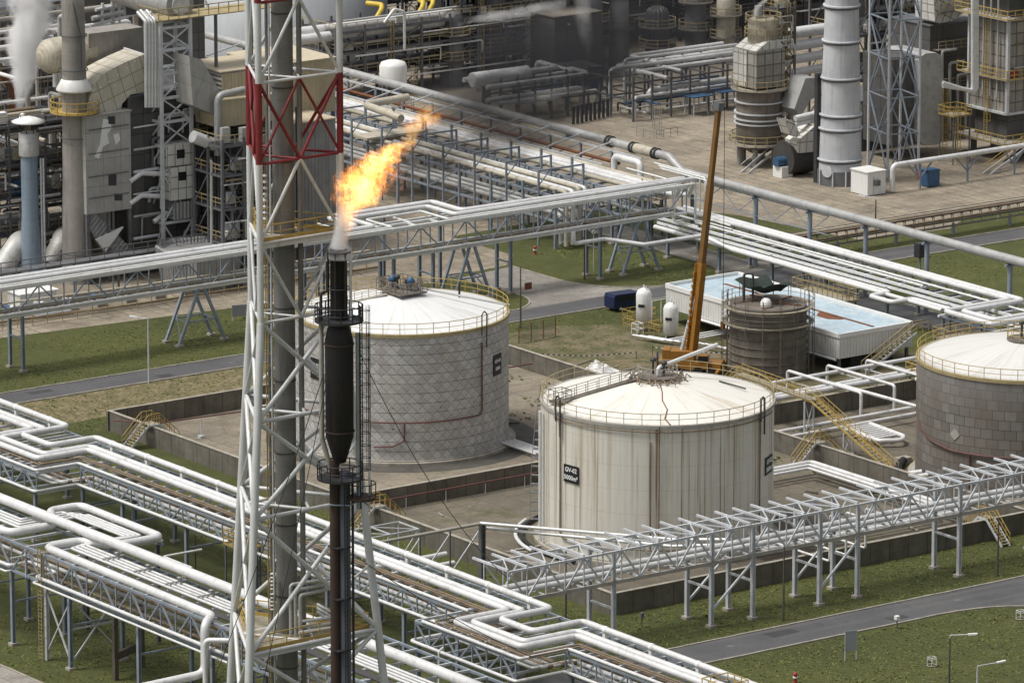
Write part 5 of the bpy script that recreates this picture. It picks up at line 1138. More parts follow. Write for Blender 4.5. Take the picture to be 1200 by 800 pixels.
mb = MB(); mb.cbox(tp.x+e.x, tp.y+e.y, 5.2, .4, .4, .8); obj('hook_block', mb, M['orange'], cr)
for s_ in (-1, 1):
    for u in (-3, 3.4):
        obj('outrigger', MB().bar(cp(u, -u*.25, .8), cp(u+s_*.6, -u*.25+s_*2.9, .8), .3).bar(cp(u+s_*.6, -u*.25+s_*2.9, .05), cp(u+s_*.6, -u*.25+s_*2.9, .9), .25), M['orange'], cr)
# stairs over the pit walls and the tall stair
def stile(label, a, b, ax='A', h=2.3, run=2.4, top=1.3, w=1.0, cross='b', m='yellow'):
    """stair climbing over a wall; cross = site axis walked along"""
    t = thing('stair', label, 'stair', (a, b, 0))
    P = (lambda s_, u, z: (a+u, b+s_, z)) if cross == 'b' else (lambda s_, u, z: (a+s_, b+u, z))
    mb = MB()
    for u in (-w/2, w/2):
        mb.bar(P(-run-top/2, u, .05), P(-top/2, u, h), .08, .24); mb.bar(P(run+top/2, u, .05), P(top/2, u, h), .08, .24); mb.bar(P(-top/2, u, h), P(top/2, u, h), .08, .2)
    obj('stringer', mb, M['steel_light'], t)
    mb = MB()
    for k in range(1, 10):
        for s_ in (-1, 1): mb.cbox(*P(s_*(top/2+run*(1-k/10)), 0, h*k/10), *((w, .24) if cross == 'b' else (.24, w)), .05)
    mb.cbox(*P(0, 0, h+.06), *((w, top) if cross == 'b' else (top, w)), .05); obj('tread', mb, M['grating'], t)
    mb = MB()
    for u in (-w/2, w/2):
        pts = [P(-run-top/2, u, .1), P(-top/2, u, h+.08), P(top/2, u, h+.08), P(run+top/2, u, .1)]; mb.rail(pts, 1.15, .75, .033)
    obj('handrail', mb, M[m], t); return t
stile('stair with bright yellow handrails stepping over the left wall of the quilted tank pit', -31.5, -15, cross='b', w=1.5)
stile('stair with yellow handrails over the front wall below the flare stack', 10, -15, cross='b')
stile('stair with yellow handrails over the dividing wall right of the streaked tank', 15.5, 36.4, cross='b', m='yellow')
stile('stair with pale treads over the wall by the right road under the bridge', 48.8, 30.8, cross='a', m='yellow')
ts = thing('stair', 'tall yellow stair climbing from the earthy pit over the white pipes', 'stair', (12, 45, 0))
A_, B_ = (-4, 41.0), (22.5, 42.0)
mb = MB(); lo, hi = (23.5, 40.2, .1), (8.0, 42.0, 4.4)
for u in (-.45, .45): mb.bar((lo[0], lo[1]+u, lo[2]), (hi[0], hi[1]+u, hi[2]), .08, .2); mb.bar((hi[0], hi[1]+u, hi[2]), (-6, 43+u, hi[2]), .08, .2); mb.bar((-6, 43+u, hi[2]), (-11, 43+u, .6), .08, .2)
obj('stringer', mb, M['yellow'], ts)
mb = MB()
for k in range(1, 24): mb.cbox(lo[0]+(hi[0]-lo[0])*k/24, lo[1]+(hi[1]-lo[1])*k/24, lo[2]+(hi[2]-lo[2])*k/24, .3, .9, .05)
mb.bar((hi[0],hi[1],hi[2]+.1), (-6,43,hi[2]+.1), 1.1, .06)
for k in range(1, 12): mb.cbox(-6-5*k/12, 43, 4.4-3.8*k/12, .3, 1.1, .05)
obj('tread', mb, M['grating'], ts)
mb = MB()
for u in (-.45, .45): mb.rail([(lo[0],lo[1]+u,lo[2]),(hi[0],hi[1]+u,hi[2]),(-6,43+u,hi[2]),(-11,43+u,.6)], 1.05, 1.1, .026)
obj('handrail', mb, M['yellow'], ts)
for a_, b_ in ((7,42.1),(14.5,41.3),(-5,43)):
    mb = MB(); z = 4.2 if a_ < 8 else 2.4
    for u in (-.6, .6): mb.bar((a_,b_+u,0),(a_,b_+u,z),.14)
    mb.bar((a_,b_-.6,.2),(a_,b_+.6,z),.08); mb.bar((a_,b_+.6,.2),(a_,b_-.6,z),.08); obj('trestle', mb, M['steel_light'], ts)
bs = thing('stair', 'brown yellow stair leaning against the short end of the white building', 'stair', (-13, 70, 0))
mb = MB()
for u in (0, 1.0): mb.bar((-13.3+u, 65.8, .1), (-13.3+u, 72.8, 3.6), .1, .26)
obj('stringer', mb, M['steel_light'], bs); mb = MB()
for k in range(1, 14): mb.cbox(-12.8, 65.8+7*k/14, .1+3.5*k/14, 1, .28, .05)
obj('tread', mb, M['grating'], bs); mb = MB()
for u in (0, 1.0): mb.rail([(-13.3+u,65.8,.1),(-13.3+u,72.8,3.6),(-13.3+u,74.5,3.6)], 1.1, .8, .045)
obj('handrail', mb, M['yellow_pale'], bs)
cage('yellow railed valve platform left of the mottled tank roof', 0, 67, 2.6, 3.5, 9, 1.2, 0, 'yellow', True)
cage('yellow railed platform by the short end of the white building', -9.5, 76, 3.2, 3, 4, 1.2, 0, 'yellow_pale', True)
cage('brown yellow scaffold platform above the far side of the blue roof', -33, 76.6, 3.6, 9, 2.4, 1.4, 0, 'yellow_pale', True)
eq = thing('skid', 'skid of white flanged pipes on the earth left of the mottled tank', 'pipe skid', (10.5, 48, 0))
mb = MB()
for k in range(8): mb.tube((8+k*.7, 46.2-k*.1, .7), (8+k*.7, 49.6-k*.1, .7), .16, 8)
obj('pipe_bank', mb, M['clad'], eq); obj('header', MB().pipe([(7.4,49.8,.75),(14,49.2,.75),(15.2,48,.75),(14,45.8,.75),(7.6,46.4,.75)], .25, 9, .8), M['clad'], eq)
mb = MB()
for k in range(3): mb.cbox(8+k*2.6, 48, .25, .6, .6, .5)
obj('block', mb, M['kerb'], eq)
pb = obj('pipe_block', MB().cbox(20.6, 43.6, .35, 1.0, 1.6, .7), M['kerb'], label='concrete block with a thin post near the tall yellow stair', cat='block')
sh = thing('cover_sheet', 'crumpled white sheet lying on the ground behind the roof rail of the streaked tank', 'sheet', (-4, 25, 0))
mb = MB(); N = 12; rr = random.Random(5)
H_ = [[max(0, 1.5*(1-abs(i/N-.5)*2)*(1-abs(j/N-.45)*1.9)+rr.uniform(-.12,.22)) for j in range(N+1)] for i in range(N+1)]
PC = S(700, 432, .5)
for i in range(N):
    for j in range(N):
        q = [(PC[0]-1.5+3.0*x/N, PC[1]-2.2+4.6*y/N, .03+H_[x][y]) for x, y in ((i,j),(i+1,j),(i+1,j+1),(i,j+1))]; mb.quad(q, [(0,0)]*4, False)
BASE[sh.name] = (PC[0], PC[1], 0); sh.location = W(PC[0], PC[1], 0); obj('sheet', mb, M['white'], sh)
# striped barrier tapes and loose poles on the grass
for k, (p, q) in enumerate((((-37.5,40),(-32,49)),((-33,52),(-25,58.5)))):
    mb = MB(); mb2 = MB(); n = 26; P = [Vector((*p, .95)).lerp(Vector((*q, .95)), i/n)-Vector((0,0,.3*sin(pi*i/n))) for i in range(n+1)]
    t = thing('barrier_tape', ['black and white barrier tape strung over the grass beside the pit wall corner', 'black and white barrier tape strung in front of the crane'][k], 'barrier tape', (*p, 0))
    for i in range(n): mb.quad([tuple(P[i]), tuple(P[i+1]), tuple(P[i+1]+Vector((0,0,.11))), tuple(P[i]+Vector((0,0,.11)))], [(0,i*.4),(0,i*.4+.4),(.1,i*.4+.4),(.1,i*.4)])
    obj('tape', mb, M['tape'], t)
    for e in (p, q): obj('stake', MB().bar((*e, 0), (*e, 1.1), .05), M['wood'], t)
for k in range(6):
    a_, b_ = -33+k*1.7, 39.5+k*.5; obj('pole', MB().tube((a_, b_, .12), (a_-2+.3*k, b_+5.5, .14), .07, 6), M['girder_tan'] if k % 2 else M['kerb'], label='loose pale pole lying on the grass right of the pit wall', cat='pole', group='loose poles on the grass')
mf = thing('mesh_fence', 'rusty mesh fence panel standing on the verge behind the pit wall corner', 'fence', (-49.5, 40.5, 0))
mb = MB(); p, q = S(608, 403), S(651, 394)
for k in range(4): e = k/3; mb.bar((p[0]+(q[0]-p[0])*e, p[1]+(q[1]-p[1])*e, 0), (p[0]+(q[0]-p[0])*e, p[1]+(q[1]-p[1])*e, 2.2), .08)
obj('fence_post', mb, M['rust'], mf); mb = MB()
for k in range(14): mb.bar((*p, .2+.15*k), (*q, .2+.15*k), .02)
for k in range(34): e = k/33; mb.bar((p[0]+(q[0]-p[0])*e, p[1]+(q[1]-p[1])*e, .1), (p[0]+(q[0]-p[0])*e, p[1]+(q[1]-p[1])*e, 2.2), .018)
obj('mesh', mb, M['rust_dirty'], mf)
# street lamps
def lamp(label, px, foot, top, arm, side=1, dark=True, head=True, pos=None):
    a_, b_ = pos or S(px, foot); z = zat(W(a_, b_, 0).y, top)
    t = thing('street_lamp', label, 'street lamp', (a_, b_, 0), 'street lamps along the plant roads')
    obj('pole', MB().tube((a_, b_, 0), (a_, b_, z), .11, 10, .07), M['wood'] if dark else M['steel_light'], t)
    if head:
        n = Vector((arm[0], arm[1], 0)); L = n.length
        e = Vector((a_, b_, z))+n+Vector((0,0,.35)); obj('arm', MB().pipe([(a_, b_, z-.02), (a_, b_, z+.25), e], .05, 8, .3), M['steel_light'], t)
        n.normalize(); obj('lamp_head', MB().bar(e-n*.1, e+n*.75+Vector((0,0,.08)), .28, .14), M['lamp_white'], t)
    return t
lamp('grey street lamp with white head beside the left road', 174.5, 449, 376, (-1.0, -.9), dark=False)
lamp('dark lamp pole without visible head by the driveway grass', 685, 328, 246, (.1, 0), head=False)
lamp('brown lamp pole with long white head on the front lawn', 1112, 812, 747, (1.1, 1.3))
lamp('light grey lamp with bent neck at the bottom edge near the corner', 1145, 806, 783, (.5, 2.0), dark=False)
lamp('brown pole standing in front of the open truss bridge', 918, 727, 640, (0, .1), head=False)
lamp('brown pole at the right end of the lawn by the wall stair', 1169, 675, 606, (0, .1), head=False)
lamp('thin brown pole left of the open truss bridge posts', 663, 724, 640, (0, .1), head=False)
lamp('thin dark pole under the lower left rack', 229, 671, 627, (0, .1), head=False)
lamp('white headed lamp behind the big grey pipeline above the tan yard', 1026, 262, 234, (-1.1, -.9), dark=True)
lamp('dark lamp pole in front of the far road near the driveway', 610, 385, 312, (0, .1), head=False)
# signs
def board_sign(label, px, py, w, h, z0, m, face, txt=None):
    a_, b_ = S(px, py); t = thing('sign', label, 'sign', (a_, b_, 0)); d = Vector((*face, 0)).normalized(); n = Vector((d.y, -d.x, 0))
    c = Vector((a_, b_, 0))
    for s_ in (-1, 1): obj('post', MB().bar(c+d*s_*w*.46, c+d*s_*w*.46+Vector((0,0,z0+h)), .09), M['steel_light'], t)
    mb = MB(); e = c+n*.05; mb.extrude([tuple(e-d*w/2+Vector((0,0,z0))), tuple(e+d*w/2+Vector((0,0,z0))), tuple(e+d*w/2+Vector((0,0,z0+h))), tuple(e-d*w/2+Vector((0,0,z0+h)))], tuple(-n*.06)); bo = obj('board', mb, m, t)
    if txt:
        for i, (s_, sz) in enumerate(txt): text_mesh(s_, sz, d, tuple(e+n*.02+Vector((0,0,z0+h*(.72-.38*i)))), M['sign_black'], bo)
    return t
board_sign('grey sign board on two legs on the lawn beside the front road', 997, 773, 1.2, 1.9, .9, M['sign_grey'], (.3, .95))
board_sign('grey information board with dark lettering beside the trestle of the long bridge', 283, 375, 2.3, 1.3, .5, M['sign_grey'], (.25, .97))
obj('sign_board', MB().cbox(*S(619, 344), .9, .08, 1.0, .8), M['rust'], label='small red brown board on the lawn corner by the driveway', cat='sign')
def round_sign(label, px, py, hgt, r=.38):
    a_, b_ = S(px, py); t = thing('traffic_sign', label, 'sign', (a_, b_, 0)); n = Vector((-S36*0+cos(CAMT), sin(CAMT), 0))
    obj('post', MB().tube((a_, b_, 0), (a_, b_, hgt), .045, 8), M['steel_light'], t); c = Vector((a_, b_, hgt))
    obj('rim', MB().tube(c+n*.05, c+n*.09, r, 24), M['sign_black'], t); obj('disc', MB().tube(c+n*.09, c+n*.11, r*.82, 24), M['sign_white'], t)
    rt = Vector((-n.y, n.x, 0)); mb = MB(); mb.bar(c+n*.12-rt*r*.3-Vector((0,0,r*.4)), c+n*.12+rt*r*.3+Vector((0,0,r*.4)), .1, .02, up=tuple(n)); obj('diagonal_bar', mb, M['sign_black'], t); return t
round_sign('round white and dark traffic sign on a post at the edge of the tan yard', 1169.5, 259, 1.9, .5)
round_sign('round white plate hung under the right end of the truss bridge', 695.5, 318, 4.8, .32)
ws = thing('reflector_post', 'small white topped post at the edge of the front road', 'post', (*S(1051, 736), 0)); p = S(1051, 736)
obj('post', MB().bar((*p, 0), (*p, .9), .08), M['wood'], ws); obj('white_top', MB().cbox(*p, 1.05, .4, .4, .35), M['white'], ws)
for k, (px, py) in enumerate(((1092, 780), (1196, 725))):
    p = S(px, py); t = thing('frame_stand', ['small white wire frame standing on the lawn by the brown lamp pole', 'small white wire frame at the right edge by the front road'][k], 'stand', (*p, 0)); mb = MB()
    for i in (-.3, .3):
        for j in (-.3, .3): mb.bar((p[0]+i, p[1]+j, 0), (p[0]+i, p[1]+j, .85), .035)
    mb.rail([(p[0]-.3,p[1]-.3,.45),(p[0]+.3,p[1]-.3,.45),(p[0]+.3,p[1]+.3,.45),(p[0]-.3,p[1]+.3,.45)], .4, 2, .018, mid=True, closed=True)
    obj('frame', mb, M['white'], t); obj('ring', MB().sweep(circ(p, .45, .08, 14), .05, 6), M['kerb'], t)
for px, py, lb in ((932, 800, 'red and white marker post at the bottom edge of the lawn'), (627, 298, 'red hydrant post on the grass beneath the long bridge')):
    p = S(px, py); t = thing('hydrant', lb, 'hydrant', (*p, 0)); obj('body', MB().lathe([(.2, 0), (.16, .15), (.15, .75), (.22, .8), (.2, .95), (.02, 1.05)], p, 12), M['red'], t); obj('cap', MB().lathe([(.24, .5), (.24, .62)], p, 12), M['white'], t)
mk = S(752, 735); t = thing('marker_post', 'small dark marker post on the grass in front of the stained wall', 'post', (*mk, 0)); obj('post', MB().bar((*mk, 0), (*mk, 1.0), .07), M['wood'], t); obj('plate', MB().cbox(*mk, 1.2, .3, .3, .5), M['mid_steel'], t)
gb = thing('monitor_box', 'dark grey signal box on a post under the big grey pipeline', 'box', (*S(1078, 322), 0)); p = S(1078, 322)
obj('post', MB().bar((*p, 0), (*p, 2.2), .2), M['steel'], gb); obj('housing', MB().cbox(*p, 3.0, 1.0, 1.1, 1.7), M['dark_steel'], gb)
# guard barrier along the far side road, right of the low rack
bt = thing('conveyor_rail', 'long low brown rack of small pipes along the road under the big grey pipeline', 'pipe rack', (-58, 115, 0))
for k, (a_, z, m_) in enumerate(((-62.6,3.0,'clad_beige'),(-61.9,3.0,'rust_pipe'),(-61.2,3.0,'rust_pipe'),(-62.2,2.0,'rust_pipe'))): obj('pipe_run', MB().tube((a_, 92, z), (a_, 150, z), .16, 8), M[m_], bt)
mb = MB()
for k in range(40): mb.bar((-63, 92+k*1.5, 1.5), (-63, 92+k*1.5, 3.1), .07); mb.bar((-60.9, 92+k*1.5, 1.5), (-60.9, 92+k*1.5, 3.1), .07); mb.bar((-63, 92+k*1.5, 2.8), (-60.9, 92+k*1.5, 2.8), .08)
for a_ in (-63, -60.9): mb.bar((a_, 92, 1.5), (a_, 151, 1.5), .2); mb.bar((a_, 92, 3.1), (a_, 151, 3.1), .1)
obj('frame', mb, M['rust_dirty'], bt)
for k in range(7): obj('post', MB().bar((-62, 93+k*9, 0), (-62, 93+k*9, 1.5), .3), M['steel'], bt)
wb = obj('white_cabin', MB().box(-60, -52, 130.5, 138, 0, 5.2), M['white_corr'], label='white sheet clad cabin cut off by the right edge beyond the pipeline', cat='cabin')

rg2 = random.Random(12)
for k in range(26):
    z0, z1, z2, z3 = ((6, 46, -13, -7), (6, 47, 18, 35), (8, 46, 37.5, 42), (-36, 2, 20, 34))[k % 4]; a, b = rg2.uniform(z0, z1), rg2.uniform(z2, z3); t = rg2.uniform(0, 3.1); L = rg2.uniform(.4, 1.6)
    obj('scrap_piece', MB().bar((a-cos(t)*L, b-sin(t)*L, .12), (a+cos(t)*L, b+sin(t)*L, .12+rg2.uniform(0, .12)), rg2.uniform(.12, .3), .14), M[rg2.choice(['kerb', 'wood', 'girder_tan', 'rust_dirty', 'white'])], label='loose plank or block lying on the floor of a walled tank pit', cat='debris', group='loose planks and blocks in the tank pits')
wt = MB()
for _ in range(5200):
    z0, z1, z2, z3 = ((4.9, 48, -14.6, -12), (4.9, 48, 33, 36), (5, 48, 37, 40), (-39, 4, -14.6, -12.5), (0, 46, 37, 47), (-38, 4, 22, 36.5))[rg2.randrange(6)]
    a, b = rg2.uniform(z0, z1), rg2.uniform(z2, z3); cl = sin(a*.7+b*.4)+sin(b*.9-a*.3)
    if cl < .5: continue
    h = rg2.uniform(.1, .35)
    for q in range(3):
        t = rg2.uniform(0, 2*pi); w = rg2.uniform(.07, .16); dx, dy = cos(t), sin(t); wt.quad([(a-dx*w, b-dy*w, .02), (a+dx*w, b+dy*w, .02), (a+dy*h, b-dx*h, h)], [(0,0),(1,0),(.5,1)])
obj('weeds', wt, M['tuft'], None, 'low green weeds growing along the walls of the tank pits', 'weeds', None, 'stuff', (0,0,0))
# ---------------------------------------------------------------- process units beyond the bridge
def PA(px, py, A):                          # sight line meets the plane a = A
    u = (px-600)/F; v = (py-400)/F
    d = (A-480)/(u*S36-(CS-v*SN)*C36); X, Y, Z = u*d, d*(CS-v*SN), CH-d*(SN+v*CS)
    return (A, site(X, Y)[1], Z)
def PB(px, py, B):
    u = (px-600)/F; v = (py-400)/F
    d = (B+340)/(u*C36+(CS-v*SN)*S36); X, Y, Z = u*d, d*(CS-v*SN), CH-d*(SN+v*CS)
    return (site(X, Y)[0], B, Z)
def ztop(px, base, y): a, b = S(px, base); return zat(W(a, b, 0).y, y)
def slab(label, name, cat, pxs, A, depth, m, group=None, parent=None):      # outline on plane a = A, pushed back by depth
    P = [PA(x, y, A) for x, y in pxs]; ar = sum(P[i][1]*P[(i+1)%len(P)][2]-P[(i+1)%len(P)][1]*P[i][2] for i in range(len(P)))
    if ar < 0: P = P[::-1]
    mb = MB(); mb.extrude(P, (-depth, 0, 0)); return obj(name, mb, M[m], parent, label, cat, group)
def unit(label, cat, px, base, la, lb, y1, y0=None, name='process_unit', face='grey_panel', top=None, legs='mid_steel'):
    """clad box: near corner above ground pixel (px, base), roof at pixel y1, underside at y0 (on legs)"""
    a, b = S(px, base); Y = W(a, b, 0).y; z1 = zat(Y, y1); z0 = zat(Y, y0) if y0 else 0
    t = thing(name, label, cat, (a-la/2, b+lb/2, 0))
    obj('wall', MB().box(a-la, a, b, b+lb, z0, z1-.15), M[face], t)
    obj('roof', MB().box(a-la-.15, a+.15, b-.15, b+lb+.15, z1-.15, z1), M[top or face], t)
    if z0 > .5:
        for i in (0, 1):
            for j in (0, .5, 1): obj('leg', MB().bar((a-la*i*.94-.2, b+.2+(lb-.4)*j, 0), (a-la*i*.94-.2, b+.2+(lb-.4)*j, z0), .36), M[legs], t)
    return t, (a, b, z0, z1)
def steel_frame(label, a0, a1, b0, b1, levels, na, nb, m='mid_steel', rails=None, decks=True, cat='steel frame', brace=True, w=.3):
    t = thing('steel_frame', label, cat, ((a0+a1)/2, (b0+b1)/2, 0)); H = levels[-1]
    A = [a0+(a1-a0)*i/na for i in range(na+1)]; B = [b0+(b1-b0)*j/nb for j in range(nb+1)]
    for a in A:
        for b in B: obj('column', MB().bar((a, b, 0), (a, b, H+.9), w), M[m], t)
    for z in levels:
        mb = MB()
        for a in A: mb.bar((a, b0, z), (a, b1, z), w*.6, w*.9)
        for b in B: mb.bar((a0, b, z-.02), (a1, b, z-.02), w*.55, w*.85)
        obj('beam', mb, M[m], t)
        if decks: obj('deck', MB().box(a0, a1, b0, b1, z+w*.5, z+w*.5+.06), M['dark_steel'], t)
        if rails:
            mb = MB(); mb.rail([(a0,b0,z+.2),(a1,b0,z+.2),(a1,b1,z+.2)], 1.1, 1.7, .045); obj('railing', mb, M[rails], t)
    if decks or rails:
        rz = random.Random(int(abs(a0*7+b0*3)))
        for z in levels:
            for q in range(3):
                a_ = a1-rz.uniform(.4, 1.6); b_ = rz.uniform(b0+.6, b1-.6); h_ = rz.uniform(.7, 1.9); f_ = MB()
                if q % 2: f_.lathe([(.02, z+.3), (.32+.3*rz.random(), z+.35), (.32, z+h_), (.05, z+h_+.15)], (a_, b_), 12)
                else: f_.cbox(a_, b_, z+.3+h_/2, rz.uniform(.4, 1), rz.uniform(.6, 1.6), h_)
                obj('fitting', f_, M[rz.choice(['clad', 'clad_dull', 'drum', 'steel_light', 'white', 'blue', 'clad_beige'])], t)
            for q in range(2):
                b_ = rz.uniform(b0, b1-3); L_ = rz.uniform(2, b1-b0); zz_ = z-rz.uniform(.4, 1.6); e_ = min(b1, b_+L_)
                obj('service_line', MB().pipe([(a1+.25, b_, zz_), (a1+.25, e_, zz_), (a1+.25, e_, zz_-rz.uniform(.6, 2.4))], rz.uniform(.07, .16), 7), M[rz.choice(['clad', 'clad', 'clad_dull', 'white_pipe', 'rust_pipe'])], t)
        b_ = rz.uniform(b0+1, b1-1); mb = MB(); mb.ladder((a1+.4, b_, 0), H+1, (0, 1), .5, True); obj('ladder', mb, M['yellow_pale'], t)
    if brace:
        mb = MB(); zs = [0]+list(levels)
        for k in range(len(zs)-1):
            for j in range(0, nb, 2): mb.bar((a1, B[j], zs[k]), (a1, B[j+1], zs[k+1]), w*.45); mb.bar((a1, B[j+1], zs[k]), (a1, B[j], zs[k+1]), w*.45)
        obj('bracing', mb, M[m], t); mb = MB()
        for k in range(len(zs)-1):
            for i in range(0, na, 2): mb.bar((A[i], b0, zs[k]), (A[i+1], b0, zs[k+1]), w*.45)
        obj('bracing', mb, M[m], t)
    return t
def cyl(label, c, r, z0, z1, m, cat='vessel', name='vessel', dome=True, r1=None, group=None, rings=0, parent=None):
    r1 = r1 or r; pr = [(r, z0), (r1, z1)]
    if dome: pr += [(r1*.85, z1+r1*.3), (r1*.5, z1+r1*.5), (.03, z1+r1*.56)]
    return obj(name, MB().lathe(pr, c, 28), M[m], parent, label, cat, group)
# --- yard boundary pieces: tall concrete stack
p = S(91, 330); Y_ = W(*p, 0).y; zf = lambda y: zat(Y_, y)
st = thing('chimney_stack', 'tall streaked grey concrete stack with conical collar and yellow ring platform at the left', 'chimney', (*p, 0))
obj('shaft', MB().lathe([(1.85, 0), (1.72, zf(280)), (1.55, zf(200)), (1.42, zf(90)), (1.32, zf(0)), (1.25, zf(-140))], p, 32), M['concrete_stack'], st)
obj('collar', MB().lathe([(1.45, zf(92)), (2.15, zf(104)), (2.1, zf(106)), (1.42, zf(103))], p, 32, cap=False), M['white_tank'], st)
q = obj('ring_platform', MB().lathe([(1.5, zf(131)), (2.9, zf(131)), (2.9, zf(131)+.12), (1.5, zf(131)+.12)], p, 24, smooth=False, cap=False), M['yellow'], st)
mb = MB(); mb.rail(circ(p, 2.85, zf(131)+.1, 14)[:-1], 1.3, 4, .05, closed=True, kick=True); obj('railing', mb, M['yellow'], q)
for y in (42, 82, 161, 296): obj('band', MB().lathe([(1.45+.0016*(y)+.04, zf(y)), (1.52+.0016*y, zf(y)), (1.52+.0016*y, zf(y)+.15), (1.45+.0016*y+.04, zf(y)+.15)], p, 32, smooth=False, cap=False), M['mid_steel'], st)
mb = MB(); mb.sweep([(p[0]+1.7*cos(CAMT+.6), p[1]+1.7*sin(CAMT+.6), zf(y)) for y in (78, 60, 40)]+[(p[0]+1.3*cos(CAMT-.5), p[1]+1.3*sin(CAMT-.5), zf(-30))], .07, 6); obj('cable', mb, M['dark_pipe'], st)
# blue grey stack with rain cap
p = S(37, 330); Y_ = W(*p, 0).y
st = thing('vent_stack', 'shorter blue grey stack with flat white rain cap at the left edge', 'chimney', (*p, 0))
obj('shaft', MB().lathe([(1.35, 0), (1.3, zf(300)), (1.0, zf(250)), (1.0, zf(182))], p, 28), M['blue_stack'], st); obj('upper_shaft', MB().lathe([(1.2, zf(182)), (1.2, zf(156)), (1.0, zf(155))], p, 28), M['drum'], st)
mb = MB()
for k in range(8): t_ = 2*pi*k/8; mb.bar((p[0]+1.0*cos(t_), p[1]+1.0*sin(t_), zf(156)), (p[0]+1.3*cos(t_), p[1]+1.3*sin(t_), zf(142)), .1)
obj('cap_strut', mb, M['dark_steel'], st); obj('rain_cap', MB().lathe([(1.95, zf(143)), (2.0, zf(142)), (.9, zf(138)), (.1, zf(136))], p, 28), M['white_tank'], st)
for dx in (1.35, 1.65): q = site(*(Vector(W(*p, 0).xy)+Vector((dx, -.3)))); obj('side_pipe', MB().tube((*q, 0), (*q, zf(185)), .12, 8), M['steel_light'], st)
# furnace with its breeching
fu, (a_, b_, z0, z1) = unit('grey panelled furnace box with small dark openings right of the concrete stack', 'furnace', 103, 334, 4.5, 6.2, 136, 252, 'furnace', 'grey_panel')
for (x, y, w, h) in ((131, 141, 8, 9), (132, 211, 9, 13), (139, 231, 9, 8)):
    P = [PA(x-w/2, y+h/2, a_+.06), PA(x+w/2, y+h/2, a_+.06), PA(x+w/2, y-h/2, a_+.06), PA(x-w/2, y-h/2, a_+.06)]; mb = MB(); mb.extrude(P, (-.1, 0, 0)); obj('hatch', mb, M['dark_steel'], fu)
mb = MB(); mb.extrude([PA(106,244,a_-.3), PA(163,300,a_-.3), PA(158,318,a_-.3), PA(126,300,a_-.3), PA(106,270,a_-.3)], (-3.4,0,0)); obj('hopper', mb, M['grey_corr'], fu)
for P_ in ([(121,139),(129,141),(131,150),(126,158),(128,168),(121,172),(116,186),(111,184),(117,170),(119,155)], [(133,158),(139,156),(141,164),(136,170)]):
    mb = MB(); mb.extrude([PA(x, y, a_+.05) for x, y in P_][::-1], (-.06,0,0)); obj('peeling_patch', mb, M['white_tank'], fu)
for y in (150, 178, 205, 230):
    mb = MB(); mb.bar(PA(104,y+3,a_+.06), PA(151,y-4,a_+.06), .1); obj('seam', mb, M['mid_steel'], fu)
mb = MB(); mb.extrude([PA(113,281,a_+.2), PA(145,266,a_+.2), PA(124,295,a_+.2)], (-.4,0,0)); obj('hopper_gusset', mb, M['white_tank'], fu)
slab('beige panelled elbow duct curving down onto the furnace box', 'duct', 'duct', [(169,64),(169,108),(153,111),(143,122),(141,136),(104,136),(104,118),(110,100),(120,88),(134,80),(150,72)], a_-.8, 4.4, 'beige_panel')
mb = MB()
for k in range(7):
    e = k/6; P0 = PA(108+61*e, 112-48*e if e > .2 else 106-20*e, a_-.75); mb.bar(P0, (P0[0]-4.4, P0[1], P0[2]+.1), .16)
obj('duct_ribs', mb, M['white_tank'], label='pale stiffening ribs across the beige elbow duct', cat='rib')
slab('long concrete grey duct box running behind the concrete stack', 'duct', 'duct', [(104,40),(168,32),(168,64),(104,72)], a_-6, 3.5, 'concrete_stack')
P0, P1 = PA(60, 66, a_-8), PA(104, 58, a_-8)
mb = MB().tube(P0, P1, 2.1, 28, None, False); dm = [(2.1*cos(q*pi/12), 1.7*sin(q*pi/12)) for q in range(7)]
for (r0, e0), (r1_, e1) in zip(dm, dm[1:]): mb.sweep([(P0[0], P0[1]-e0, P0[2]), (P0[0], P0[1]-e1, P0[2])], r0, 28, False, max(r1_, .02))
obj('drum', mb, M['clad_beige'], label='round ended cream drum left of the concrete stack', cat='drum')
# frame tower and risers
fa_ = a_+.8; fb_ = PA(190, 172, fa_)[1]; FYw = W(fa_, fb_, 0).y
ft = steel_frame('tall grey steel stair tower frame with crossed bracing left of the lattice tower', fa_-3.2, fa_, fb_, fb_+4.1, [zat(FYw, y) for y in (262, 205, 172, 144, 116, 88, 60, 34)], 1, 1, 'steel_light', None, False, 'steel frame', True, .36)
ztp = zat(W(fa_,fb_,0).y, 30)
pl = thing('access_platform', 'yellow railed walkway on top of the grey frame tower', 'platform', (fa_-2, fb_+9, 0))
obj('deck', MB().box(fa_-4, fa_+.4, fb_-.5, fb_+19, ztp+.5, ztp+.62), M['yellow_pale'], pl); mb = MB(); mb.rail([(fa_-4,fb_-.5,ztp+.6),(fa_+.4,fb_-.5,ztp+.6),(fa_+.4,fb_+19,ztp+.6)], 1.3, 1.4, .05); obj('railing', mb, M['yellow_pale'], pl)
for k in range(3): obj('post', MB().bar((fa_-.5, fb_+8+5*k, 0), (fa_-.5, fb_+8+5*k, ztp+.5), .3), M['mid_steel'], pl)
for k in range(5):
    P0, P1 = PA(171+3.6*k, 126, fa_-.5), PA(171+3.6*k, 26-2*(k % 2), fa_-.5)
    pipe('upright pale pipe in the row of five beside the grey frame tower', [P0, P1, (P1[0]-1.8, P1[1], P1[2]+.9)], .2, 'clad', 'five upright pipes by the frame tower', 8)
P1 = PA(211, 6, fa_-1.5); P0 = (P1[0]-13, P1[1], P1[2])
dr = thing('drum', 'big grey horizontal drum with round end on top of the frame tower', 'drum', (P0[0], (P0[1]+P1[1])/2, 0))
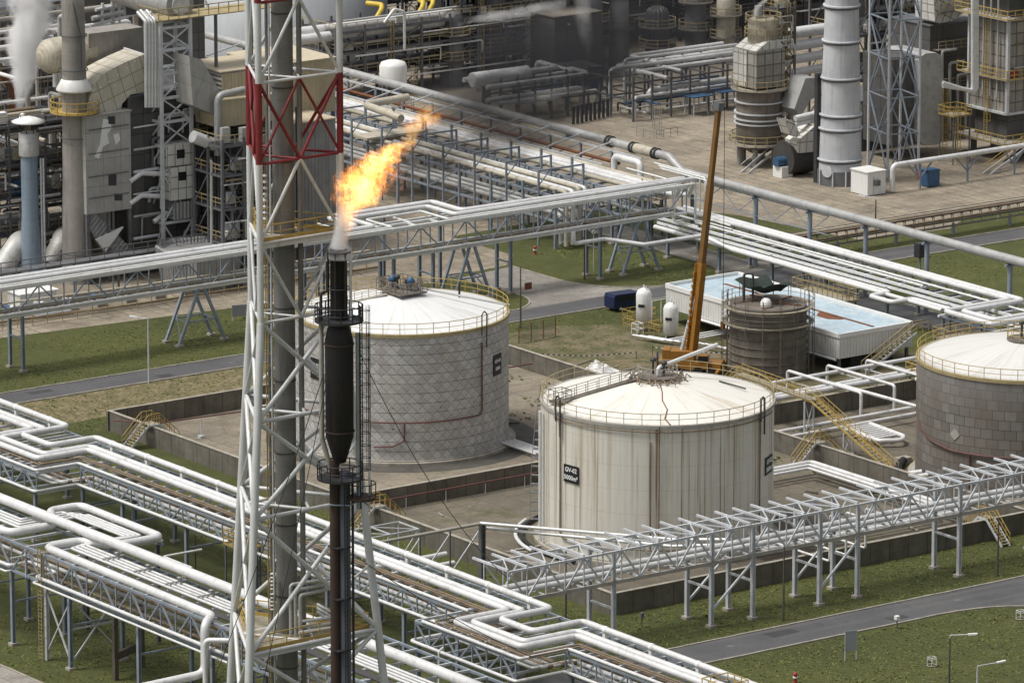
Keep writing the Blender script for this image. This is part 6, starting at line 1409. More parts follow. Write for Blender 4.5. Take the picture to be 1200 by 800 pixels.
obj('body', MB().tube(P0, P1, 1.9, 28), M['drum'], dr); obj('end_cover', MB().tube(P1, (P1[0]+.25, P1[1], P1[2]), 1.2, 20), M['steel_light'], dr); obj('saddle', MB().box(P1[0]-2.6, P1[0]-2, P1[1]-1.2, P1[1]+1.2, P1[2]-2.6, P1[2]-.8), M['mid_steel'], dr); obj('saddle', MB().box(P1[0]-10.6, P1[0]-10, P1[1]-1.2, P1[1]+1.2, P1[2]-2.6, P1[2]-.8), M['mid_steel'], dr)
# dark boiler house and clad cabinets
ba, bb = a_-1.2, b_+6.6; zq = PA(200, 108, ba)[2]
bh = thing('boiler_house', 'dark panelled boiler house filling the left of the plant behind the bridge', 'boiler house', (ba-8, bb+11, 0))
obj('wall', MB().box(ba-14, ba, bb, bb+21, 0, zq), M['dark_panel'], bh); obj('roof', MB().box(ba-14.2, ba+.2, bb-.1, bb+21.2, zq, zq+.2), M['mid_steel'], bh)
rr = random.Random(21)
for k in range(16):
    b0_ = bb+.5+rr.uniform(0, 17); z_ = rr.uniform(2, zq-2); L_ = rr.uniform(2, 6)
    pipe('thin pipe clinging to the dark boiler house wall', [(ba+.3, b0_, z_-rr.uniform(1, 4)), (ba+.5, b0_, z_), (ba+.5, b0_+L_, z_), (ba+.5, b0_+L_, z_+rr.uniform(1, 3))], rr.choice((.1, .14, .2)), rr.choice(('clad', 'clad_dull', 'mid_steel', 'steel_light')), 'thin pipes on the boiler house wall', 7)
for k in range(4):
    z_ = 3.5+k*4.2; t_ = thing('gallery', ['lowest dark gallery along the boiler house wall', 'second dark gallery along the boiler house wall', 'third dark gallery along the boiler house wall', 'topmost dark gallery along the boiler house wall'][k], 'gallery', (ba+.6, bb+13, z_))
    obj('deck', MB().box(ba+.02, ba+1.2, bb+9, bb+20.5, z_, z_+.12), M['rust_dirty'], t_); mb = MB(); mb.rail([(ba+1.2, bb+9, z_+.1), (ba+1.2, bb+20.5, z_+.1)], 1.1, 1.3, .04); obj('railing', mb, M['yellow_pale'], t_)
for lb, (x0, x1, y0_, y1_), d_ in (('upper grey clad cabinet with black window in front of the boiler house', (196,229,171,196), 2.2), ('grey clad cabinet with black window, directly below the upper cabinet', (200,229,197,236), 2.0), ('light grey corrugated box under the two cabinets', (204,232,238,258), 1.8)):
    t = thing('cabinet', lb, 'cabinet', PA((x0+x1)/2, y1_, ba+2.4)[:2]+(0,)); slab(None, 'casing', None, [(x0,y0_),(x1,y0_-4),(x1,y1_-4),(x0,y1_)], ba+2.4, 2.2, 'white_grid' if d_ > 1.9 else 'grey_corr', None, t)
    if d_ > 1.9: slab(None, 'window', None, [((x0+x1)/2-5,y0_+5),((x0+x1)/2+4,y0_+4),((x0+x1)/2+4,y0_+14),((x0+x1)/2-5,y0_+15)], ba+2.46, .12, 'glass', None, t)
    pz = PA((x0+x1)/2, y1_, ba+1.5); obj('bracket', MB().bar((ba+1.5, pz[1], pz[2]), (ba-.2, pz[1], pz[2]-1.5), .2), M['mid_steel'], t)
oc = S(234, 334); obj('hopper', MB().lathe([(4.4, 0), (5.2, 4.6), (5.0, 4.8), (4.6, 4.2)], oc, 8, smooth=False), M['grey_corr'], label='open topped grey corrugated octagonal bin in front of the boiler house', cat='bin')
for k, (x, y) in enumerate(((152, 205), (152, 231), (180, 252))):
    P0, P1, P2 = PA(x, y+8, ba+1.2), PA(x+14, y-2, ba+1.2), PA(x+44-k*9, y-1, ba+1.2)
    pipe(['bent pale pipe on the boiler house wall, top one of three', 'bent pale pipe on the boiler house wall, middle one of three', 'bent pale pipe on the boiler house wall, lowest one of three'][k], [P0, P1, P2], .3, 'clad', 'bent pale pipes on the boiler house wall', 9)
tb_, (la_, lb_, lz0, lz1) = unit('tan roofed louvred air cooler house at the left of the lattice tower', 'air cooler', 262, 318, 8, 11, 84, 112, 'air_cooler', 'louver', 'tan_roof')
mb = MB(); mb.box(la_+.05, la_+.2, lb_, lb_+11, lz0-2.5, lz1-.3); obj('fascia', mb, M['tan_panel'], tb_)
slab('grey sloping duct between the frame tower and the louvred house', 'duct', 'duct', [(222,66),(236,70),(270,128),(270,143),(226,124)], la_+.6, 3.5, 'grey_panel')
unit('tan sheet clad block below the louvred house', 'air cooler', 258, 322, 5, 9, 118, 150, 'air_cooler', 'tan_panel', 'tan_roof')
pipe('grey bent pipe rising beside the tan block', [PA(255,182,la_+1.6), PA(255,112,la_+1.6), PA(286,105,la_+1.6)], .42, 'drum', None, 10, 1.0)
pipe('fat white pipe stub by the foot of the frame tower', [PA(226,160,la_+1.2), PA(252,170,la_+1.2)], .75, 'clad', None, 14)
unit('tan roofed sheet clad building behind the lattice tower, upper block', 'plant building', 322, 282, 10, 9, 76, 140, 'plant_building', 'tan_panel', 'tan_roof')
unit('dark grey panelled lower storeys behind the lattice tower', 'plant building', 305, 300, 9, 11, 150, None, 'plant_building', 'grey_corr', 'tan_roof')
steel_frame('dark open steel structure with yellow railings in the gap left of the lattice tower', S(262,330)[0]-6, S(262,330)[0], S(262,330)[1], S(262,330)[1]+9, [4.5, 8.5, 12.5, 16], 2, 3, 'mid_steel', 'yellow_pale')
steel_frame('tangle of dark scaffold steel behind the two left stacks', S(5,322)[0]-9, S(5,322)[0], S(5,322)[1]-4, S(5,322)[1]+11, [4.5, 9, 13, 17.5], 2, 3, 'mid_steel', 'yellow_pale', True, w=.22)
rnd = random.Random(3)
def clutter(a0, a1, b0, b1, z0, z1, n, label, group, mats, rr=(.12, .4)):
    for i in range(n):
        r = rnd.uniform(*rr); z = rnd.uniform(z0, z1); b = rnd.uniform(b0, b1-4); a = rnd.uniform(a0, a1); L = rnd.uniform(5, min(22, b1-b0)); m = rnd.choice(mats)
        k = rnd.random()
        if k < .5: pts = [(a, b, z), (a, min(b+L, b1), z)]
        elif k < .75: pts = [(a, b, z), (a, min(b+L, b1), z), (a, min(b+L, b1), max(.3, z-rnd.uniform(1.5, 5)))]
        else: pts = [(a, b, .3), (a, b, z), (a+rnd.uniform(1, 4), b, z), (a+rnd.uniform(4.2, 6), b, z)]
        pipe(label, pts, r, m, group, 8)
q_ = S(5, 322); clutter(q_[0]-6, q_[0]+1, q_[1]-4, q_[1]+12, 1.5, 19, 34, 'pipe in the tangle behind the blue grey vent stack', 'pipes in the tangle at the left edge', ['clad', 'clad_dull', 'clad_beige', 'rust_pipe', 'mid_steel', 'girder_tan'], (.09, .34))
q_ = S(60, 255); clutter(q_[0]-14, q_[0], q_[1]-8, q_[1]+14, 8, 26, 30, 'pale pipe high behind the concrete stack', 'pale pipes high behind the concrete stack', ['clad', 'clad_dull', 'clad', 'girder_tan'], (.12, .45))
unit('dim brown plant block closing the view behind the steam at the top left', 'plant building', -20, 200, 10, 34, 12, None, 'plant_building', 'dark_panel', 'mid_steel')
steel_frame('brown railed platforms at the far left edge below the steam', S(0,230)[0]-8, S(0,230)[0], S(0,230)[1]-2, S(0,230)[1]+12, [5, 9, 13, 17, 22], 2, 4, 'mid_steel', 'yellow_pale')
pipe('rust brown fat pipe bending down at the left edge', [PA(-10,88,-150), PA(8,90,-150), PA(13,100,-150), PA(13,128,-150)], .75, 'rust', None, 12, 1.5)
for k in range(3): pipe('fat white pipe crossing at the left edge below the steam plume', [PA(-12,158+22*k,-128), PA(26,172+18*k,-128), PA(30,186+18*k,-134)], .42, 'clad', 'fat white pipes at the left edge', 10)
for k in range(5): pipe('white pipe high behind the concrete stack', [PA(20,10+9*k,-170+4*k), PA(76,25+8*k,-170+4*k), PA(80,40+8*k,-170+4*k)], .5, 'clad', 'white pipes high behind the concrete stack', 10)
for k in range(2):
    P = [PA(10+45*k,350-50*k,-104-k), PA(22+45*k,330-45*k,-104-k), PA(28+45*k,322-45*k,-107-k)]
    mb = MB(); mb.pipe([PA(0+60*k,318-8*k,-107), PA(22+52*k,285-2*k,-107), PA(27+47*k,282-4*k,-111)], 1.35, 18, 2); obj('duct', mb, M['clad_dull'], label=['round bent grey duct at the left edge behind the bridge', 'round bent grey duct between the two left stacks'][k], cat='duct', group='round bent ducts by the left stacks')
# low machinery in front of the left units, under the long bridge
for k in range(9):
    px = 12+34*k; c = S(px, 371-4.6*k); t = thing('pump', 'small pump set on a plinth under the long bridge', 'pump', (*c, 0), 'pump sets under the long bridge')
    obj('plinth', MB().cbox(*c, .25, 2.4, 1.4, .5), M['kerb'], t); obj('motor', MB().tube((c[0]-.9, c[1], .9), (c[0]+.3, c[1], .9), .36, 12), M['drum' if k % 3 else 'blue'], t); obj('casing', MB().tube((c[0]+.5, c[1], .95), (c[0]+.95, c[1], .95), .5, 14), M['white_tank'], t)
for k in range(4):
    z = .5+.55*k; pipe('slim low pipe along the front of the left units', [(-90-k*.6, -30, z), (-86.5-k*.6, 20, z), (-86.5-k*.6, 52, z)], .14, ['rust_pipe', 'clad', 'clad_dull', 'clad_beige'][k], 'slim low pipes along the left units', 7)
mb = MB(); mb.rail([(-86,-40,.1),(-86,52,.1)], 1.2, 2, .045); obj('railing', mb, M['yellow_pale'], label='long faded yellow railing on the slab edge under the long bridge', cat='railing')
mb = MB(); mb.rail([(-96,-40,4.0),(-96,52,4.0)], 1.2, 2, .05); mb.box(-97.6,-96,-40,52,3.8,4.0)
for k in range(16): mb.bar((-96.2,-38+6*k,0),(-96.2,-38+6*k,3.8),.2)
obj('gantry', mb, M['mid_steel'], label='long grey gantry walkway along the front of the left units', cat='gantry')
obj('skip', MB().box(*[S(48,374)[0]+e for e in (-2,0)], *[S(48,374)[1]+e for e in (0,4.2)], .2, .5), M['steel_light'], label='flat pale pallet on the slab under the long bridge', cat='pallet')
unit('small white cladding hut seen through the left part of the long bridge', 'hut', 24, 366, 3, 5, 345, None, 'hut', 'white_corr', 'white')
# far white tank and long pipes at the top
c = S(330, 60); obj('storage_tank', MB().lathe([(15, 0), (15, 11), (7, 12), (.1, 12.6)], c, 64), M['grey_tank'], label='wide pale grey tank behind the top of the lattice tower', cat='storage tank')
for k in range(3): lamp('small lamp pole in front of the far pale grey tank', 245+26*k, 75, 2+2*k, (.6, -.8), dark=True)
A0 = S(460, 112)[0]
fr = steel_frame('dark steel bay with yellow railing carrying two long fat white pipes at the top', A0-8, A0, S(398,122)[1], S(560,98)[1]+14, [3.5, 6.6, 9.4], 2, 8, 'mid_steel', 'yellow_pale')
for k, y in enumerate((45, 36)):
    P0, P1 = PA(345, y+3, A0-1.5-k*1.6), PA(545, y-20, A0-1.5-k*1.6)
    pipe(['nearer of two long fat white pipes above the dark bay', 'farther of two long fat white pipes above the dark bay'][k], [(P0[0], P0[1], P0[2]), (P0[0], P1[1]+16, P0[2])], .7, 'clad', 'long fat white pipes above the dark bay', 14)
for k, x in enumerate((436, 484, 496, 526)):
    P = [PA(x, 30-3*k, A0-6), PA(x+11, 12-3*k, A0-6), PA(x+12, 6-3*k, A0-6.5), PA(x-6+14*(k % 2), 4-3*k, A0-9)]
    pipe(['bright yellow bent pipe above the dark bay, leftmost of four', 'bright yellow bent pipe above the dark bay, second from the left', 'bright yellow bent pipe above the dark bay, third from the left', 'bright yellow bent pipe above the dark bay, rightmost of four'][k], P, .36, 'yellow_pipe', 'bright yellow bent pipes', 9)
pipe('slim white upright pipe with a bent top in front of the dark bay', [PA(474,58,A0+1), PA(474,14,A0+1), PA(462,11,A0+1), PA(450,27,A0+1)], .2, 'white_pipe', None, 8)
c = S(461, 135); Y_ = W(*c, 0).y
wd = thing('white_drum', 'upright white domed vessel on a stand right of the red tower section', 'vessel', (*c, 0)); obj('body', MB().lathe([(1.85, zf(97)), (1.85, zf(77)), (1.6, zf(73)), (.9, zf(71)), (.05, zf(70.5))], c, 28), M['white_tank'], wd)
for k in range(4): t_ = pi/2*k+.4; obj('leg', MB().bar((c[0]+1.6*cos(t_), c[1]+1.6*sin(t_), 0), (c[0]+1.6*cos(t_), c[1]+1.6*sin(t_), zf(96)), .25), M['mid_steel'], wd)
mb = MB(); mb.ladder((c[0]+1.2, c[1]+2.3, 0), zf(78), (1, 0), .6, True); obj('ladder', mb, M['yellow_pale'], wd)
pipe('beige lagged pipe with a hairpin bend beside the flame', [PA(478,114,-128), PA(432,122,-128), PA(430,124,-127), PA(458,134,-118.5), PA(470,139,-116)], .5, 'clad_beige', None, 12, .9)
steel_frame('low steel rack full of pipes between the lattice tower and the flame', -150, -84, 76.2, 81.8, [3.4, 6.4], 10, 1, 'steel', None, False)
for k, (b_, z, r, m_) in enumerate([(77.1,7.0,.3,'clad_beige'),(78.4,6.9,.3,'clad'),(79.6,7.1,.3,'clad_beige'),(80.8,6.9,.25,'clad'),(77.5,3.9,.3,'clad_dull'),(79,3.9,.25,'clad'),(80.4,3.9,.3,'clad_dull')]):
    pipe('long pale pipe on the low rack between the lattice tower and the flame', [(-175,b_,z),(-83-k*.4,b_,z),(-83-k*.4,b_,.4)], r, m_, 'pipes on the low rack left of the flame', 9)
mb = MB(); q_ = S(430,165,7.5); mb.box(q_[0]-3, q_[0], q_[1], q_[1]+9, 7.5, 7.8); obj('canopy', mb, M['clad_beige'], label='flat cream canopy roof behind the flame', cat='canopy')
# dark units behind the smoke
dk = [('dark process frame behind the smoke, nearest the white drum', -190, -176, 128, 150, [4,8,12,16,20]), ('dark process frame in the middle behind the smoke', -205, -188, 150, 172, [4.5,9,13.5,18,23]), ('dark process frame behind the pipe yard at the top right of the smoke', -196, -180, 173, 196, [4,8,12,17]), ('dark process frame far behind the flame', -228, -212, 120, 150, [5,10,15,20])]
for lb, x0, x1, y0_, y1_, lv in dk: steel_frame(lb, x0, x1, y0_, y1_, lv, 3, 5, 'dark_steel', 'rust_dirty')
clutter(-192, -174, 128, 152, 2, 20, 26, 'dim pipe among the dark frames behind the smoke', 'dim pipes behind the smoke', ['dark_pipe', 'clad', 'mid_steel', 'clad_dull'], (.08, .26))
clutter(-205, -186, 150, 196, 2, 20, 30, 'dim pipe among the dark frames right of the smoke', 'dim pipes right of the smoke', ['dark_pipe', 'clad', 'mid_steel', 'clad_dull', 'clad_beige'], (.08, .28))
clutter(-232, -214, 112, 150, 3, 20, 14, 'dim pipe far behind the yellow pipes', 'dim pipes far behind', ['clad', 'clad_dull', 'clad_beige'])
for k, (x, base, r, y1_, m_) in enumerate([(530,100,1.6,20,'mid_steel'),(575,92,2.2,-10,'dark_corr'),(620,88,1.8,10,'clad_dull'),(655,82,1.5,-30,'drum'),(690,80,2.0,5,'mid_steel'),(725,76,1.4,-30,'clad_dull'),(770,80,1.7,15,'dark_corr'),(815,70,1.5,-20,'mid_steel'),(850,72,1.3,0,'clad_beige'),(605,60,1.6,-40,'drum')]):
    c = S(x, base); z = zat(W(*c, 0).y, y1_)
    t = thing('process_column', 'upright process column standing dimly behind the smoke', 'column', (*c, 0), 'dim columns behind the smoke'); cyl(None, c, r, 0, z, m_, None, 'shell', True, None, None, 0, t)
    for zz_ in (z*.4, z*.75):
        obj('ring_platform', MB().lathe([(r, zz_), (r+1.0, zz_), (r+1.0, zz_+.12), (r, zz_+.12)], c, 20, smooth=False, cap=False), M['rust_dirty'], t); mb = MB(); mb.rail(circ(c, r+.95, zz_+.1, 10)[:-1], 1.1, 3, .05, closed=True); obj('railing', mb, M['yellow_pale'], t)
unit('long dark hall closing the view at the top behind the smoke', 'plant hall', 560, 62, 12, 60, -30, None, 'plant_hall', 'dark_corr', 'mid_steel')
unit('long dark hall closing the view at the top right', 'plant hall', 900, 40, 10, 50, -40, None, 'plant_hall', 'dark_panel', 'mid_steel')
unit('dim brown panelled building in the smoke behind the pipe yard', 'plant building', 650, 98, 6, 8, 20, None, 'plant_building', 'dark_panel', 'rust_dirty')
unit('dim blue walled shed in the smoke behind the pipe yard', 'shed', 655, 112, 5, 7.5, 84, None, 'shed', 'blue', 'mid_steel')
# pipe yards on the tan slab
def yard_module(label, A1, A2, B1, B2, zs, cols, n):
    t = steel_frame(label, A1, A2, B1, B2, zs, 2, cols, 'mid_steel', None, False, 'pipe rack', False, .24)
    return t
q0 = S(600, 156); q1 = S(712, 132)
yard_module('small pipe rack on the tan slab under the smoke, left one', q1[0]-9, q1[0]-1, q1[1]-14, q1[1]-.5, [2.6, 4.6], 5, 1)
gy = 'white pipes of the left pipe yard on the tan slab'
for k in range(6):
    a_ = q1[0]-1.5-1.3*k; z = [2.9, 5.0, 2.9, 5.0, 3.9, 5.2][k]; e = q1[1]-.6-.9*k*.4
    pipe('white looped pipe of the left pipe yard on the tan slab', [(a_, q1[1]-18, z), (a_, e, z), (a_-5, e+.2, z), (a_-5, e+.2, .4)] if k % 2 else [(a_, q1[1]-17, z), (a_, e, z), (a_, e, .3)], .24+.06*(k % 3), 'clad', gy, 10)
hx = thing('heat_exchanger', 'fat white horizontal exchanger in the smoke on the tan slab', 'exchanger', (q1[0]-6, q1[1]-14, 0)); obj('shell', MB().tube((q1[0]-6, q1[1]-18, 5.5), (q1[0]-6, q1[1]-9, 5.5), 1.0, 20), M['clad'], hx); obj('saddle', MB().box(q1[0]-6.6, q1[0]-5.4, q1[1]-16, q1[1]-15.4, 2, 5).box(q1[0]-6.6, q1[0]-5.4, q1[1]-11, q1[1]-10.4, 2, 5), M['mid_steel'], hx)
q2 = S(742, 143); q3 = S(870, 118)
yard_module('pipe rack of the right pipe yard on the tan slab', q2[0]-10, q2[0], q2[1], q2[1]+19, [2.8, 5.2], 6, 1)
gy2 = 'white pipes of the right pipe yard on the tan slab'
for k in range(8):
    a_ = q2[0]-.3-1.35*k; z = [3.2, 5.6, 3.3, 5.7, 6.2, 5.5, 6.6, 6.0][k]; s_ = q2[1]+.5+2.2*(k % 4)
    pts = [(a_, s_, .4), (a_, s_, z), (a_, q2[1]+24, z)] if k % 2 == 0 else [(a_+3, s_+2, z), (a_-3, s_+2, z), (a_-3, q2[1]+25, z)]
    pipe('white looped pipe of the right pipe yard on the tan slab', pts, .22+.08*(k % 3), 'clad', gy2, 10)
clutter(q2[0]-9, q2[0], q2[1], q2[1]+19, .6, 4, 12, 'thin pipe low in the right pipe yard', 'thin pipes low in the right pipe yard', ['clad', 'dark_pipe', 'blue', 'clad_dull'], (.08, .2))
for k in range(9):
    px = 672+5*k; c = S(px, 146-1.1*k); obj('valve_post', MB().bar((*c, 0), (*c, 2.1), .3).lathe([(.1,2.1),(.35,2.2),(.1,2.5)], c, 8), M['dark_steel'], label='dark valve post in the row at the edge of the left pipe yard', cat='valve', group='row of dark valve posts')
for k, (x, y) in enumerate(((816, 134), (848, 128), (858, 118))):
    c = S(x, y); t = thing('shelter', 'small blue roofed shelter on legs by the right pipe yard', 'shelter', (*c, 0), 'blue roofed shelters')
    for i in (-1, 1):
        for j in (-1, 1): obj('leg', MB().bar((c[0]+i, c[1]+j*1.2, 0), (c[0]+i*.8, c[1]+j, 2.5), .12), M['steel_light'], t)
    obj('roof', MB().cbox(*c, 2.6, 3, 3.4, .12), M['blue'], t)
c = S(771, 161); mb = MB(); mb.ladder((*c, 0), 4.2, (.6, .8), .9); mb.ladder((c[0]-.8, c[1]+.3, 0), 4.2, (.6, .8), .9); mb.rail([(c[0]-2,c[1]-2,.1),(c[0]+1,c[1]-1,.1),(c[0]+1,c[1]+2.5,.1)], 1.1, 1.2, .04); obj('ladder_stand', mb, M['girder_tan'], label='thin free standing ladder frame on the tan slab', cat='ladder')
# reactor column right of the yard
c = S(889, 192); Y_ = W(*c, 0).y
rc = thing('reactor_column', 'soot streaked reactor column with ring platforms and a gridded clad head', 'column', (*c, 0))
for k in range(6): t_ = pi/3*k+.2; obj('leg', MB().tube((c[0]+2.6*cos(t_), c[1]+2.6*sin(t_), 0), (c[0]+2.6*cos(t_), c[1]+2.6*sin(t_), zf(170)), .36, 10), M['concrete_stack'], rc)
obj('shell', MB().lathe([(1.2, zf(178)), (2.9, zf(168)), (2.95, zf(145)), (2.95, zf(102))], c, 32), M['rust_dirty'], rc)
obj('upper_shell', MB().lathe([(2.6, zf(127)), (2.75, zf(102))], c, 32, cap=False), M['white_tank'], rc)
for y in (131, 138, 143, 118): obj('stiffener_ring', MB().lathe([(2.97, zf(y)), (3.25, zf(y)), (3.25, zf(y)+.16), (2.97, zf(y)+.16)], c, 32, smooth=False, cap=False), M['steel_light'], rc)
for y, R_ in ((167, 3.9), (103, 3.7)):
    q = obj('ring_platform', MB().lathe([(2.5, zf(y)), (R_, zf(y)), (R_, zf(y)+.15), (2.5, zf(y)+.15)], c, 24, smooth=False, cap=False), M['girder_tan'], rc); mb = MB(); mb.rail(circ(c, R_-.05, zf(y)+.1, 16)[:-1], 1.2, 3, .05, closed=True, kick=True); obj('railing', mb, M['yellow_pale'], q)
obj('head_casing', MB().box(c[0]-2.3, c[0]+2.3, c[1]-2.3, c[1]+2.3, zf(100), zf(56)), M['grid_panel'], rc)
obj('head_front', MB().box(c[0]-2.4, c[0]+.4, c[1]-2.45, c[1]-2.32, zf(99), zf(57)), M['white_grid'], rc)
obj('head_slope', MB().extrude([(c[0]-2.3,c[1]-2.3,zf(56)),(c[0]-2.3,c[1]+2.3,zf(56)),(c[0]-2.3,c[1]+1.6,zf(46)),(c[0]-2.3,c[1]-.4,zf(46))], (4.4,0,0)), M['white_grid'], rc)
obj('top_shell', MB().lathe([(2.0, zf(50)), (2.0, zf(24)), (1.5, zf(22))], (c[0]-.2, c[1]+.7), 24), M['grating'], rc); mb = MB(); mb.rail(circ((c[0]-.2, c[1]+.7), 2.4, zf(44), 12)[:-1], 1.2, 3, .05, closed=True); mb.rail(circ((c[0]-.2, c[1]+.7), 2.3, zf(28), 12)[:-1], 1.2, 3, .05, closed=True); obj('top_railing', mb, M['yellow_pale'], rc)
obj('vent_pipe', MB().tube((c[0]-.6, c[1]+.2, zf(24)), (c[0]-.6, c[1]+.2, zf(8)), .5, 12), M['drum'], rc)
steel_frame('rusty yellow stair frame standing right of the reactor column', c[0]-3.4, c[0]-.6, c[1]+3.4, c[1]+6.2, [3.4, 6.6, 9.8, 13, 16.2, 19.4], 1, 1, 'rust_dirty', 'yellow', True, 'stair frame', True, .26)
P0 = S(868, 203); t = thing('stair', 'steep pale stair rising to the lower ring platform of the reactor column', 'stair', (*P0, 0)); P1 = (c[0]+.6, c[1]-.6+3.2, zf(168)); mb = MB()
for u in (0, 1): mb.bar((P0[0]+u*.9, P0[1]+u*.5, 0), (P1[0]+u*.9, P1[1]+u*.5, P1[2]), .12, .3); mb.bar((P0[0]+u*.9, P0[1]+u*.5, 1.1), (P1[0]+u*.9, P1[1]+u*.5, P1[2]+1.1), .07)
obj('stringer', mb, M['steel_light'], t)
c9 = S(912, 208); bm = thing('pump', 'blue horizontal motor on a white block in front of the reactor column', 'pump', (*c9, 0)); obj('plinth', MB().cbox(c9[0]-.2, c9[1]+.9, .7, 1.8, 1.8, 1.4), M['white'], bm); obj('motor', MB().tube((c9[0]-.2, c9[1]-.3, 2.0), (c9[0]-.2, c9[1]+2.0, 2.0), .62, 16), M['blue'], bm)
for k in range(4):
    z = zf(36+14*k); pipe(['fat white duct pipe between the reactor and the pale chimney, topmost', 'fat white duct pipe between the reactor and the pale chimney, second from the top', 'fat white duct pipe between the reactor and the pale chimney, third from the top', 'fat white duct pipe between the reactor and the pale chimney, lowest'][k], [PA(912, 41+16*k, c[0]-9), PA(972, 33+15*k, c[0]-9)], .75-.06*k, 'clad', 'fat duct pipes behind the reactor', 12)
pipe('grey swan neck pipe standing right of the reactor column', [PA(926,140,c[0]+1), PA(926,110,c[0]+1), PA(921,105,c[0]+1), PA(914,106,c[0]+1)], .33, 'drum', None, 10, .7)
slab('plain grey sloping chute left of the pale chimney', 'chute', 'chute', [(944,92),(956,91),(956,114),(949,118),(939,137),(931,128)], S(945,196)[0], 3, 'drum')
slab('white gridded wedge hood left of the pale chimney', 'hood', 'hood', [(934,166),(956,147),(956,178),(937,180)], S(945,208)[0], 2.5, 'white_grid')
slab('white gridded sloping chute leading into the dark drum', 'chute', 'chute', [(920,140),(930,142),(938,158),(934,161),(926,158)], S(945,208)[0]+.3, 1.8, 'white_grid')
mb = MB(); mb.tube((S(930,208)[0]-1.5, S(930,208)[1]-.5, 2.3), (S(930,208)[0]-1.5, S(930,208)[1]+3.5, 2.3), 2.2, 22); obj('drum', mb, M['dark_pipe'], label='dark round drum casing below the white gridded chutes', cat='drum')
for k in range(2): pipe('white pipe stub joining the chute and the chimney', [PA(932,139+7*k,S(945,205)[0]), PA(958,133+7*k,S(945,205)[0])], .4-.1*k, 'clad', 'white pipe stubs by the chute', 10)
obj('steel_column', MB().bar((*S(957,214),0), (*S(957,214),zat(W(*S(957,214),0).y, 86)), .6), M['dark_steel'], label='dark upright steel column touching the pale chimney', cat='column')
# pale tapered chimney
c = S(984, 214); Y_ = W(*c, 0).y
ch = thing('chimney', 'tall tapering pale grey chimney with raised rings on the tan slab', 'chimney', (*c, 0))
obj('shaft', MB().lathe([(2.72, zf(197)), (2.68, zf(186)), (2.58, zf(150)), (2.5, zf(134)), (2.4, zf(91)), (2.25, zf(48)), (2.12, zf(0)), (1.8, zf(-150))], c, 40), M['chimney'], ch)
obj('foot', MB().lathe([(2.95, 0), (2.9, zf(197))], c, 40), M['mid_steel'], ch)
for y, e in ((186, 2.7), (150, 2.6), (134, 2.52), (91, 2.42), (48, 2.28), (7, 2.15)): obj('ring', MB().lathe([(e, zf(y)), (e+.24, zf(y)+.03), (e+.24, zf(y)+.2), (e, zf(y)+.25)], c, 40, smooth=False, cap=False), M['chimney'], ch); obj('ring_shadow_band', MB().lathe([(e+.01, zf(y)-.25), (e+.09, zf(y)-.25), (e+.09, zf(y)-.02), (e+.01, zf(y)-.02)], c, 40, smooth=False, cap=False), M['mid_steel'], ch)  # dark band below each ring paints its shadow gap onto the shaft
obj('access_door', MB().tube(on(c, 2.9, -36, 1.9), on(c, 3.05, -36, 1.9), .75, 16), M['steel_light'], ch)
mb = MB()
for th in (-60, -20, 12, 40): mb.bar(on(c, 3.0, th, 0), on(c, 3.0, th, zf(196)), .16)
obj('foot_rib', mb, M['steel_light'], ch)
# tall lattice frame and rounded box right of the chimney
q = S(1017, 205); q2_ = S(1076, 209)
lt = thing('lattice_tower', 'tall thin grey lattice tower right of the pale chimney', 'tower', (*q2_, 0))
L4 = [S(1017, 198), S(1040, 208), S(1076, 205), S(1054, 196)]; H_ = 36
for p in L4: obj('leg', MB().bar((*p, 0), (*p, H_), .24), M['steel_light'], lt)
zs = [zat(W(*L4[1], 0).y, y) for y in (208, 158, 116, 70, 25, -30, -90)]; mb = MB(); hb = MB()
for i in range(len(zs)-1):
    for k in range(4):
        p, r_ = L4[k], L4[(k+1) % 4]; m_ = ((p[0]+r_[0])/2, (p[1]+r_[1])/2)
        u_, v_ = (i, i+1) if i % 2 == 0 else (i+1, i); mb.bar((*p, zs[u_]), (*m_, zs[v_]), .16); mb.bar((*r_, zs[u_]), (*m_, zs[v_]), .16); hb.bar((*p, zs[i+1]), (*r_, zs[i+1]), .15)
obj('diagonal_bracing', mb, M['steel'], lt); obj('horizontal_bracing', hb, M['steel'], lt)
A_ = S(1090, 186)[0]
rb = thing('filter_casing', 'rounded upright grey clad casing right of the thin lattice tower', 'casing', (A_-3, S(1090,186)[1], 0))
slab(None, 'casing', None, [(1078,72),(1080,66),(1085,63),(1098,62),(1103,65),(1105,72),(1105,160),(1103,167),(1098,170),(1085,171),(1080,168),(1078,161)], A_, 7, 'drum', None, rb)
slab(None, 'side_casing', None, [(1046,68),(1078,64),(1078,168),(1046,172)], A_-1.2, 6, 'dark_panel', None, rb)
for k in range(2): mb = MB(); mb.ladder((A_+.5, S(1107,186)[1]+.5*k, 0), 9, (.3, 1), .6, True)
obj('ladder', mb, M['yellow'], rb)
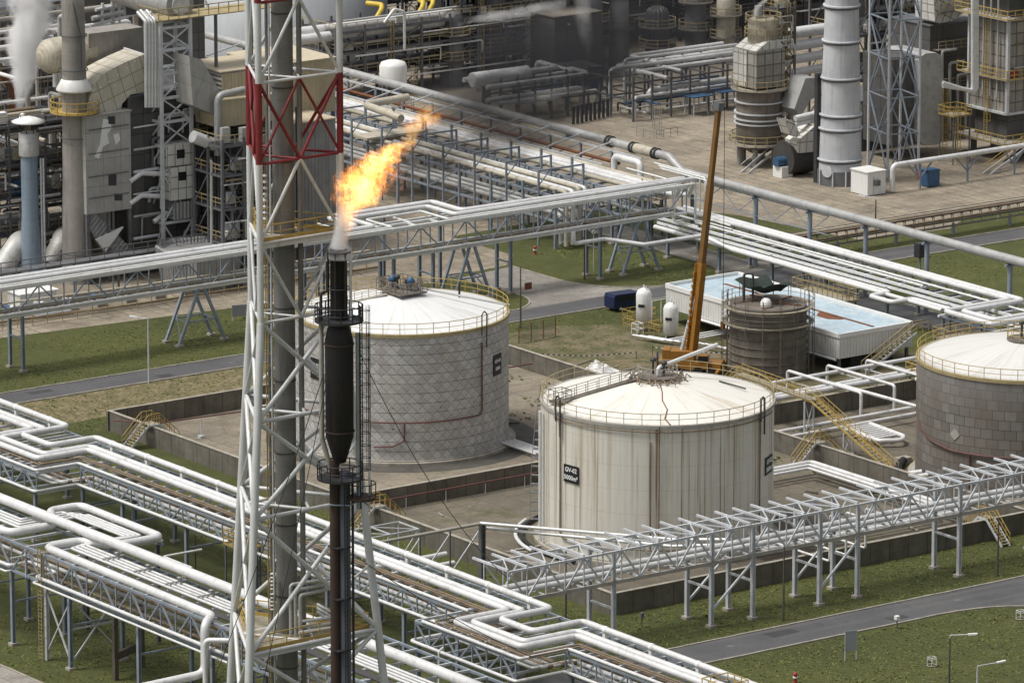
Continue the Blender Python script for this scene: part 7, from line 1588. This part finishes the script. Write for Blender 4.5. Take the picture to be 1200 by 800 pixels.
# right furnace tower
c = S(1179, 188); Y_ = W(*c, 0).y
rf_ = thing('furnace_tower', 'tall furnace tower with stained gridded panels and yellow railed platforms at the right edge', 'furnace', (c[0]-4, c[1]+4, 0))
obj('casing', MB().box(c[0]-7.5, c[0], c[1], c[1]+8, zf(135), zf(24)), M['grid_panel'], rf_); obj('upper_casing', MB().box(c[0]-7, c[0]-.5, c[1]+.5, c[1]+8, zf(22), zf(-90)), M['dark_panel'], rf_)
obj('lower_casing', MB().box(c[0]-7, c[0]-.6, c[1]+.6, c[1]+8, zf(166), zf(137)), M['dark_panel'], rf_)
mb = MB(); mb.bar((c[0]+.1, c[1]-.1, zf(135)), (c[0]+.1, c[1]-.1, zf(20)), .4); mb.bar((c[0]-7.6, c[1]-.1, zf(135)), (c[0]-7.6, c[1]-.1, zf(20)), .3); mb.bar((c[0]+.15,c[1]-.1,zf(134)),(c[0]+.15,c[1]+8,zf(134)),.3); mb.bar((c[0]+.15,c[1]-.15,zf(134)),(c[0]-7.6,c[1]-.15,zf(134)),.3); obj('corner_trim', mb, M['steel_light'], rf_)
for i in (0, 6.6):
    for j in (.8, 4.2, 7.6): obj('leg', MB().bar((c[0]-.8-i, c[1]+j, 0), (c[0]-.8-i, c[1]+j, zf(165)), .6), M['concrete_stack'], rf_)
for y, e in ((166, 2.0), (93, .9), (22, 1.4), (-20, 1.4)):
    z = zf(y); q = obj('platform', MB().box(c[0]-9, c[0]+e, c[1]-e, c[1]+9, z-.12, z), M['girder_tan'], rf_); mb = MB(); mb.rail([(c[0]-9,c[1]-e,z),(c[0]+e,c[1]-e,z),(c[0]+e,c[1]+9,z)], 1.2, 1.3, .05, kick=True); obj('railing', mb, M['yellow'], q)
mb = MB(); mb.ladder((c[0]-3.4, c[1]-.7, zf(166)), zf(22), (1, 0), .6, True); obj('caged_ladder', mb, M['yellow'], rf_); obj('red_plate', MB().box(c[0]+.1, c[0]+.16, c[1]+.2, c[1]+1.6, zf(92), zf(84)), M['red'], rf_)
P0 = S(1152, 204); t = thing('stair', 'steep yellow stair rising to the platform of the right furnace tower', 'stair', (*P0, 0)); mb = MB(); P1 = (c[0]+2.0, c[1]+1.6, zf(166))
for u in (0, 1): mb.bar((P0[0]+u*.9, P0[1]+u*.4, 0), (P1[0]+u*.9, P1[1]+u*.4, P1[2]), .14, .32)
obj('stringer', mb, M['steel_light'], t); mb = MB()
for u in (0, 1): mb.bar((P0[0]+u*.9, P0[1]+u*.4, 1.1), (P1[0]+u*.9, P1[1]+u*.4, P1[2]+1.1), .08); mb.bar((P0[0]+u*.9, P0[1]+u*.4, .6), (P1[0]+u*.9, P1[1]+u*.4, P1[2]+.6), .06)
obj('handrail', mb, M['yellow'], t)
ub, (ua, ubb, uz0, uz1) = unit('dark grey panelled filter house behind the rounded casing', 'filter house', 1088, 165, 8, 8, 30, 112, 'filter_house', 'dark_panel', 'mid_steel')
slab('white gridded funnel hood above the dark filter house', 'hood', 'hood', [(1094,-8),(1140,-14),(1138,8),(1118,24),(1100,28),(1096,26)], ua+.8, 4, 'white_grid')
for k in range(3): pipe('upright pale pipe bending under the dark filter house', [PA(1105,97+2*k,c[0]-1), PA(1140+2.4*k,108-1.5*k+k,c[0]-1), PA(1140+2.4*k,-20,c[0]-1)], .26, 'clad', 'three upright pale pipes by the filter house', 9)
steel_frame('tangle of ducts frame behind the thin lattice tower', S(1060,140)[0]-10, S(1060,140)[0], S(1010,150)[1], S(1010,150)[1]+14, [6, 12, 18, 24, 30], 2, 4, 'mid_steel', 'yellow_pale')
clutter(S(1060,140)[0]-10, S(1060,140)[0], S(1010,150)[1]-2, S(1010,150)[1]+15, 3, 30, 14, 'dull duct among the steel behind the thin lattice tower', 'dull ducts behind the thin lattice tower', ['clad_dull', 'drum', 'clad_beige', 'dark_pipe'], (.2, .7))
cage('small yellow railed landing between the rounded casing and the right furnace', S(1118,190)[0], S(1118,190)[1], 6.2, 3, 3, 1.2, 0, 'yellow', True)
unit('dark lower building behind the white cabin', 'plant building', 1010, 178, 8, 26, 118, None, 'plant_building', 'dark_panel', 'mid_steel')
# white pipe on Y shaped stands, white cabin, blue and red cabinets
q = S(1137, 212); zp = zat(W(*q, 0).y, 180)
ys = thing('pipe_trestle', 'white pipe on grey Y shaped stands crossing the tan slab at the right', 'pipe rack', (*q, 0))
B0_ = PA(1046, 196, q[0])[1]; obj('pipe_run', MB().pipe([(q[0], B0_, .3), (q[0], B0_, zp), (q[0], B0_+60, zp)], .34, 12), M['clad'], ys)
for k in range(5):
    b_ = B0_+4.5+7.8*k; mb = MB(); mb.bar((q[0], b_, 0), (q[0], b_, zp-.3), .22); mb.bar((q[0], b_, zp-2.2), (q[0], b_-1.9, zp-.3), .16); mb.bar((q[0], b_, zp-2.2), (q[0], b_+1.9, zp-.3), .16); obj('stand', mb, M['steel'], ys)
q = S(1016.5, 230.5); cb = thing('cabin', 'white box cabin with a small grey air unit on the tan slab', 'cabin', (q[0]-1.7, q[1]+1.4, 0))
obj('body', MB().box(q[0]-3.3, q[0], q[1], q[1]+2.9, .1, 2.95), M['white'], cb); obj('roof', MB().box(q[0]-3.4, q[0]+.1, q[1]-.1, q[1]+3.0, 2.95, 3.1), M['white_tank'], cb); obj('air_unit', MB().box(q[0]+.01, q[0]+.5, q[1]+1.0, q[1]+1.7, 1.3, 2.0), M['mid_steel'], cb); obj('door_frame', MB().box(q[0]+.005, q[0]+.03, q[1]+.9, q[1]+.94, .2, 2.5), M['steel'], cb); obj('skid', MB().box(q[0]-3.2, q[0]-.1, q[1]+.1, q[1]+2.8, 0, .1), M['dark_steel'], cb)
q = S(1091, 220); bc = thing('cabinet', 'blue upright equipment cabinet beside the Y shaped stands', 'cabinet', (*q, 0)); obj('body', MB().box(q[0]-1.6, q[0], q[1]-.4, q[1]+1.4, .15, 2.1), M['blue'], bc); obj('roof', MB().box(q[0]-1.7, q[0]+.1, q[1]-.5, q[1]+1.5, 2.1, 2.2), M['blue'], bc)
q = S(1078, 217); bc = thing('cabinet', 'small red cabinet on a post left of the blue cabinet', 'cabinet', (*q, 0)); obj('body', MB().cbox(*q, 1.15, .6, .6, .9), M['red'], bc); obj('post', MB().bar((*q, 0), (*q, .7), .12), M['mid_steel'], bc)

# finer plant detail in the two upper corners
for k in range(4):
    x = 48+8*k; P0, P1 = PA(x, 150, -146), PA(x, 66-6*(k % 2), -146)
    obj('scaffold_pole', MB().tube(P0, P1, .07, 6), M['rust_dirty'], label='thin scaffold pole in front of the cream drum', cat='pole', group='scaffold poles by the cream drum')
for k in range(5):
    P0, P1 = PA(38, 82+15*k, -146), PA(78, 77+15*k, -146); obj('scaffold_pole', MB().tube(P0, P1, .06, 6), M['rust_dirty'], label='thin level scaffold tube in front of the cream drum', cat='pole', group='level scaffold tubes by the cream drum')
for k, (x0, y0_, x1, y1_, r) in enumerate([(106,30,150,20,.2),(108,22,148,14,.3),(112,12,150,4,.22),(120,34,120,4,.18),(132,32,132,2,.25),(140,28,140,0,.16),(128,24,160,17,.14),(108,36,152,27,.12)]):
    P0, P1 = PA(x0, y0_, -118), PA(x1, y1_, -118); pipe('small pale pipe above the long grey duct box', [P0, P1], r, ['clad', 'clad_dull', 'steel_light'][k % 3], 'small pale pipes above the duct box', 8)
for k in range(6):
    y = 150+26*k; P0, P1 = PA(156, y, ba+.9), PA(188, y-5, ba+.9)
    pipe('slim pale pipe run between the furnace box and the cabinets', [P0, P1, (P1[0], P1[1], P1[2]-2.2)], .1+.05*(k % 3), ['clad', 'clad_dull', 'steel_light'][k % 3], 'slim pipe runs right of the furnace box', 8)
for k in range(3):
    x = 248+12*k; P0, P1 = PA(x, 300, la_+2.2), PA(x, 190+10*k, la_+2.2); pipe('upright dull pipe in front of the dark open structure', [P0, P1, (P1[0]-1.5, P1[1]+.5, P1[2]+.4)], .2, 'clad_dull', 'upright pipes before the open structure', 8)
cF = S(1179, 188)
for k in range(5):
    z = 12+k*3.1; pipe('slim pipe crossing the stained furnace panels at the right edge', [(cF[0]+.35, cF[1]+.8, z), (cF[0]+.35, cF[1]+7.6, z+.02), (cF[0]+.35, cF[1]+7.6, z+1.6)], .11, ['clad_dull', 'rust_pipe'][k % 2], 'slim pipes on the right furnace', 7)
for k in range(4):
    pipe('upright pale pipe on the left face of the right furnace', [(cF[0]-1.6-1.4*k, cF[1]-.4, 8), (cF[0]-1.6-1.4*k, cF[1]-.4, 22+2*k)], .14, 'clad_dull', 'upright pipes on the right furnace', 7)
for k in range(4):
    x = 1104+9*k; P0, P1 = PA(x, 180, ua+1.4), PA(x, 60+14*k, ua+1.4); pipe('upright dull pipe before the dark filter house', [P0, P1, (P1[0], P1[1]+2.4, P1[2])], .2, 'clad_dull', 'upright pipes before the filter house', 8)
for k in range(3):
    z = 7+5*k; t = thing('gallery', ['lowest yellow railed gallery on the dark filter house', 'middle yellow railed gallery on the dark filter house', 'top yellow railed gallery on the dark filter house'][k], 'gallery', (ua+.7, ubb+4, z)); obj('deck', MB().box(ua+.05, ua+1.3, ubb+.4, ubb+8, z, z+.12), M['rust_dirty'], t); mb = MB(); mb.rail([(ua+1.3,ubb+.4,z+.1),(ua+1.3,ubb+8,z+.1)], 1.1, 1.2, .045); obj('railing', mb, M['yellow_pale'], t)
for k in range(7):
    x = 1012+10*k; P0, P1 = PA(x, 120-8*(k % 3), -128), PA(x+4, 8+6*(k % 2), -128)
    pipe('upright duct among the steel at the upper right', [P0, P1, (P1[0]-2, P1[1]+1.5, P1[2]+.8)], .25+.12*(k % 3), ['clad_beige', 'drum', 'clad_dull'][k % 3], 'upright ducts at the upper right', 9)
for k in range(6):
    z = 3+2.6*k; pipe('pale pipe in the dark bay under the long fat white pipes', [(A0-.3-.5*(k % 3), PA(405, 90, A0)[1], z*.6+1.2), (A0-.3-.5*(k % 3), PA(560, 70, A0)[1], z*.6+1.2)], .12+.04*(k % 2), ['clad', 'clad_dull'][k % 2], 'pale pipes in the dark bay', 7)

for k in range(10):                      # extra frames among the racks behind the flame
    a_ = -146+k*6.6
    t = thing('rack_portal', 'blue grey portal frame standing over the low rack left of the flame', 'frame', (a_, 79, 0), 'portal frames over the low rack')
    for b_ in (75.6, 82.3): obj('post', MB().bar((a_, b_, 0), (a_, b_, 9.2), .22), M['steel'], t)
    obj('beam', MB().bar((a_, 75.5, 9.2), (a_, 82.4, 9.2), .2), M['steel'], t); obj('brace', MB().bar((a_, 75.6, 7.4), (a_, 77.4, 9.2), .12), M['steel'], t)
# ---------------------------------------------------------------- flame, steam and smoke as volumes
def plume(name, label, cat, axis, spine, Y, kind, ylen=None, k=(1, .7, 1), dens=1., col=(1, 1, 1), nsc=.5, namp=1.2, ani=.2):
    """spine: (X, Z, radius, strength) world points ordered along axis; radius in metres"""
    t = [p[0] if axis == 'X' else p[1] for p in spine]; lat = [p[1] if axis == 'X' else p[0] for p in spine]; rad = [p[2] for p in spine]; stg = [p[3] for p in spine]
    t0, t1 = min(t), max(t); l0, l1 = min(lat)-max(rad), max(lat)+max(rad); R = max(rad); r1 = R*1.35
    ext = r1*1.05
    X0, X1 = (t0-.3*R, t1+.3*R) if axis == 'X' else (l0-.4*R, l1+.4*R); Z0, Z1 = (l0-.4*R, l1+.4*R) if axis == 'X' else (t0-.2, t1+.4*R)
    cx, cz = (X0+X1)/2, (Z0+Z1)/2
    me = bpy.data.meshes.new(name); hx, hy, hz = (X1-X0)/2, (ylen or ext), (Z1-Z0)/2
    V = [(sx*hx, sy*hy, sz*hz) for sx in (-1, 1) for sy in (-1, 1) for sz in (-1, 1)]
    me.from_pydata(V, [], [(0,1,3,2),(4,6,7,5),(0,4,5,1),(2,3,7,6),(0,2,6,4),(1,5,7,3)])
    o = bpy.data.objects.new(name, me); COL.objects.link(o); o.location = (cx, Y, cz); tag(o, label, cat); o['kind'] = 'stuff' if kind != 'flame' else None
    if kind == 'flame': del o['kind']
    b = NB(name+'_volume'); co = b.coord('Object'); s_ = b.sep(co)
    ti = s_[0] if axis == 'X' else s_[2]; li = s_[2] if axis == 'X' else s_[0]; ysq = 2.4 if kind == 'flame' else 1.; tc, lc = (cx, cz) if axis == 'X' else (cz, cx)
    # turbulence pushes the lookup position around
    nz = b.n('ShaderNodeTexNoise'); mp = b.coord('Object', k); b.l(mp, nz.inputs['Vector']); nz.inputs['Scale'].default_value = nsc; nz.inputs['Detail'].default_value = 7; nz.inputs['Roughness'].default_value = .62; nz.inputs['Distortion'].default_value = .6
    ns = b.sep(nz.outputs['Color'])
    tn = b.math('DIVIDE', b.math('SUBTRACT', ti, t0-tc), t1-t0)
    tn = b.math('ADD', tn, b.math('MULTIPLY', b.math('SUBTRACT', ns[1], .5), .12))
    rp = b.n('ShaderNodeValToRGB'); b.l(tn, rp.inputs[0]); e = rp.color_ramp.elements
    while len(e) < len(spine): e.new(.5)
    for el, tt, ll, rr, ss in zip(e, t, lat, rad, stg): el.position = (tt-t0)/(t1-t0); el.color = ((ll-l0)/(l1-l0), rr/R, ss, 1)
    sr = b.n('ShaderNodeSeparateColor'); b.l(rp.outputs[0], sr.inputs[0])
    off = b.math('SUBTRACT', b.math('ADD', b.math('MULTIPLY', sr.outputs[0], l1-l0), l0), lc)
    dl = b.math('SUBTRACT', li, off); dy = b.math('MULTIPLY', s_[1], ysq)
    dist = b.math('DIVIDE', b.math('SQRT', b.math('ADD', b.math('MULTIPLY', dl, dl), b.math('MULTIPLY', dy, dy))), b.math('MAXIMUM', b.math('MULTIPLY', sr.outputs[1], R), .02))
    d = b.math('ADD', b.math('SUBTRACT', 1., dist), b.math('MULTIPLY', b.math('SUBTRACT', ns[0], .5), namp))
    inside = b.math('MULTIPLY', b.math('LESS_THAN', b.math('ABSOLUTE', b.math('SUBTRACT', b.math('DIVIDE', b.math('SUBTRACT', ti, t0-tc), t1-t0), .5)), .56), 1.)
    out = b.n('ShaderNodeOutputMaterial')
    if kind == 'flame':
        fine = b.noise(b.coord('Object', (1, 1, .7)), nsc*4.5, 6, .75, 1.2)
        d2 = b.math('ADD', d, b.math('MULTIPLY', b.math('SUBTRACT', fine, .5), 4.4))
        m = b.ramp(d2, [(.12, 0.), (.5, 1.)]); cl = b.ramp(d2, [(.1, (.85,.13,.01)), (.38, (1.,.36,.05)), (.75, (1.,.62,.17)), (1., (1.,.8,.36))])
        em = b.n('ShaderNodeEmission'); b.l(cl, em.inputs['Color']); b.l(b.math('MULTIPLY', b.math('MULTIPLY', b.math('MULTIPLY', m, sr.outputs[2]), inside), dens), em.inputs['Strength'])
        ab = b.n('ShaderNodeVolumeAbsorption'); ab.inputs['Color'].default_value = (.25,.12,.06,1); b.l(b.math('MULTIPLY', b.math('MULTIPLY', m, inside), .9), ab.inputs['Density'])
        ad = b.n('ShaderNodeAddShader'); b.l(em.outputs[0], ad.inputs[0]); b.l(ab.outputs[0], ad.inputs[1]); b.l(ad.outputs[0], out.inputs['Volume'])
    else:
        m = b.math('MULTIPLY', b.math('MULTIPLY', b.math('MULTIPLY', b.ramp(d, [(.15, 0.), (.85, 1.)]), sr.outputs[2]), inside), dens)
        pv = b.n('ShaderNodeVolumePrincipled'); pv.inputs['Color'].default_value = (*col, 1); pv.inputs['Anisotropy'].default_value = ani; b.l(m, pv.inputs['Density']); b.l(pv.outputs[0], out.inputs['Volume'])
    me.materials.append(b.m); return o
def XZ(px, py, Y): d = Y/(CS-(py-400)/F*SN); return ((px-600)/F*d, zat(Y, py))
YF = FY
def sp(pts, Y, sc_=None):
    r = []
    for px, py, rad, s_ in pts: X, Z = XZ(px, py, Y); r.append((X, Z, rad/14.3*(485/ max(485, Y))**0, s_))
    return r
plume('flame', 'bright orange yellow flame leaning right from the tip of the black flare stack', 'flame', 'Z', sp([(404,282,5,.15),(407,268,8,.3),(410,252,12,.6),(418,238,21,1),(424,218,29,1),(436,198,26,1),(449,184,22,1),(463,173,17,.8),(477,167,10,.4),(486,163,4,.1)], YF), YF, 'flame', 2.0, (1, 1, .8), 3.2, nsc=.8, namp=2.2)
plume('flame_tongue', 'small detached orange flame wisp above the right of the main flame', 'flame', 'Z', sp([(474,182,4,.4),(480,168,9,.5),(483,157,9,.5),(489,147,17,.75),(498,138,18,.65),(503,126,9,.4)], YF+.5), YF+.5, 'flame', 1.8, (1, 1, .8), 1.7, nsc=1.0, namp=2.6)
plume('steam', 'white steam cone rising round the flare tip', 'steam', 'Z', sp([(399,300,20,1),(398,285,13,1),(399,272,10,.9),(402,258,13,.6),(407,240,14,.15)], YF), YF, 'steam', None, (1, 1, .6), 5.0, (.95,.95,.95), .9, .7)
plume('smoke', 'dark drifting smoke trailing right from the flame over the plant', 'smoke', 'X', sp([(440,188,12,.0),(475,165,30,.35),(515,140,60,.7),(575,112,92,.85),(650,80,110,.7),(730,55,110,.5),(820,35,100,.3),(900,20,80,.05)], YF+10), YF+10, 'smoke', 6.5, (.45, 1, 1.4), .42, (.09,.09,.1), .3, 4.2)
s_y = W(*S(24, 300), 0).y
plume('steam', 'tall white steam plume rising at the far left edge', 'steam', 'Z', sp([(22,140,5,.9),(25,118,15,.9),(28,88,29,.85),(32,50,42,.8),(38,10,48,.75),(46,-40,52,.6)], s_y), s_y, 'steam', None, (1, 1, .7), 3.2, (.99,.99,.99), .45, 1.9, 0.)
rcY = W(*S(889, 192), 0).y
plume('steam', 'thin white steam curling from the top of the reactor column', 'steam', 'Z', sp([(885,26,6,.9),(886,12,7,.8),(892,4,8,.7),(904,-4,9,.5)], rcY), rcY, 'steam', None, (1, 1, .8), 2.5, (.96,.96,.96), .6, 1.3)

y1 = W(*S(690, 96), 0).y
plume('steam', 'faint pale steam column rising behind the dark smoke', 'steam', 'Z', sp([(690,70,8,.5),(688,45,16,.7),(684,15,24,.7),(680,-20,28,.5)], y1), y1, 'steam', None, (1, 1, .6), .9, (.95,.95,.95), .5, 2.2)
plume('steam', 'pale steam streak drifting along the fat white pipes at the top', 'steam', 'X', sp([(540,28,6,.3),(575,20,14,.8),(615,14,17,.8),(660,2,18,.2)], y1-6), y1-6, 'steam', None, (.5, 1, 1.4), 1.2, (.95,.95,.95), .5, 2.4)
plume('steam', 'low pale steam wisp over the left pipe yard on the tan slab', 'steam', 'X', sp([(590,118,5,.2),(620,112,14,.7),(655,104,16,.7),(690,98,8,.1)], W(*S(660,140),0).y), W(*S(660,140),0).y-3, 'steam', None, (.5, 1, 1.4), .9, (.95,.95,.95), .5, 2.6)

plume('smoke', 'thin dark smoke hanging to the right of the flame above the pipe racks', 'smoke', 'X', sp([(440,205,6,.1),(470,188,20,.6),(510,178,30,.8),(560,172,30,.6),(620,150,40,.3),(660,130,30,.05)], YF+3), YF+3, 'smoke', 3.0, (.5, 1, 1.6), .5, (.08,.08,.085), .5, 3.4)
# ---------------------------------------------------------------- light, sky, camera
w = bpy.data.worlds.new('World'); scene.world = w; w.use_nodes = True; wt = w.node_tree; wt.nodes.clear()
SUN_EL, SUN_AZ = radians(63), radians(255)      # azimuth clockwise from the view direction's north (+Y)
sky = wt.nodes.new('ShaderNodeTexSky'); sky.sky_type = 'NISHITA'; sky.sun_disc = False; sky.sun_elevation = SUN_EL; sky.sun_rotation = SUN_AZ; sky.dust_density = 4.0; sky.ozone_density = 1.0
hs = wt.nodes.new('ShaderNodeHueSaturation'); hs.inputs['Saturation'].default_value = .22; hs.inputs['Value'].default_value = 1.0
bg = wt.nodes.new('ShaderNodeBackground'); bg.inputs['Strength'].default_value = .105; wo = wt.nodes.new('ShaderNodeOutputWorld')
wt.links.new(sky.outputs[0], hs.inputs['Color']); wt.links.new(hs.outputs[0], bg.inputs['Color']); wt.links.new(bg.outputs[0], wo.inputs['Surface'])
sl = bpy.data.lights.new('sun', 'SUN'); sl.energy = 2.3; sl.angle = radians(16); sl.color = (1, .965, .91)
so = bpy.data.objects.new('sun', sl); COL.objects.link(so)
sd = Vector((sin(SUN_AZ)*cos(SUN_EL), cos(SUN_AZ)*cos(SUN_EL), sin(SUN_EL))); so.rotation_euler = sd.to_track_quat('Z', 'Y').to_euler(); so.location = (0, 300, 250)
cd = bpy.data.cameras.new('camera'); co_ = bpy.data.objects.new('camera', cd); COL.objects.link(co_)
co_.location = (0, 0, CH); co_.rotation_euler = (pi/2-PITCH, 0, 0); cd.sensor_fit = 'HORIZONTAL'; cd.sensor_width = 36; cd.lens = 36*F/1200; cd.clip_start = 1; cd.clip_end = 6000
scene.camera = co_
vs = scene.view_settings; vs.view_transform = 'Standard'; vs.look = 'None'; vs.gamma = 1; vs.exposure = 0.27; vs.use_curve_mapping = False
scene.cycles.volume_bounces = 3; scene.cycles.volume_step_rate = 2.0; scene.cycles.volume_max_steps = 128; scene.cycles.max_bounces = 5; scene.cycles.diffuse_bounces = 3
